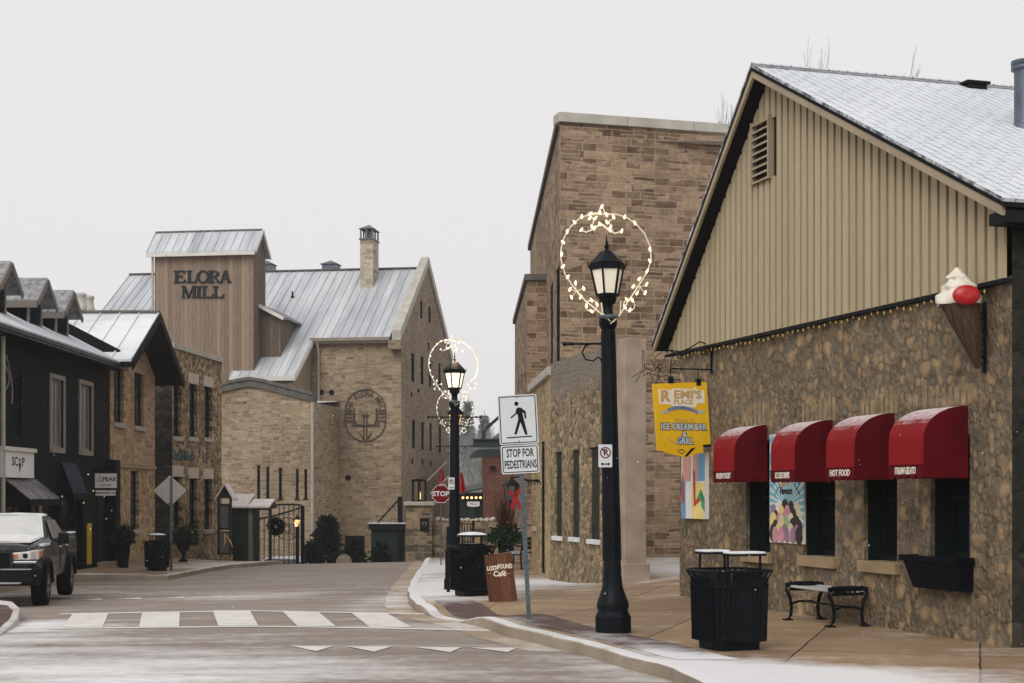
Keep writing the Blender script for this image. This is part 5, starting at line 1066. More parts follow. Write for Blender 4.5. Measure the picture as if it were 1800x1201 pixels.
# ---------------------------------------------------------------- street lamps with their heart lights
L1 = gpp(1078, 1112); PXM = FPX / L1.y
def lampz(y): return (1112 - y) / PXM
def make_lamp(label):
    t = thing('street_lamp', label, 'street lamp', (0, 0, 0), 0, 'black iron street lamps')
    mb = MB(); n = 8; ro = math.pi / 8
    mb.lathe([(.215, -.03), (.215, .185), (.20, .205), (.19, .215)], n, smooth=False, rot=ro); mb.build('plinth', M['black_metal'], t)
    mb = MB(); mb.lathe([(.19, .21), (.17, .25), (.185, .29), (.18, .34), (.15, .42), (.118, .52), (.105, .66), (.1, .8)], 20).build('flared_base', M['black_metal'], t)
    mb = MB(); mb.lathe([(.1, .79), (.093, 1.6), (.084, 2.6), (.074, 3.46)], 16)
    for k in range(10): a = 2 * math.pi * k / 10; mb.tube([(.097 * math.cos(a), .097 * math.sin(a), .82), (.07 * math.cos(a), .07 * math.sin(a), 3.44)], .012, 4)
    mb.build('shaft', M['black_metal'], t)
    mb = MB(); mb.lathe([(.074, 3.45), (.10, 3.5), (.105, 3.56), (.1, 3.59), (.062, 3.61), (.055, 3.7), (.06, 3.74), (.09, 3.76), (.1, 3.8), (.105, 3.84), (.125, 3.85)], 16).build('collar', M['black_metal'], t)
    mb = MB(); z0, z1, r0, r1 = 3.845, 4.15, .125, .19
    for k in range(6):
        a = math.pi / 6 * (2 * k + .35); p = (r0 * math.cos(a), r0 * math.sin(a), z0); q = (r1 * math.cos(a), r1 * math.sin(a), z1); mb.bar(p, q, .02)
        mb.tube([q, (r1 * 1.14 * math.cos(a), r1 * 1.14 * math.sin(a), z1 + .03), (r1 * 1.2 * math.cos(a), r1 * 1.2 * math.sin(a), z1 + .1)], [.014, .012, .003], 5)
    ro6 = math.pi / 6 * .35
    mb.lathe([(r0 + .01, z0 - .01), (r0 + .012, z0 + .02)], 6, smooth=False, rot=ro6); mb.lathe([(r1 + .01, z1 - .015), (r1 + .015, z1 + .05), (r1 + .005, z1 + .06)], 6, smooth=False, rot=ro6).build('lantern_frame', M['black_metal'], t)
    g = MB(); g.lathe([(r0 - .006, z0 + .01), (r1 - .008, z1 - .005)], 6, smooth=False, rot=ro6).build('lamp_glass', M['lamp_glass'], t)
    mb = MB(); mb.lathe([(r1 + .02, z1 + .06), (.13, z1 + .14), (.07, z1 + .2), (.03, z1 + .22), (.02, z1 + .24), (.034, z1 + .26), (.02, z1 + .28), (.012, z1 + .32), (.002, z1 + .40)], 6, smooth=False, rot=ro6).build('lantern_cap', M['black_metal'], t)
    return t
def banner_arm(t, sides):
    for s in sides:
        mb = MB(); z = 3.3; L = .5
        mb.tube([(s * .06, 0, z), (s * L, 0, z)], .014, 6); mb.ball((s * L, 0, z), .026, 6)
        mb.tube([(s * .08, 0, z - .2)] + [(s * (.2 + .1 * math.cos(a)), 0, z - .1 - .1 * math.sin(a)) for a in (2.6, 1.8, .9, 0, -.9, -1.6)], .01, 5); mb.ball((s * .42, 0, z), .022, 6)
        mb.build('banner_arm', M['black_metal'], t)
lamp1 = make_lamp('nearest black street lamp, unlit frosted lantern, standing on the tan pavement before the shop')
lamp2 = copy_tree(lamp1); lamp2['label'] = 'black street lamp with its lantern brightly lit, behind the litter bin and wooden sandwich board'
lamp3 = copy_tree(lamp1); lamp3['label'] = 'farthest black street lamp, almost hidden behind the pole of the lit lamp'
l2 = gpp(799, 1036); l3 = Vector((-99.5 / 2700 * 41, 41, P(-1.5, 41)))
for t, p, sides, gm in ((lamp1, L1, (-1,), None), (lamp2, l2, (-1, 1), 'lamp_bright'), (lamp3, l3, (-1, 1), 'lamp_warm')):
    t.location = p; banner_arm(t, sides); t.rotation_euler = (0, -.017 if t is lamp1 else 0, 0)
    if gm:
        for c in t.children:
            if c.name.startswith('lamp_glass'): c.data = c.data.copy(); c.data.materials[0] = M[gm]
# a small real lamp inside the lit lantern
pl = bpy.data.lights.new('lamp_light', 'POINT'); pl.energy = 25; pl.color = (1, .75, .45); pl.shadow_soft_size = .12
po = bpy.data.objects.new('lamp_light', pl); COL.objects.link(po); po.location = (0, 0, 4.45); po.parent = lamp2
def hx(p): return ((p[0] - 488) / 4.62 / PXM, 0, lampz(340 + p[1] / 4.62))
OUT = [(470, 1030), (395, 960), (300, 880), (200, 760), (140, 660), (110, 540), (115, 460), (140, 370), (190, 290), (270, 215), (350, 190), (450, 186), (560, 190), (640, 215), (720, 270), (790, 350), (835, 460), (838, 560), (810, 650), (740, 760), (650, 890), (580, 1000), (520, 1060)]
STAR = [(447, 108), (475, 190), (565, 195), (500, 250), (540, 330), (440, 265), (360, 305), (385, 230), (335, 180), (420, 180)]
SWAG = [(275, 313), (320, 332), (370, 310), (440, 272), (500, 320), (550, 345), (610, 328)]
BULB = [(285, 205), (225, 250), (165, 325), (130, 410), (118, 505), (128, 605), (165, 690), (630, 215), (710, 265), (828, 480), (825, 572), (803, 655), (225, 740), (180, 790), (290, 785), (190, 855), (265, 855), (740, 715), (690, 775), (798, 760), (720, 830), (785, 828),
        (350, 880), (310, 925), (395, 915), (350, 970), (635, 880), (680, 885), (620, 940), (660, 965), (447, 130), (432, 175), (355, 185), (350, 220), (395, 220), (485, 195), (540, 215), (485, 255), (430, 268), (365, 290), (385, 300), (280, 313), (515, 295), (510, 318), (605, 328)]
def make_heart(label):
    t = thing('heart_light', label, 'light decoration', (0, 0, 0), 0, 'heart lights on the street lamps')
    mb = MB(); mb.tube([hx(p) for p in OUT], .0085, 6); mb.tube([(x, -.02, z) for x, y, z in map(hx, OUT[3:-3])], .005, 5); mb.tube([hx(p) for p in STAR], .011, 5, True); mb.tube([hx(p) for p in SWAG], .009, 5)
    for c in ((350, 925), (655, 925)): mb.tube([hx((c[0] + 46 * math.cos(a), c[1] + 46 * math.sin(a))) for a in (2 * math.pi * k / 12 for k in range(12))], .007, 5, True)
    for st in ((BULB[12:17]), (BULB[17:22])):
        cx_ = sum(p[0] for p in st) / 5; cy_ = sum(p[1] for p in st) / 5
        for p in st: mb.tube([hx((cx_, cy_)), hx(p)], .004, 4)
    mb.tube([hx((430, 900)), hx((440, 985)), hx((500, 1050))], .008, 5); mb.tube([hx((590, 890)), hx((580, 1000)), hx((500, 1070))], .008, 5)
    mb.build('rope_light', M['rope'], t)
    f = None
    for p in BULB:
        if f is None:
            b = MB(); b.lathe([(.006, -.035), (.014, -.03), (.016, -.02), (.0195, 0), (.012, .022), (.003, .036)], 8); f = b.build('bulb', M['bulb_warm'], t)
        else: f2 = f.copy(); COL.objects.link(f2); f2.parent = t; f2.matrix_local = Matrix(); f = f2
        x, y, z = hx(p); f.location = (x, -.025, z); f.rotation_euler = (0, random.uniform(-.8, .8), 0)
    MB().lathe([(.105, 3.57), (.112, 3.58), (.112, 3.6), (.08, 3.61)], 16).build('clamp', M['galv'], t)
    return t
h1 = make_heart('heart of warm bulbs with a star on the nearest lamp before the tall hall'); h2 = copy_tree(h1); h3 = copy_tree(h1)
h2['label'] = 'heart of white bulbs round the brightly lit lantern of the middle street lamp'; h3['label'] = 'heart of bulbs on the farthest street lamp, below the lit lantern'
for t, p, a, bm, rm in ((h1, L1, 0, None, 'rope'), (h2, l2, .45, 'bulb_white', 'rope_lit'), (h3, l3, .4, 'bulb_white', 'rope_dim')):
    t.location = (p.x, p.y - .13, p.z); t.rotation_euler = (0, -.017 if bm is None else 0, a); first = None; ks = .8 if bm is None else .55
    for c in t.children:
        if c.name.startswith('rope') and rm != 'rope': c.data = c.data.copy(); c.data.materials[0] = M['rope_dim']
        if c.name.startswith('bulb'): c.scale = (ks, ks, ks)
        if bm and c.name.startswith('bulb'):
            if first is None: first = c.data.copy(); first.materials[0] = M[bm]
            c.data = first
# ---------------------------------------------------------------- flat signs drawn from measured corners
def face_frame(px, py, d, roll=0, yaw=0): p = W(px, py, d); return p
def ngon(parent, pts, m, name, y0, y1): return MB().prism(pts, y0, y1).build(name, m, parent)
def rrect(cx, cz, w, h, r, n=5):
    out = []
    for sx, sz, a0 in ((1, 1, 0), (-1, 1, 90), (-1, -1, 180), (1, -1, 270)):
        for k in range(n + 1): a = math.radians(a0 + 90 * k / n); out.append((cx + sx * (w / 2 - r) + r * math.cos(a), cz + sz * (h / 2 - r) + r * math.sin(a)))
    return out
def ringp(mb, cx, cz, r0, r1, y0, y1, n=24):
    for k in range(n):
        a, b = 2 * math.pi * k / n, 2 * math.pi * (k + 1) / n
        mb.prism([(cx + r0 * math.cos(a), cz + r0 * math.sin(a)), (cx + r1 * math.cos(a), cz + r1 * math.sin(a)), (cx + r1 * math.cos(b), cz + r1 * math.sin(b)), (cx + r0 * math.cos(b), cz + r0 * math.sin(b))], y0, y1)
    return mb
def frame_ring(mb, cx, cz, w, h, t, r, y0, y1):
    o, i = rrect(cx, cz, w, h, r), rrect(cx, cz, w - 2 * t, h - 2 * t, max(.004, r - t))
    n = len(o)
    for k in range(n): j = (k + 1) % n; mb.prism([o[k], o[j], i[j], i[k]], y0, y1)
    return mb
# pedestrian crossing sign
b = gpp(930, 1089); s = FPX / b.y; tilt = math.radians(-3.0)
ped = thing('pedestrian_sign', 'white pedestrian crossing sign with STOP FOR PEDESTRIANS plate on a leaning galvanised post', 'road sign', b)
def lp(px, py): x, z = (px - 930) / s, (1089 - py) / s; c, n = math.cos(-tilt), math.sin(-tilt); return (x * c + z * n, -x * n + z * c)
ped.rotation_euler = (0, tilt, 0)
mb = MB(); mb.box(-.028, .028, -.02, .02, -.1, (1089 - 702) / s); post = mb.build('post', M['galv'], ped)
mb = MB()
for k in range(34): mb.box(-.005, .005, -.0215, -.0195, .1 + k * .075, .11 + k * .075)
mb.build('bolt_holes', M['sign_black'], post)
c1 = [lp(*q) for q in ((875, 697), (943.6, 693), (946, 780), (878, 783))]; c2 = [lp(*q) for q in ((879, 785), (946, 781), (949, 831), (883, 835))]
for nm, c in (('walking_sign', c1), ('stop_plate', c2)):
    cx_ = sum(q[0] for q in c) / 4; cz_ = sum(q[1] for q in c) / 4; w_ = (c[1][0] + c[2][0] - c[0][0] - c[3][0]) / 2; h_ = (c[0][1] + c[1][1] - c[2][1] - c[3][1]) / 2
    pn = ngon(ped, rrect(cx_, cz_, w_, h_, .025), M['sign_white'], nm, -.03, -.024)
    frame_ring(MB(), cx_, cz_, w_ - .03, h_ - .03, .011, .02, -.0325, -.0302).build('border', M['sign_black'], pn)
    if nm == 'walking_sign':
        K = lambda q: lp(680 + q[0] / 5.0, 600 + q[1] / 5.0)
        mb = MB(); hd = K((1138, 553)); mb.prism([(hd[0] + .0265 * math.cos(a), hd[1] + .0275 * math.sin(a)) for a in (2 * math.pi * k / 16 for k in range(16))], -.0325, -.0302)
        mb.prism([K(q) for q in ((1150, 585), (1180, 588), (1220, 620), (1226, 683), (1212, 684), (1205, 637), (1190, 628), (1202, 682), (1237, 822), (1216, 826), (1174, 714), (1141, 823), (1120, 820), (1155, 690), (1150, 650), (1140, 642), (1092, 684), (1086, 672), (1130, 635), (1137, 600))], -.0325, -.0302)
        mb.prism([K(q) for q in ((1055, 848), (1278, 832), (1278, 842), (1055, 858))], -.0325, -.0302).build('walking_figure', M['sign_black'], pn)
    else:
        for tx, py in (('STOP FOR', 797.5), ('PEDESTRIANS', 817.5)): q = lp(914 + (py - 797) * .06, py); text(pn, tx, .142, M['sign_black'], (q[0], -.0305, q[1]), bold=.003, depth=.003, sx=.475 if tx[0] == 'P' else .53)
    mb = MB()
    for z in (cz_ - h_ * .44, cz_ + h_ * .44): mb.lathe([(.008, 0), (.006, .004)], 8, (0, 0, 0)); mb.v[-16:] = [(cx_ + x, -.034 + z2, z + y) for x, y, z2 in mb.v[-16:]]
    mb.build('bolts', M['galv'], pn)
# no parking plates strapped to two lamp posts
def no_parking(pxc, pyc, d, wp, hp, label, yaw=0):
    p = W(pxc, pyc, d); t = thing('parking_sign', label, 'road sign', p, yaw); k = d / FPX; w_, h_ = wp * k, hp * k
    pn = ngon(t, rrect(0, 0, w_, h_, .012), M['sign_white'], 'plate', -.004, .004)
    r = w_ * .4; ringp(MB(), 0, h_ * .14, r * .8, r, -.0065, -.0045).bar((-r * .62, -.0055, h_ * .14 + r * .62), (r * .62, -.0055, h_ * .14 - r * .62), r * .2, .0026, (0, 1, 0)).build('red_ring', M['sign_red'], pn)
    text(pn, 'P', r * 1.5, M['sign_black'], (0, -.0045, h_ * .14), bold=r * .05, depth=.001)
    z = -h_ * .36; ax = w_ * .36; MB().prism([(-ax, z), (-ax * .5, z + .02), (-ax * .5, z + .006), (ax * .5, z + .006), (ax * .5, z + .02), (ax, z), (ax * .5, z - .02), (ax * .5, z - .006), (-ax * .5, z - .006), (-ax * .5, z - .02)], -.0065, -.0045).build('arrow', M['sign_black'], pn)
    MB().box(-w_ * .1, w_ * .45, .004, .03, -.01, .012).build('bracket', M['galv'], t)
no_parking(1064, 801.5, L1.y - .16, 25, 40, 'small white no parking plate strapped to the nearest lamp post', .25)
no_parking(793.5, 850, l2.y - .2, 11, 21, 'small white no parking plate on the lit lamp, beside the stop sign', .2)
# stop sign
p = W(775, 868.5, 45); t = thing('stop_sign', 'red octagonal stop sign on a thin post in front of the stone gate pillar', 'road sign', (p.x, p.y, P(p.x, p.y))); zc = p.z - t.location.z; r = 17.2 * 45 / 2700
oc = lambda r: [(r * math.cos(math.pi / 8 + k * math.pi / 4), zc + r * math.sin(math.pi / 8 + k * math.pi / 4)) for k in range(8)]
pn = ngon(t, oc(r), M['sign_red'], 'plate', -.004, .004); MB_ = MB(); o_, i_ = oc(r * .985), oc(r * .93)
for k in range(8): MB_.prism([o_[k], o_[(k + 1) % 8], i_[(k + 1) % 8], i_[k]], -.0065, -.0045)
MB_.build('border', M['sign_white'], pn); text(pn, 'STOP', .2, M['sign_white'], (0, -.006, zc), bold=.006, depth=.002)
MB().tube([(0, .03, -.1), (0, .03, zc + r * .8)], .018, 6).build('post', M['galv'], t)
# diamond warning sign seen from the back
b = gpp(301, 1003); s = FPX / b.y; t = thing('warning_sign', 'grey back of a diamond warning sign on a thin post by the left litter bin', 'road sign', b)
pn = ngon(t, [((x - 301) / s, (1003 - y) / s) for x, y in ((298, 836), (328, 862), (299, 891), (269, 863))], M['sign_back'], 'plate', .022, .03)
MB().box(-.035, .03, -.02, .02, -.1, (1003 - 840) / s).build('post', M['galv'], t); MB().box(-.1, .02, -.03, .021, 1.9, 1.95).build('bracket', M['galv'], t)
# black marker post
b = gpp(788, 1041); s = FPX / b.y; t = thing('marker_post', 'slim black post with narrow side plates standing left of the litter bin by the kerb', 'post', b)
MB().box(-.03, .03, -.03, .03, -.02, 115 / s).build('post', M['black_metal'], t); MB().box(-.055, -.031, -.05, .05, 22 / s, 75 / s).build('plate', M['black_metal'], t); MB().box(.031, .045, -.05, .05, 85 / s, 112 / s).build('plate', M['black_metal'], t)
# ---------------------------------------------------------------- litter bins
def make_bin(label, lids):
    t = thing('litter_bin', label, 'litter bin', (0, 0, 0), 0, 'black slatted litter bins')
    sq = lambda a: 1 / (abs(math.cos(a)) ** 5 + abs(math.sin(a)) ** 5) ** .2 * .93        # rounded square plan
    def ring(r, z, n=40): return [(r * sq(2 * math.pi * k / n) * math.cos(2 * math.pi * k / n), r * sq(2 * math.pi * k / n) * math.sin(2 * math.pi * k / n), z) for k in range(n)]
    mb = MB()
    for k in range(44):
        a = 2 * math.pi * (k + .5) / 44; c, s_ = math.cos(a) * sq(a), math.sin(a) * sq(a)
        for (r0, z0), (r1, z1) in zip([(.345, .09), (.358, .6), (.364, .68), (.375, .74)], [(.358, .6), (.364, .68), (.375, .74), (.415, .815)]): mb.bar((r0 * c, r0 * s_, z0), (r1 * c, r1 * s_, z1), .044, .008, (-s_, c, 0) if False else (0, 0, 1))
    mb.build('slats', M['black_metal'], t)
    MB().tube(ring(.415, .815), .014, 6, True).build('rim', M['black_metal'], t); MB().tube(ring(.362, .66), .012, 5, True).build('hoop', M['black_metal'], t); MB().tube(ring(.338, .12), .016, 5, True).build('hoop', M['black_metal'], t)
    mb = MB()
    prof = [(.31, .1), (.325, .64), (.30, .66)]; n = 40
    for r, z in prof: mb.v += ring(r, z)
    mb.f = [(i * n + k, i * n + (k + 1) % n, (i + 1) * n + (k + 1) % n, (i + 1) * n + k) for i in range(2) for k in range(n)]; mb.sm = [True] * len(mb.f)
    mb.add(ring(.30, .655), [tuple(range(n))]); mb.build('liner', M['black_wood'], t)
    mb = MB(); mb.v = ring(.29, 0) + ring(.30, .1); mb.f = [(k, (k + 1) % n, n + (k + 1) % n, n + k) for k in range(n)] + [tuple(range(n, 2 * n))]; mb.sm = [False] * len(mb.f); mb.build('foot', M['black_metal'], t)
    if lids == 2:
        for sx, sy, zz in ((-1, .12, 1.0), (1, -.12, .985)):
            x0, x1 = (-.31, .04) if sx < 0 else (-.1, .34)
            ld = MB(); ld.prism(rrect((x0 + x1) / 2, sy, x1 - x0, .3, .08), zz - .02, zz, 'z'); o = ld.build('lid', M['black_metal'], t)
            MB().prism(rrect((x0 + x1) / 2, sy, x1 - x0 - .01, .29, .08), zz + .001, zz + .022, 'z').build('snow_cap', M['snow'], o, .008)
            for x in (x0 + .02, x1 - .03): MB().box(x - .01, x + .01, sy - .01, sy + .01, .64, zz - .02).build('lid_post', M['black_metal'], o)
    else:
        o = MB().lathe([(.3, .97), (.29, 1.0), (.2, 1.025), (.05, 1.035)], 24).build('lid', M['black_metal'], t); MB().lathe([(.285, 1.004), (.2, 1.035), (.05, 1.05)], 24).build('snow_cap', M['snow'], o); mb = MB()
        for a in (.4, 1.9, 3.5, 5.0): mb.box(.26 * math.cos(a) - .01, .26 * math.cos(a) + .01, .26 * math.sin(a) - .01, .26 * math.sin(a) + .01, .64, .97)
        mb.lathe([(.27, .84), (.28, .845), (.27, .86)], 24).build('lid_post', M['black_metal'], o)
    return t
bin1 = make_bin('nearest black slatted litter bin with two snow topped lids, in front of the shop bench', 2); bin1.location = gpp(1289, 1146) + Vector((0, .3, 0)); bin1.scale = (.95, .95, .985); bin1.rotation_euler = (0, 0, .35)
bin2 = make_bin('black slatted litter bin with round snowy lid, left of the wooden sandwich board', 1); bin2.location = gpp(829, 1049) + Vector((0, .3, 0)); bin2.rotation_euler = (0, 0, .5); bin2.scale = (.9, .9, 1.02)
bin3 = copy_tree(bin2); bin3['label'] = 'distant black litter bin at the left kerb, beside the diamond sign post'; bin3.location = gpp(273, 1004) + Vector((0, .2, 0))
# ---------------------------------------------------------------- sandwich board
b = gpp(884, 1058); s = FPX / b.y; t = thing('sandwich_board', 'stained wooden sandwich board with white cafe lettering on the snowy pavement', 'sandwich board', b)
loc = lambda x, y: ((x - 884) / s, (1058 - y) / s)
TL, TR, BR, BL = loc(850.5, 977), loc(899, 971), loc(909.5, 1056), loc(859.5, 1061)
f = lambda p: p[1] * .16
mb = MB(); mb.slab((BL[0], f(BL), BL[1]), (BR[0], f(BR), BR[1]), (TR[0], f(TR), TR[1]), (TL[0], f(TL), TL[1]), (0, .025, 0)); bd = mb.build('front_board', M['sign_wood'], t, .004)
mb = MB(); mb.slab((BL[0] + .0, .42, 0), (BR[0], .42, .02), (TR[0], f(TR) + .04, TR[1] - .02), (TL[0], f(TL) + .04, TL[1] - .02), (0, .02, 0)); mb.build('back_board', M['black_wood'], t)
rx_ = -math.atan(.16); cz = lambda y: loc(0, y)[1]
def onb(px, py): x, z = loc(px, py); return (x, z * .16 - .004, z)
for tx, x, y, sz, kx, bo in (('LOST', 864.5, 1000, .098, .66, .003), ('&', 874.5, 999, .07, .8, .002), ('FOUND', 887.5, 996.5, .098, .66, .003), ('Café', 878, 1009.5, .12, .9, .003)): text(bd, tx, sz, M['cream_text'], onb(x, y), rx=rx_, bold=bo, sx=kx, tilt=.05, depth=.004, shear=.12 if tx[0] == 'C' else 0)
for x in (861.5, 895): q = onb(x, 1008.5); MB().box(q[0] - .025, q[0] + .025, q[1] - .002, q[1] + .004, q[2] - .004, q[2] + .004).build('dash', M['gold_text'], bd)
# ---------------------------------------------------------------- fittings of the left-hand shops
a, b, c, d = LF.rect(5, 794, 60, 840, -.12); t = thing('shop_sign', 'square white shop sign with small black cone logo above the frosted canopy', 'sign', LF.wp(a, 0, c), LF.rz); L, h = b - a, d - c
bd = MB().box(0, L, -.12, -.002, 0, h).build('board', M['white_sign'], t, .006); MB().box(-.02, L + .05, -.18, -.002, h - .001, h + .1).build('top_ledge', M['white_trim'], bd, .006)
text(bd, 'SC', .3, M['sign_black'], (L * .37, -.124, h * .6), bold=.004, depth=.004, sx=1.3); text(bd, 'P', .3, M['sign_black'], (L * .635, -.124, h * .6), bold=.004, depth=.004, sx=1.3); mb = MB(); ringp(mb, L * .525, h * .62, .055, .085, -.127, -.121, 16); mb.prism([(L * .525 - .09, h * .52), (L * .525 + .09, h * .52), (L * .525, h * .2)], -.127, -.121).build('cone_logo', M['sign_black'], bd)
def canopy(x0, x1, yt, xf0, yb, m, name, label):
    a = LF.hit(x0, yt)[0]; b = LF.hit(x1, yt)[0]; zt = LF.hit((x0 + x1) / 2, yt)[1]
    lo, hi = 0., 2.
    for _ in range(40):
        p = (lo + hi) / 2
        if px_of(LF, a, -p) < xf0: lo = p
        else: hi = p
    zb = LF.hit(xf0 + 20, yb, -p)[1]; t = thing(name, label, 'awning', LF.wp(a, 0, zb), LF.rz); L = b - a; h = zt - zb; mb = MB()
    mb.slab((0, -p, 0), (L, -p, 0), (L, 0, h), (0, 0, h), (0, .01, -.02)); o = mb.build('canopy', m, t)
    mb = MB(); mb.box(0, L, -p - .01, -p + .01, -.16, -.012); mb.add([(0, -p, -.16), (0, 0, -.16), (0, 0, h), (0, -p, 0)], [(0, 1, 2, 3)]); mb.add([(L, -p, -.16), (L, 0, -.16), (L, 0, h), (L, -p, 0)], [(0, 1, 2, 3)]); mb.build('valance', M['charcoal'], t)
    if name == 'metal_canopy':
        mb = MB()
        for k in range(8): x = L * k / 7; mb.bar((x, -p, .012), (x, 0, h + .012), .02, .03)
        mb.build('seams', M['canopy_frost'], o)
canopy(7, 62, 842, 52, 877, M['canopy_frost'], 'metal_canopy', 'black ribbed shop canopy with frost, under the square white sign')
canopy(108, 134, 814, 129, 867, M['navy_canvas'], 'canvas_awning', 'steep navy canvas awning over the dark shop doorway')
def hang_sign(x0, y0, x1, y1, d, words, label, small=()):
    p0 = W(x0, y1, d); p1 = W(x1, y0, d); t = thing('hanging_sign', label, 'sign', (p0.x, d, p0.z)); L, h = p1.x - p0.x, p1.z - p0.z
    bd = MB().box(0, L, -.015, .015, 0, h).build('board', M['white_sign'], t, .004)
    for tx, x, z, sz, kx, m in words: text(bd, tx, sz, M[m], (x * L, -.018, z * h), depth=.003, sx=kx, bold=sz * .02)
    return t, bd, L, h
t, bd, L, h = hang_sign(167, 832.5, 205, 858, 43.6, (('PEAK', .68, .6, .16, 1.2, 'sign_black'), ('realty', .55, .34, .06, 1, 'sign_black'), ('SALON', .5, .18, .06, 1, 'sign_black')) if False else (('PEAK', .68, .6, .16, 1.1, 'sign_black'), ('SALON BAR', .52, .2, .055, 1, 'sign_black')), 'white board sign with black triangle emblem hanging beside the dark shop end')
MB().tube([(.1 * L, -.018, .5 * h), (.28 * L, -.018, .85 * h), (.26 * L, -.018, .6 * h)], .008, 4).tube([(.1 * L, -.018, .5 * h), (.4 * L, -.018, .46 * h)], .008, 4).build('emblem', M['sign_black'], bd)
MB().tube([(-.1, 0, h + .1), (L + .05, 0, h + .1)], .015, 5).tube([(.1 * L, 0, h), (.1 * L, 0, h + .1)], .008, 4).tube([(.9 * L, 0, h), (.9 * L, 0, h + .1)], .008, 4).build('hanger', M['black_metal'], t)
t, bd, L, h = hang_sign(168, 862, 203, 871.5, 43.6, (('BRASS & SALT CO', .5, .5, .085, .85, 'sign_black'),), 'narrow white name board hung below the triangle emblem sign')
MB().tube([(.12 * L, 0, h), (.12 * L, 0, h + .07)], .006, 4).tube([(.88 * L, 0, h), (.88 * L, 0, h + .07)], .006, 4).build('hanger', M['black_metal'], t)
# small lights over the dark doorway
t = thing('fairy_lights', 'few tiny yellow fairy lights on greenery round the dark shop door', 'string lights', LF.wp(u1 - 1.6, -.05, .5), LF.rz); f = None; pts = []
for px_, py_ in ((155, 834), (164, 863), (183, 873), (147, 884), (187, 912), (159, 930)):
    u, z = LF.hit(px_, py_, -.08); pts.append((u - (u1 - 1.6), -.03, z - .5))
MB().tube(sorted(pts, key=lambda p: -p[2]), .006, 4).build('wire', M['dark_leaf'], t)
for p in pts:
    if f is None: f = MB().ball((0, 0, 0), .02, 6).build('bulb', M['bulb_glow'], t)
    else: g_ = f.copy(); COL.objects.link(g_); g_.parent = t; f = g_
    f.location = p
# ---------------------------------------------------------------- leaves and plants
def leaf_cloud(n, shape, size, rng, asp=2.2, droop=0):
    """n small leaf faces at points given by shape(rng) -> (point, outward)"""
    mb = MB()
    for _ in range(n):
        p, o = shape(rng); d = (o + Vector((rng.gauss(0, .6), rng.gauss(0, .6), rng.gauss(0, .6) - droop))).normalized(); s = d.cross(Vector((rng.gauss(0, 1), rng.gauss(0, 1), rng.gauss(0, 1)))).normalized(); l = size * rng.uniform(.6, 1.4); w = l / asp
        a = p; mb.add([a - s * w * .2, a + d * l * .5 - s * w * .5, a + d * l, a + d * l * .5 + s * w * .5], [(0, 1, 2, 3)])
    return mb
def dome(rx, ry, rz, z0=0, power=.5):
    def f(r):
        while True:
            p = Vector((r.uniform(-1, 1), r.uniform(-1, 1), r.uniform(-.25, 1)))
            if .25 < p.length < 1: break
        lump = .8 + .3 * math.sin(p.x * 5 + p.y * 4) * math.sin(p.z * 6 + 1)
        p *= lump; return Vector((p.x * rx, p.y * ry, z0 + p.z * rz)), Vector((p.x, p.y, p.z * .8 + .1))
    return f
def planter(name, label, px_, py_, pot, w_, top, spread, pot_m, twigs=0, bright=False, dry=0, group=None):
    b = gpp(px_, py_); s = FPX / b.y; t = thing(name, label, 'planter', b, 0, group); rng = random.Random(int(px_)); hp = (py_ - pot) / s; r = w_ / 2 / s
    if name == 'urn_planter': mb = MB(); mb.lathe([(r * .62, 0), (r * .62, .06), (r * .3, .12), (r * .2, hp * .3), (r * .3, hp * .42), (r * .75, hp * .55), (r, hp * .8), (r * 1.12, hp), (r * .95, hp)], 20)
    else: mb = MB(); mb.lathe([(r * .58, 0), (r * .95, hp * .9), (r, hp * .92), (r, hp), (r * .85, hp), (r * .8, hp - .04)], 4 if name == 'square_planter' else 18, smooth=name != 'square_planter', rot=math.pi / 4)
    mb.build('pot', M[pot_m], t)
    R = spread / 2 / s; hz = (pot - top) / s
    leaf_cloud(900, dome(R, R, hz * (.55 if dry else .9), hp - .02), .16, rng, 2.6, .35).build('foliage', M['evergreen'], t)
    if bright: leaf_cloud(500, dome(R * 1.05, R * 1.05, hz * .3, hp - .06), .17, rng, 3, .7).build('trailing_greens', M['evergreen_bright'], t)
    if dry or twigs:
        mb = MB(); H_ = (pot - (dry or twigs)) / s
        for k in range(150 if dry else 24): a = rng.uniform(0, 6.28); q = rng.uniform(.1, .95) * R * (1. if dry else .6); z = H_ * rng.uniform(.55, 1.); mb.tube([(q * .3 * math.cos(a), q * .3 * math.sin(a), hp), (q * .6 * math.cos(a), q * .6 * math.sin(a), hp + z * .5), (q * math.cos(a) + rng.gauss(0, .03), q * math.sin(a) + rng.gauss(0, .03), hp + z)], [.009, .007, .003], 3)
        mb.build('dry_stems', M['dry_grass'] if dry else M['twig'], t)
    return t
planter('tall_planter', 'tall tapered black planter with dark evergreens against the buff stone shop', 217, 998, 946, 28, 920, 36, 'black_wood')
planter('urn_planter', 'black pedestal urn with trailing evergreens and bare twigs by the fieldstone shop', 322, 988, 948, 26, 922, 58, 'black_metal', twigs=900, bright=False)
planter('square_planter', 'dark square planter with bright evergreens and tall reddish dry stems beside the cafe wall', 888, 990, 944, 44, 905, 60, 'black_wood', bright=True, dry=858)
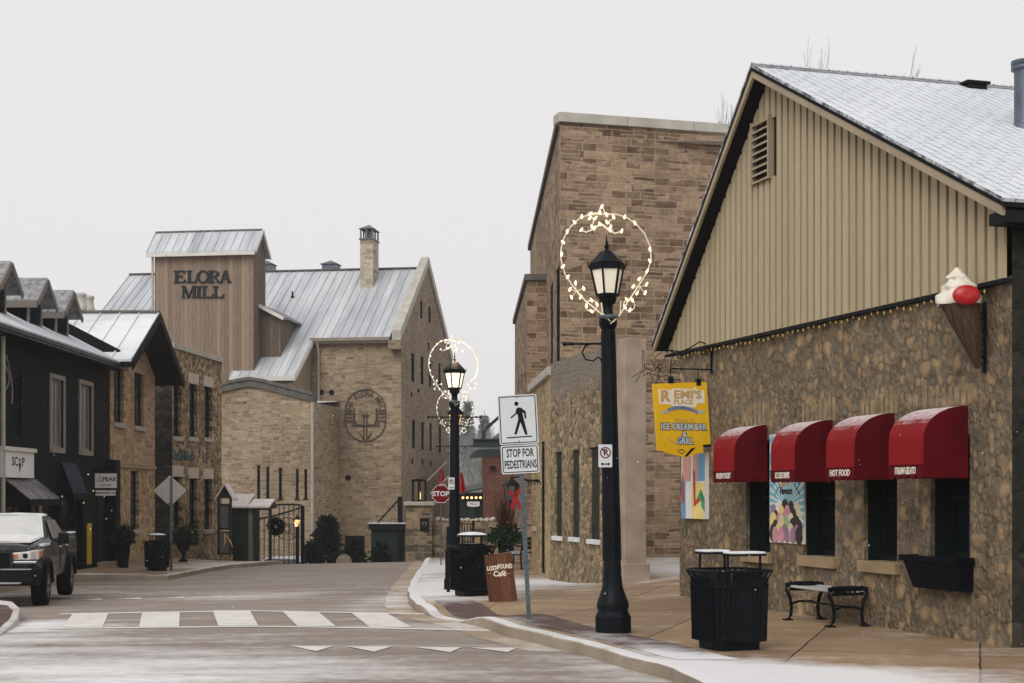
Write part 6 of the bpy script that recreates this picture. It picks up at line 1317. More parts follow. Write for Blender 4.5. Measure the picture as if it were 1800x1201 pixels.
# shrubs by the mill yard
def shrub(label, px_, py_, d, w_, h_, n, size=.2):
    p = W(px_, py_, d); s = FPX / d; t = thing('evergreen_shrub', label, 'shrub', (p.x, d, G(p.x, d)), 0, 'evergreen shrubs in the mill yard'); z = p.z - t.location.z; rng = random.Random(int(px_ * 7)); R = w_ / 2 / s; H_ = h_ / s
    def cone(r):
        f = r.random() ** .8; a = r.uniform(0, 6.28); q = R * (1 - f) ** .42 * r.uniform(.35, 1.1) * (.78 + .32 * math.sin(a * 3 + f * 7) + .15 * math.sin(a * 7 - f * 15)); return Vector((q * math.cos(a), q * math.sin(a), z + f * H_)), Vector((math.cos(a), math.sin(a), .2))
    leaf_cloud(n, cone, size, rng, 2.4, .15).build('foliage', M['dark_leaf'], t); MB().tube([(0, 0, -.1), (0, 0, z + H_ * .8)], [.07, .02], 5).build('stem', M['bark'], t)
shrub('tallest dark evergreen shrub in front of the mill wall, behind the iron gate', 576, 995, 66, 52, 84, 1700, .28)
shrub('low wide evergreen shrub right of the tall one, beside the round millstone', 622, 995, 65, 40, 40, 700, .24)
shrub('small evergreen shrub against the gate post, left of the tall shrub', 548, 995, 62.5, 26, 40, 500, .22)
shrub('low dark shrub in front of the dark yard gates, left of the stone pillar', 668, 992, 60.5, 34, 34, 500, .2)
# ---------------------------------------------------------------- notice board, hut, gate, wreath, lantern
d = 54; b = W(395, 984, d); t = thing('notice_board', 'narrow glazed notice board with its own little snowy gabled roof by the fieldstone shop', 'notice board', (b.x, d, b.z)); s = FPX / d; X = lambda x: (x - 395) / s; Z = lambda y: (984 - y) / s
mb = MB(); mb.box(X(383), X(386), -.1, .1, -.4, Z(876)).box(X(404), X(407), -.1, .1, -.4, Z(876)).build('posts', M['hut_wood'], t)
mb = MB(); mb.box(X(386), X(404), -.06, .06, Z(932), Z(886)).box(X(386), X(404), -.04, .04, Z(975), Z(934)); bx = mb.build('case', M['hut_wood'], t); MB().box(X(388), X(402), -.075, -.062, Z(928), Z(890)).build('glass_front', M['board_panel'], bx); MB().box(X(387), X(403), -.055, -.042, Z(972), Z(936)).build('lower_panel', M['board_panel'], bx)
mb = MB(); mb.prism([(X(384), Z(876)), (X(406), Z(876)), (X(397), Z(855))], -.12, .12).build('gable', M['hut_wood'], t)
for p, q in (((X(380), Z(880)), (X(397), Z(853))), ((X(397), Z(853)), (X(413), Z(880)))): MB().slab((p[0], -.3, p[1]), (q[0], -.3, q[1]), (q[0], .6, q[1]), (p[0], .6, p[1]), (0, 0, .07)).build('roof', M['pink_shingle'] if p[0] < q[0] - 9 else M['pink_shingle'], t)
mb = MB(); MB().box(X(384), X(408), -.25, .2, -.45, Z(975)).build('stone_base', M['dark_rubble'], t)
gl = thing('festive_swag', 'gold ribbon swag hanging on the notice board', 'decoration', (b.x + X(395), d - .08, b.z + Z(955)))
MB().tube([(.0, 0, .35), (.04, -.02, .1), (-.02, -.02, -.2)], [.03, .05, .01], 5).tube([(.05, -.01, .3), (.22, -.02, .05), (.3, -.02, -.15)], [.02, .04, .01], 5).build('ribbon', M['gold_text'], gl)
d = 56; b = W(425, 986, d); t = thing('gate_hut', 'dark wooden gate hut with two snowy cedar shingle roofs beside the iron gate', 'hut', (b.x, d, b.z)); s = FPX / d; X = lambda x: (x - 425) / s; Z = lambda y: (986 - y) / s
mb = MB(); mb.box(X(405), X(444), -.1, 1.6, -.8, Z(892)).build('wall', M['hut_wood'], t); MB().box(X(438), X(445), -.16, -.1, -.8, Z(892)).build('corner_board', M['trim_brown'], t)
mb = MB(); mb.slab((X(405), -.3, Z(893)), (X(436), -.3, Z(893)), (X(442), .7, Z(871)), (X(408), .7, Z(871)), (0, 0, .06)).slab((X(405), 1.7, Z(893)), (X(440), 1.7, Z(893)), (X(442), .7, Z(871)), (X(408), .7, Z(871)), (0, 0, .06)).build('roof', M['pink_shingle'], t)
mb = MB(); mb.slab((X(437), -.32, Z(893)), (X(476), -.32, Z(893)), (X(480), .4, Z(880)), (X(443), .4, Z(880)), (0, 0, .06)).slab((X(437), 1.2, Z(893)), (X(476), 1.2, Z(893)), (X(480), .4, Z(880)), (X(443), .4, Z(880)), (0, 0, .06)).build('porch_roof', M['pink_shingle'], t)
mb = MB(); mb.box(X(437), X(478), -.3, -.2, Z(897), Z(893)).box(X(474), X(479), -.2, .9, Z(894), Z(892)).box(X(474), X(477), -.28, -.2, -.8, Z(895)).prism([(-.3, Z(893)), (1.2, Z(893)), (.4, Z(880))], X(477), X(479), 'x').build('porch_frame', M['hut_wood'], t)
d = 57.5; b = W(490, 992, d); t = thing('iron_gate', 'black iron driveway gate with curved top rails and wheel ornament below the mill wing', 'gate', (b.x, d, b.z)); s = FPX / d; X = lambda x: (x - 490) / s; Z = lambda y: (992 - y) / s
rail = lambda x: 914 - 23 * (max(0, x - 447) / 86) ** 1.3; arch = lambda x: 887 + (abs(x - 505) / 30) ** 2 * 1.6
mb = MB(); mb.box(X(474), X(477.5), -.05, .05, -.6, Z(894)).build('post', M['black_metal'], t); MB().box(X(529), X(535), -.08, .08, -.6, Z(889)).build('post', M['black_metal'], t)
mb = MB(); mb.tube([(X(x), 0, Z(rail(x))) for x in range(446, 532, 6)], .035, 6); mb.tube([(X(x), 0, Z(arch(x))) for x in range(485, 533, 5)], .035, 6).build('top_rail', M['black_metal'], t)
mb = MB()
for k in range(10): x = 447 + k * 8.7; mb.tube([(X(x), 0, -.5), (X(x), 0, Z(arch(x) if x > 484 else rail(x)))], .018, 5)
mb.tube([(X(446), 0, -.35), (X(531), 0, -.35)], .025, 5).build('bars', M['black_metal'], t)
mb = MB(); cxx, czz, r = X(505), Z(930), 20 / s; mb.tube([(cxx + r * math.cos(a), -.03, czz + r * math.sin(a)) for a in (2 * math.pi * k / 24 for k in range(24))], .016, 5, True); mb.tube([(cxx + r * .25 * math.cos(a), -.03, czz + r * .25 * math.sin(a)) for a in (2 * math.pi * k / 12 for k in range(12))], .014, 5, True)
for k in range(24): a = 2 * math.pi * k / 24; mb.tube([(cxx + r * .25 * math.cos(a), -.03, czz + r * .25 * math.sin(a)), (cxx + r * math.cos(a), -.03, czz + r * math.sin(a))], .008, 4)
mb.build('wheel_ornament', M['black_metal'], t)
w_ = W(485, 926, d - .12); t = thing('evergreen_wreath', 'round dark evergreen wreath hung on the iron gate', 'wreath', w_); rng = random.Random(3); R = 9.5 / s
def ringf(r): a = r.uniform(0, 6.28); b2 = r.uniform(0, 6.28); q = 3.2 / s; o = Vector((math.cos(a) * math.cos(b2), math.sin(b2), math.sin(a) * math.cos(b2))); return Vector((R * math.cos(a), 0, R * math.sin(a))) + o * q * .6, o
leaf_cloud(900, ringf, .13, rng, 2.6).build('greens', M['evergreen'], t)
def lantern(px_, y0, y1, w_, d, label, base_to=None, lit=True):
    p = W(px_, y1, d); s = FPX / d; h = (y1 - y0) / s; hw = w_ / 2 / s; t = thing('lantern', label, 'lantern', p); mb = MB(); e = .05
    for x in (-1, 1):
        for y in (-1, 1): mb.box(x * hw - (e if x > 0 else 0), x * hw + (0 if x > 0 else e), y * hw - (e if y > 0 else 0), y * hw + (0 if y > 0 else e), 0, h * .9)
    mb.box(-hw - .02, hw + .02, -hw - .02, hw + .02, h * .88, h * .97).box(-hw * .6, hw * .6, -hw * .6, hw * .6, h * .97, h).box(-hw - .01, hw + .01, -hw - .01, hw + .01, -.02, .05).box(-.04, .04, -hw - .01, -hw + .04, 0, h * .9).box(-.04, .04, hw - .04, hw + .01, 0, h * .9).build('frame', M['black_metal'], t)
    MB().lathe([(.02, .06), (.05, .1), (.06, h * .3), (.02, h * .5)], 8).build('flame' if lit else 'candle', M['flame'] if lit else M['cream_text'], t); return t
def clear_mat():
    return None
# gate lantern on a slim post
d2 = 60; p = W(522, 985, d2); t = thing('post_lantern', 'small lit yard lantern on a dark post behind the iron gate', 'lantern', p); s2 = FPX / d2
MB().tube([(0, 0, -.8), (0, 0, (985 - 926) / s2)], .06, 6).build('post', M['black_metal'], t); MB().lathe([(.07, (985 - 926) / s2), (.12, (985 - 914) / s2)], 6, smooth=False).build('lamp_glass', M['flame'], t); MB().lathe([(.16, (985 - 914) / s2), (.04, (985 - 908) / s2), (.01, (985 - 904) / s2)], 6, smooth=False).build('cap', M['black_metal'], t)
# ---------------------------------------------------------------- yard wall, pillar, flags, brick house
d = 57.5; b = W(737, 985, d); s = FPX / d; X = lambda x: (x - 737) / s; Z = lambda y: (985 - y) / s
t = thing('stone_pillar', 'square block stone gate pillar with pale cap and dark number plaque at the street bend', 'gate pillar', (b.x, d, b.z))
MB().box(X(713), X(760), 0, 1.2, -1.2, Z(889)).build('shaft', M['pillar_stone'], t, .03); MB().box(X(710), X(763), -.12, 1.3, Z(889), Z(882)).build('cap', M['coping'], t, .02)
pq = MB().box(X(738), X(754), -.03, -.001, Z(934), Z(911)).build('plaque', M['black_wood'], t); text(pq, '77', .22, M['cable'], (X(746), -.034, Z(922)), depth=.004)
t = thing('yard_wall', 'low rubble yard wall topped with loose pale boulders, running right from the gate pillar', 'wall', (b.x, d, b.z)); MB().box(X(760) + .003, X(905), .25, .7, -1.2, Z(918)).build('wall', M['pillar_stone'], t)
rng = random.Random(11); mb = MB(); x = 762
while x < 868:
    r = rng.uniform(4, 7.5) / s; cx_ = X(x) + r; n = 9; prof = []
    mb.ball((cx_, .47 + rng.uniform(-.08, .08), Z(917) + r * .45), r, 6, rng.uniform(.6, .9)); x += 2 * r * s * .85
for i, v in enumerate(mb.v): q = math.sin(v[0] * 9 + v[2] * 13) * .02; mb.v[i] = (v[0] + q, v[1] - q, v[2] + q)
mb.build('boulders', M['boulder'], t)
lt = lantern(737, 842, 882, 24, d + .6, 'large black box lantern with a lit candle on top of the stone gate pillar'); lt.location.y = d + .6
t = thing('iron_fence', 'short black iron railing between the lit lamp and the planter', 'fence', (W(822, 960, 50).x, 50, P(-1.4, 50))); s5 = FPX / 50; mb = MB(); z1 = (H + (870 - 921) / s5) - t.location.z
for k in range(6): x = (807 + k * 5 - 822) / s5; mb.tube([(x, 0, 0), (x, 0, z1)], .014, 4)
for z in (.15, z1): mb.tube([((805 - 822) / s5, 0, z), ((836 - 822) / s5, 0, z)], .02, 5)
mb.box((830 - 822) / s5, (834 - 822) / s5, -.05, .05, -.05, z1 + .1).build('railing', M['black_metal'], t)
t = thing('yard_gates', 'dark wooden yard gates with flat beam and stayed post left of the stone pillar', 'gate', (W(680, 990, 61).x, 61, W(680, 990, 61).z)); s6 = FPX / 61; X6 = lambda x: (x - 680) / s6; Z6 = lambda y: (990 - y) / s6
MB().box(X6(652), X6(712), .05, .15, -.6, Z6(931)).build('gate_leaf', M['hut_wood'], t); MB().box(X6(648), X6(714), -.1, .3, Z6(931), Z6(921)).build('beam', M['black_wood'], t); MB().box(X6(699), X6(707), -.05, .2, -.6, Z6(873)).tube([(X6(699), 0, Z6(880)), (X6(664), 0, Z6(919))], .03, 4).build('stayed_post', M['black_wood'], t); MB().box(X6(648), X6(714), -.12, .32, Z6(921) + .001, Z6(919)).build('snow_cap', M['snow'], t)
p = W(604, 1003, 60); t = thing('millstone', 'pale round millstone standing at the edge of the road by the shrubs', 'millstone', (p.x, 60, p.z)); r = 13.5 * 60 / 2700; n = 28
z = 28 * 60 / 2700 - r; MB().prism([(r * math.cos(2 * math.pi * k / n), z + r * math.sin(2 * math.pi * k / n)) for k in range(n)], 0, .2).build('stone', M['millstone'], t, .02)
# flags on slanted poles
def flag(xa, ya, xb, yb, d, label, x0, y0, x1, y1):
    a, b = W(xa, ya, d + 1.5), W(xb, yb, d); t = thing('flag', label, 'flag', a, 0, 'red flags on slanted poles'); mb = MB().tube([(0, 0, 0), tuple(b - a)], .03, 6).build('pole', M['pipe'], t)
    p0 = W(x0, y0, d) - a; p1 = W(x1, y1, d) - a; mb = MB(); nx, nz = 8, 10; wd = p1.x - p0.x; ht = p0.z - p1.z
    for j in range(nz + 1):
        f = j / nz
        for i in range(nx + 1): u = i / nx; mb.v.append((p0.x + wd * (.5 + (u - .5) * (.35 + .65 * f) - .22 * (1 - f) + .1), p0.y + .12 * math.sin(u * 9 + f * 2), p0.z - ht * f + .06 * (u - .5)))
    fs = [(j * (nx + 1) + i, j * (nx + 1) + i + 1, (j + 1) * (nx + 1) + i + 1, (j + 1) * (nx + 1) + i) for j in range(nz) for i in range(nx)]
    mb.f = fs[:nx * 7]; mb.sm = [True] * len(mb.f); mb.build('red_cloth', M['red_flag'], t); m2 = MB(); m2.v = mb.v; m2.f = fs[nx * 7:]; m2.sm = [True] * len(m2.f); m2.build('lower_cloth', M['white_sign'] if x0 < 790 else M['red_flag'], t)
flag(751, 846, 785, 813, 60, 'limp red and white flag on a slanted pole above the stop sign', 771, 824, 783, 862)
flag(757, 868, 816, 813, 59, 'red flag on a slanted pole just right of the lit street lamp', 806, 831, 818, 866)
# brick house beyond with green porch roof
d = 78; b = W(875, 990, d); s = FPX / d; X = lambda x: (x - 875) / s; Z = lambda y: (990 - y) / s
t = thing('brick_house', 'red brick house with green hipped roof beyond the yard wall, behind the planter', 'house', (b.x, d, b.z))
MB().box(X(847), X(990), 0, 8, -1, Z(790)).build('wall', M['brick'], t)
mb = MB(); mb.add([(X(838), -.5, Z(792)), (X(1000), -.5, Z(792)), (X(1000), 9, Z(792)), (X(838), 9, Z(792)), (X(880), 4, Z(752)), (X(990), 4, Z(752))], [(0, 1, 5, 4), (1, 2, 5), (2, 3, 4, 5), (3, 0, 4), (3, 2, 1, 0)]).build('roof', M['steel_green'], t)
MB().lathe([(.12, 0), (.17, .08), (.12, .16)], 10, (X(866), -.15, Z(825))).build('wall_bell', M['black_metal'], t)
t = thing('green_porch', 'green sloped porch roof with a row of warm bulbs, left of the brick house', 'porch', (W(825, 990, 72).x, 72, W(825, 990, 72).z)); s7 = FPX / 72; X7 = lambda x: (x - 825) / s7; Z7 = lambda y: (990 - y) / s7
mb = MB(); mb.slab((X7(800), -.6, Z7(872)), (X7(848), -.6, Z7(860)), (X7(848), 2, Z7(850)), (X7(800), 2, Z7(862)), (0, 0, .08)).build('roof', M['steel_green'], t); MB().box(X7(800), X7(848), 1.2, 1.4, -1, Z7(866)).build('back_wall', M['hut_wood'], t); MB().box(X7(826), X7(830), -.1, .02, -1, Z7(868)).build('post', M['hut_wood'], t)
f = None
for k in range(5):
    if f is None: f = MB().ball((0, 0, 0), .06, 6).build('bulb', M['flame'], t)
    else: g_ = f.copy(); COL.objects.link(g_); g_.parent = t; f = g_
    f.location = (X7(814 + k * 7.7), -.3, Z7(875))
p = W(832, 891, 66); t = thing('yard_sign', 'small white shaped yard sign on a dark post in front of the green porch', 'sign', (p.x, 66, p.z)); k = 66 / 2700; bd = MB().prism([(-11 * k, 1.5 * k), (-3 * k, 0), (3 * k, 0), (11 * k, 1.5 * k), (11 * k, 9 * k), (-11 * k, 9 * k)], -.02, .02).build('board', M['white_sign'], t); text(bd, 'MILLS', .14, M['sign_black'], (0, -.024, 5 * k), depth=.003)
MB().box(-.05, .05, .021, .1, -1.5, 8 * k).build('post', M['hut_wood'], t)
# steel canopy reaching out from the annex
d = 52; t = thing('steel_canopy', 'green steel beam canopy with tie rods projecting from the hall past the crossing sign', 'canopy', (W(880, 790, d).x, d, W(880, 790, d).z)); s = FPX / d; X = lambda x: (x - 880) / s; Z = lambda y: (790 - y) / s
MB().box(X(832), X(925), -.12, .12, Z(786.5), Z(784)).box(X(832), X(925), -.04, .04, Z(784), Z(774)).box(X(831), X(925), -.12, .12, Z(774), Z(771.5)).build('beam', M['steel_green'], t); MB().bar((X(850), 0, Z(772)), (X(851), 0, Z(755)), .14).bar((X(850), -.05, Z(756)), (X(890), -.05, Z(720)), .05).bar((X(852), .08, Z(757)), (X(893), .08, Z(721)), .05).build('tie_rod', M['steel_green'], t)
mb = MB(); mb.slab((X(826), 0, Z(806)), (X(925), 0, Z(798)), (X(925), .3, Z(788)), (X(834), .3, Z(793)), (0, 0, .05)).build('glass_apron', M['steel_green'], t)
# cafe fittings: lantern with ribbon, iron scroll, park bench
p = CF.wp(.4, -.28, CF.hit(900, 872, -.3)[1]); d = 38.5; p = W(899, 880, d); t = thing('wall_lantern', 'black carriage lantern with a red ribbon bow at the far corner of the cafe wall', 'lantern', p); k = d / 2700
MB().lathe([(.05, 0), (.13, .04), (.19, .36), (.2, .38)], 6, smooth=False).build('lamp_glass', M['glass_curtain'], t); mb = MB(); mb.lathe([(.23, .38), (.1, .5), (.03, .54), (.01, .62)], 6, smooth=False); mb.lathe([(.02, -.12), (.06, -.04), (.06, .02)], 8)
for q in range(6): a = math.pi / 3 * q; mb.bar((.135 * math.cos(a), .135 * math.sin(a), .03), (.2 * math.cos(a), .2 * math.sin(a), .38), .02)
mb.tube([(0, 0, .56), (.15, .02, .6), (.45, .1, .5)], .02, 5).build('frame', M['black_metal'], t)
t = thing('ribbon_bow', 'red ribbon bow with long tails below the cafe lantern', 'bow', W(904, 868, d - .2)); MB().prism([(0, 0), (-.16, .1), (-.14, -.06)], -.02, .02).prism([(0, 0), (.14, .16), (.16, -.02)], -.02, .02).prism([(-.02, 0), (.04, 0), (.0, -.4), (-.1, -.36)], -.02, .02).prism([(0, 0), (.05, 0), (.2, -.36), (.1, -.4)], -.02, .02).build('ribbon', M['red_bow'], t)
t = thing('iron_scroll', 'black wrought iron scroll bracket on the cafe wall below the crossing sign', 'bracket', W(937, 845, 36.3)); mb = MB(); k = 36.3 / 2700
for q in range(5): x = (q - 2) * 5 * k; mb.tube([(x + .05 * math.cos(a) * (1 - a / 14), .0, -.1 + .16 * a / 5 + .05 * math.sin(a)) for a in [j * .6 for j in range(10)]], .014, 4)
mb.tube([(-.16, 0, 0), (.16, 0, -.02)], .02, 5).build('iron_arm', M['black_metal'], t)
b = gpp(918, 998); s = FPX / b.y; t = thing('park_bench', 'black park bench with curled arm rests against the cafe wall, behind the sandwich board', 'bench', b, math.radians(78)); L = 1.5
for k in range(4): MB().box(0, -L, -.25 + k * .13, -.15 + k * .13, .42, .45).build('slat', M['bench_slat'], t)
for k in range(3): MB().box(0, -L, -.34, -.31, .52 + k * .12, .61 + k * .12).build('back_slat', M['black_metal'], t)
for x in (0, -L): MB().tube([(x, .28, 0), (x, .24, .2), (x, .25, .44), (x, .27, .6), (x, .2, .68), (x, -.1, .66), (x, -.3, .62)], .025, 6).tube([(x, -.3, 0), (x, -.26, .42), (x, -.36, .88)], .025, 6).bar((x, -.28, .41), (x, .25, .41), .03).build('iron_end', M['black_metal'], t)
# bare trees over the roofs and the far wooded hill
def bare_tree(name, label, x, y, z0, h, seed, m='bark', spread=.5, depth=4, group=None, tr=.02, xs=1.):
    rng = random.Random(seed); t = thing(name, label, 'tree', (x, y, z0), 0, group); trunk = MB(); twig = MB()
    def grow(p, dr, l, r, k):
        q = p + dr * l; mid = p + dr * l * .5 + Vector((rng.gauss(0, l * .05), rng.gauss(0, l * .05), 0)); (trunk if k < 2 else twig).tube([p, mid, q], [r, r * .85, r * .7], 5 if k < 2 else 3)
        if k >= depth: return
        for _ in range(3 if k else 4):
            nd = (dr + Vector((rng.gauss(0, spread), rng.gauss(0, spread), rng.gauss(.12, spread * .5)))).normalized(); grow(p + dr * l * rng.uniform(.55, 1), nd, l * rng.uniform(.55, .78), r * .6, k + 1)
    grow(Vector((0, 0, -.3)), Vector((rng.gauss(0, .05), 0, 1)), h * .42, h * tr, 0)
    zt = max(v[2] for v in trunk.v + twig.v); k_ = h / (zt + .3); xt, yt = max(trunk.v + twig.v, key=lambda v: v[2])[:2]
    for b_ in (trunk, twig): b_.v = [((v[0] - xt * max(0, v[2]) / zt) * min(1, k_) * xs, (v[1] - yt * max(0, v[2]) / zt) * min(1, k_) * xs, v[2] * k_) for v in b_.v]
    trunk.build('trunk', M[m], t); twig.build('crown', M[m], t); return t
p = W(1422, 88, 62); bare_tree('bare_tree', 'bare tree whose twigs just show above the snowy shop ridge', p.x, 62, -2.6, p.z + 3.5, 5, 'bark', .34, 6, None, .021, .26)
p = W(1268, 196, 76); bare_tree('bare_tree', 'bare tree with a few twigs over the coping of the tall stone hall', p.x, 76, -2.6, p.z + 3.9, 9, 'bark', .34, 6, None, .021, .26)
p = W(1152, 655, 26.6); t = thing('bare_vine', 'tangle of bare vine stems on the alley wall beside the yellow sign', 'vine', (p.x, 26.6, p.z)); rng = random.Random(4); mb = MB()
for k in range(24):
    q = Vector((rng.uniform(-.25, .35), rng.uniform(-.2, .2), rng.uniform(-.12, .15))); pts = [q]
    dr = Vector((rng.gauss(0, .5), rng.gauss(0, .3), rng.gauss(.1, .4)))
    for j in range(5): dr = dr + Vector((rng.gauss(0, .35), rng.gauss(0, .2), rng.gauss(0, .35))); pts.append(pts[-1] + dr.normalized() * .08)
    mb.tube(pts, .007, 3)
mb.build('stems', M['twig'], t)
def conifer(label, px_, py_, d, wpx, seed):
    rng = random.Random(seed); tp = W(px_, py_, d); z0 = hill_h(tp.x, d); h = tp.z - z0; t = thing('pine_tree', label, 'tree', (tp.x, d, z0), 0, 'conifers on the foggy hill'); R = wpx / 2 * d / 2700
    def cone(r): f = r.random() ** .7; a = r.uniform(0, 6.28); tier = .7 + .35 * ((f * 9) % 1); q = R * (1 - f) ** .8 * r.uniform(.2, 1) * tier + .05; return Vector((q * math.cos(a), q * math.sin(a), h * (.12 + .88 * f))), Vector((math.cos(a), math.sin(a), -.2))
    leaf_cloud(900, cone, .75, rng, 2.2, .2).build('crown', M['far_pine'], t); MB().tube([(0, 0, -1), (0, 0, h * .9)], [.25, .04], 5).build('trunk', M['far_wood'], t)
conifer('tallest foggy conifer on the far hill, between the lit lamp and the crossing sign', 822, 707, 230, 34, 1); conifer('shorter foggy conifer close left of the tallest one on the far hill', 803, 727, 235, 30, 2); conifer('foggy conifer on the far hill just above the steel canopy beam', 851, 731, 260, 30, 3)
for i, (px_, py_, d, lab) in enumerate(((836, 742, 210, 'hazy bare tree on the far hill between two conifers'), (866, 738, 220, 'hazy bare tree on the far hill nearest the crossing sign'), (812, 752, 190, 'hazy bare tree low on the far hill right of the lit lamp'), (846, 760, 170, 'nearest hazy bare tree, low behind the steel canopy end'))):
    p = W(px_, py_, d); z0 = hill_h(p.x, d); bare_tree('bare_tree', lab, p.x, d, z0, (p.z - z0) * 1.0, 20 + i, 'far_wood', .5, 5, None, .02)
# the mass of woodland behind
rng = random.Random(8); mb = MB()
for k in range(5200):
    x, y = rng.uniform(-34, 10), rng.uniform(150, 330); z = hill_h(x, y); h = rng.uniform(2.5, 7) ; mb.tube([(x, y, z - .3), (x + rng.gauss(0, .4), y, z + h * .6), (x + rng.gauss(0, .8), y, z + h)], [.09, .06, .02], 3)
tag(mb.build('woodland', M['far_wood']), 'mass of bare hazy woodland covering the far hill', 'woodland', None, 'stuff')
# parked white car below the crest, beyond the gate
p = W(490, 978, 63); t = thing('parked_car', 'white car parked in the dip beyond the iron gate, only its roof showing', 'car', (p.x, 63, p.z - 1.45)); sec = [(-2.1, .55, .75), (-1.9, .75, .85), (-1.0, .8, .95), (-.45, .78, 1.42), (.9, .76, 1.45), (1.7, .8, 1.0), (2.1, .8, .9)]
mb = MB()
for x, hw, z in sec: mb.v += [(x, -hw, .3), (x, -hw, min(z, .9)), (x, -hw * .8, z), (x, hw * .8, z), (x, hw, min(z, .9)), (x, hw, .3)]
mb.f = [(i * 6 + k, i * 6 + (k + 1) % 6, (i + 1) * 6 + (k + 1) % 6, (i + 1) * 6 + k) for i in range(6) for k in range(6)] + [(5, 4, 3, 2, 1, 0), tuple(range(36, 42))]; mb.sm = [False] * len(mb.f); mb.build('body', M['white_car'], t, .04)
MB().quad((-.9, -.80, .95), (1.3, -.80, .95), (.85, -.66, 1.36), (-.4, -.66, 1.36)).build('side_window', M['glass'], t)
for x in (-1.3, 1.35): MB().lathe([(.3, -.1), (.32, -.08), (.32, .08), (.3, .1)], 16).build('wheel', M['tyre'], t).matrix_local = Matrix.Translation((x, -.72, .32)) @ Matrix.Rotation(math.pi / 2, 4, 'X')
# ---------------------------------------------------------------- pickup truck parked at the left, facing the viewer
yw = math.atan2(.147, .989); org = Vector((-9.66, 28.8, 0)); t = thing('pickup_truck', 'dark pickup truck with snowy bonnet, roof and windscreen parked at the left kerb', 'truck', (org.x, org.y, G(-9.6, 29.5) + .0), yw)
TR = t
def sections(mb, secs, smooth=False):
    n = len(secs[0][1]); o = len(mb.v)
    for y, pr in secs: mb.v += [(x, y, z) for x, z in pr]
    fs = [(o + i * n + k, o + i * n + (k + 1) % n, o + (i + 1) * n + (k + 1) % n, o + (i + 1) * n + k) for i in range(len(secs) - 1) for k in range(n)]
    fs += [tuple(o + k for k in range(n - 1, -1, -1)), tuple(o + (len(secs) - 1) * n + k for k in range(n))]
    mb.f += fs; mb.sm += [smooth] * len(fs); return mb
def prof(hw, zt, zs, zb, cr=.04, inset=.1):     # half width, top, shoulder, bottom
    r = [(0, zt + cr), (hw * .55, zt + cr * .8), (hw - inset, zt), (hw - .015, zs), (hw, (zs + zb) / 2 + .05), (hw - .03, zb)]
    return r + [(-x, z) for x, z in reversed(r[1:])] + []
mb = MB()
sections(mb, [(-.86, prof(.72, .98, .85, .45)), (-.78, prof(.84, 1.04, .9, .42)), (-.5, prof(.90, 1.08, .96, .42)), (.2, prof(.915, 1.13, 1.02, .5)), (.78, prof(.915, 1.17, 1.08, .42)), (1.2, prof(.915, 1.13, 1.08, .4)), (2.9, prof(.915, 1.13, 1.08, .4)), (2.93, prof(.91, 1.16, 1.1, .45)), (3.3, prof(.92, 1.18, 1.1, .5)), (4.3, prof(.9, 1.18, 1.08, .5)), (4.4, prof(.86, 1.15, 1.05, .55))])
mb.build('body', M['car_paint'], t, .03)
# cab
def cabp(hw0, hw1, z0, z1): return [(0, z1 + .035), (hw1 * .6, z1 + .025), (hw1, z1 - .055), (hw0, z0), (-hw0, z0), (-hw1, z1 - .055), (-hw1 * .6, z1 + .025)]
mb = MB(); sections(mb, [(.78, cabp(.84, .83, 1.12, 1.14)), (1.42, cabp(.87, .65, 1.1, 1.70)), (1.8, cabp(.88, .63, 1.1, 1.745)), (2.3, cabp(.88, .63, 1.1, 1.735)), (2.62, cabp(.87, .64, 1.1, 1.66)), (2.84, cabp(.87, .8, 1.1, 1.18))]); mb.build('cab', M['car_paint'], t, .03)
ws = [(-.74, .79, 1.16), (.74, .79, 1.16), (.61, 1.395, 1.695), (-.61, 1.395, 1.695)]
MB().slab(*[(x, y - .035, z + .035) for x, y, z in ws], (0, .01, -.006)).build('windscreen', M['frosted_glass'], t)
mb = MB(); mb.bar((-.3, .8, 1.18), (.15, .86, 1.22), .02).bar((.15, .86, 1.22), (.5, .84, 1.2), .02).build('wiper', M['car_black'], t)
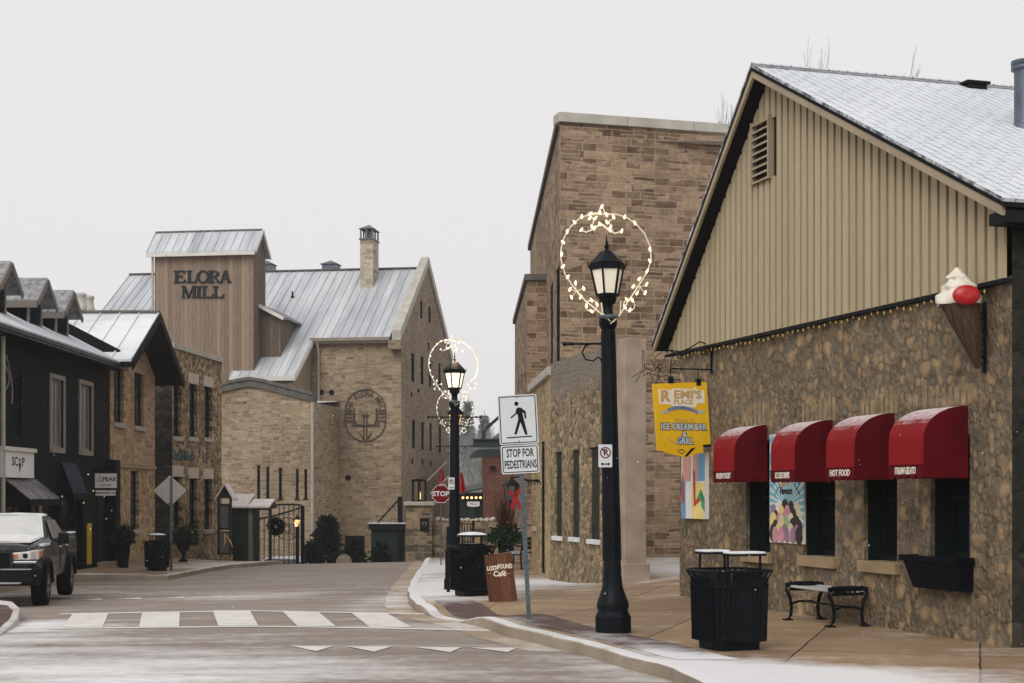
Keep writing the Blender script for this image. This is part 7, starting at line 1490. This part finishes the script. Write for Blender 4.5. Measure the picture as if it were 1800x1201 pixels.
for s in (1, -1):
    for a, b_, nm in ((1.02, 1.78, 'front'), (1.84, 2.6, 'rear')):
        za = 1.15; x0 = s * .874; q = [(x0, a if nm == 'rear' else a - .05, za), (x0, b_, za), (s * .688, b_ - (0 if nm == 'front' else .2), 1.61), (s * .688, (a + .40) if nm == 'front' else a, 1.61)]
        MB().slab(*q, (s * .012, 0, .004)).build('side_window', M['glass'] if s < 0 else M['frosted_side'] if 'frosted_side' in M else M['glass_curtain'], t)
    mb = MB(); mb.box(*sorted((s * .912, s * .925)), 1.72, 1.73, .45, 1.1).box(*sorted((s * .912, s * .925)), 2.68, 2.69, .45, 1.1); d_ = mb.build('door_gap', M['car_black'], t)
    for y in (1.6, 2.5): MB().box(*sorted((s * .915, s * .955)), y - .1, y + .08, .94, .98).build('door_handle', M['chrome'], t, .01)
    mb = MB(); mb.tube([(s * .88, .98, 1.13), (s * 1.0, .95, 1.13)], .03, 6); sections(mb, [(.86, [(s * .97, 1.08), (s * 1.19, 1.1), (s * 1.17, 1.27), (s * 1.0, 1.28)]), (.98, [(s * .96, 1.06), (s * 1.2, 1.08), (s * 1.18, 1.29), (s * .99, 1.3)]), (1.0, [(s * .98, 1.09), (s * 1.17, 1.11), (s * 1.15, 1.26), (s * 1.02, 1.27)])][::1]); mb.build('wing_mirror', M['car_black'], t, .02)
    # wheels, arches, flares
    for y in (0, 3.24):
        ty = MB().lathe([(.2, -.13), (.365, -.13), (.385, -.10), (.388, 0), (.385, .10), (.365, .13), (.2, .13)], 28).build('wheel', M['tyre'], t); ty.matrix_local = Matrix.Translation((s * .80, y, .388)) @ Matrix.Rotation(math.pi / 2, 4, 'Y')
        rm = MB().lathe([(.235, -.128), (.24, .0), (.235, .128)], 24); 
        for k in range(6): a = math.pi / 3 * k; rm.bar((.05 * math.cos(a), .05 * math.sin(a), s * .134), (.22 * math.cos(a), .22 * math.sin(a), s * .136), .06, .012)
        rm.build('rim', M['rim'], ty)
        mb = MB(); n = 12; w_ = []
        for k in range(n + 1): a = math.pi * (1.02 - 1.04 * k / n); w_.append((y + .47 * math.cos(a), .42 + .47 * math.sin(a)))
        for p, q in zip(w_, w_[1:]): mb.slab((s * .86, p[0], p[1]), (s * .86, q[0], q[1]), (s * .86, .42 * 0 + (q[0] - y) * .86 + y, .42 + (q[1] - .42) * .86), (s * .86, (p[0] - y) * .86 + y, .42 + (p[1] - .42) * .86), (s * .115, 0, 0))
        mb.build('wheel_flare', M['car_black'], t)
        n = 20; MB().prism([(y + .41 * math.cos(2 * math.pi * k / n), .42 + .41 * math.sin(2 * math.pi * k / n)) for k in range(n)], s * .905, s * .925, 'x').build('wheel_arch', M['charcoal'], t)
    # headlight wraps the corner
    h_ = MB(); sections(h_, [(-.90, [(s * .42, .80), (s * .74, .80), (s * .76, .955), (s * .40, .925)]), (-.79, [(s * .42, .79), (s * .88, .80), (s * .885, .985), (s * .40, .94)]), (-.5, [(s * .6, .84), (s * .915, .86), (s * .915, .98), (s * .6, .94)])]); hl = h_.build('headlight', M['headlight'], t, .015)
    MB().box(*sorted((s * .44, s * .53)), -.915, -.895, .835, .905).build('indicator', M['amber'], hl); MB().box(*sorted((s * .80, s * .925)), -.72, -.56, .86, .96).build('side_marker', M['amber'], hl); mb = MB(); mb.lathe([(.045, -.01), (.045, .01)], 12); mb.v = [(s * .66 + x, -.905 + z, .875 + y) for x, y, z in mb.v]; mb.build('lens', M['car_black'], hl)
    MB().box(*sorted((s * .42, s * .86)), -.93, -.78, .735, .782).build('lamp_trim', M['chrome'], t, .012)
    MB().box(*sorted((s * .5, s * .78)), -.95, -.9, .5, .6).build('fog_lamp', M['car_black'], t, .01)
mb = MB(); sections(mb, [(-.93, prof(.86, .70, .62, .36, .0, .06)), (-.98, prof(.8, .69, .6, .4, 0, .06)), (-.72, prof(.95, .71, .64, .36, 0, .06))][1::-1] + [(-.72, prof(.95, .71, .64, .36, 0, .06))]); mb.build('front_bumper', M['car_black'], t, .02)
MB().box(-.78, .78, -1.0, -.96, .655, .675).box(-.6, .6, -1.01, -.97, .4, .43).build('bumper_trim', M['chrome'], t)
mb = MB(); gp_ = [(-.36, .96), (.36, .96), (.43, .9), (.40, .7), (.32, .62), (-.32, .62), (-.40, .7), (-.43, .9)]; mb.prism(gp_, -.925, -.86); gr = mb.build('grille', M['car_black'], t)
mb = MB()
for k in range(5): z = .67 + k * .058; mb.box(-.35, .35, -.945, -.925, z, z + .02)
mb.build('grille_bars', M['black_metal'], gr); mb = MB(); frame_ring(mb, 0, .79, .9, .37, .045, .09, -.955, -.915).build('grille_surround', M['car_paint'], gr)
# snow lying on bonnet, roof and bed rails
mb = MB(); sections(mb, [(-.6, [(-.70, 1.105), (.70, 1.105), (.66, 1.128), (0, 1.155), (-.66, 1.128)]), (.2, [(-.74, 1.155), (.74, 1.155), (.7, 1.185), (0, 1.205), (-.7, 1.185)]), (.72, [(-.74, 1.19), (.74, 1.19), (.7, 1.21), (0, 1.24), (-.7, 1.21)])]); mb.build('bonnet_snow', M['car_snow'], t)
mb = MB(); sections(mb, [(1.45, [(-.58, 1.70), (.58, 1.70), (.5, 1.752), (0, 1.775), (-.5, 1.752)]), (2.35, [(-.58, 1.72), (.58, 1.72), (.5, 1.775), (0, 1.795), (-.5, 1.775)])]); mb.build('roof_snow', M['snow'], t)
mb = MB(); mb.box(.74, .88, 3.05, 4.3, 1.17, 1.2).box(-.88, -.74, 3.05, 4.3, 1.17, 1.2).box(.80, .90, -.35, .5, 1.03, 1.075).build('rail_snow', M['car_snow'], t)
MB().box(-.6, .6, 4.38, 4.43, .6, 1.12).build('tailgate', M['car_paint'], t, .02)
for c in TR.children:
    n = c.name.split('.')[0]
    if n == 'wheel': continue
    if n in ('cab', 'windscreen', 'side_window', 'roof_snow', 'wiper'): c.matrix_local = Matrix.Translation((0, 0, .375)) @ Matrix.Scale(.76, 4, (0, 0, 1))
    else: c.location.z += .03 if n in ('wheel_flare', 'wheel_arch') else .08 if n in ('front_bumper', 'bumper_trim', 'wing_mirror') else .11
# ---------------------------------------------------------------- falling snow
rng = random.Random(21); mb = MB()
for _ in range(600):
    y = rng.uniform(7, 52) ; x = rng.uniform(-.36, .36) * y; z = rng.uniform(.1, 1.7 + .075 * y); r = rng.uniform(.002, .0045)
    c = Vector((x, y, z)); mb.add([c + Vector(q) * r for q in ((1, 0, 0), (-1, 0, 0), (0, 1, 0), (0, -1, 0), (0, 0, 1.3), (0, 0, -1.3))], [(0, 2, 4), (2, 1, 4), (1, 3, 4), (3, 0, 4), (2, 0, 5), (1, 2, 5), (3, 1, 5), (0, 3, 5)])
tag(mb.build('snowflakes', M['snow']), 'fine snowflakes drifting down through the street', 'snowfall', None, 'stuff')
# ---------------------------------------------------------------- snowy air
mb = MB(); mb.box(-520, 520, -70, 720, -14, 26); hz = mb.build('haze', bpy.data.materials.new('haze_air')); m = hz.data.materials[0]; m.use_nodes = True; nt_ = m.node_tree; nt_.nodes.clear()
pv = nt_.nodes.new('ShaderNodeVolumePrincipled'); pv.inputs['Color'].default_value = (.97, .96, .96, 1); pv.inputs['Density'].default_value = .0004; pv.inputs['Anisotropy'].default_value = .2
ou = nt_.nodes.new('ShaderNodeOutputMaterial'); nt_.links.new(pv.outputs[0], ou.inputs['Volume']); tag(hz, 'thin pale winter haze filling the street', 'haze', None, 'stuff'); hz.visible_shadow = True
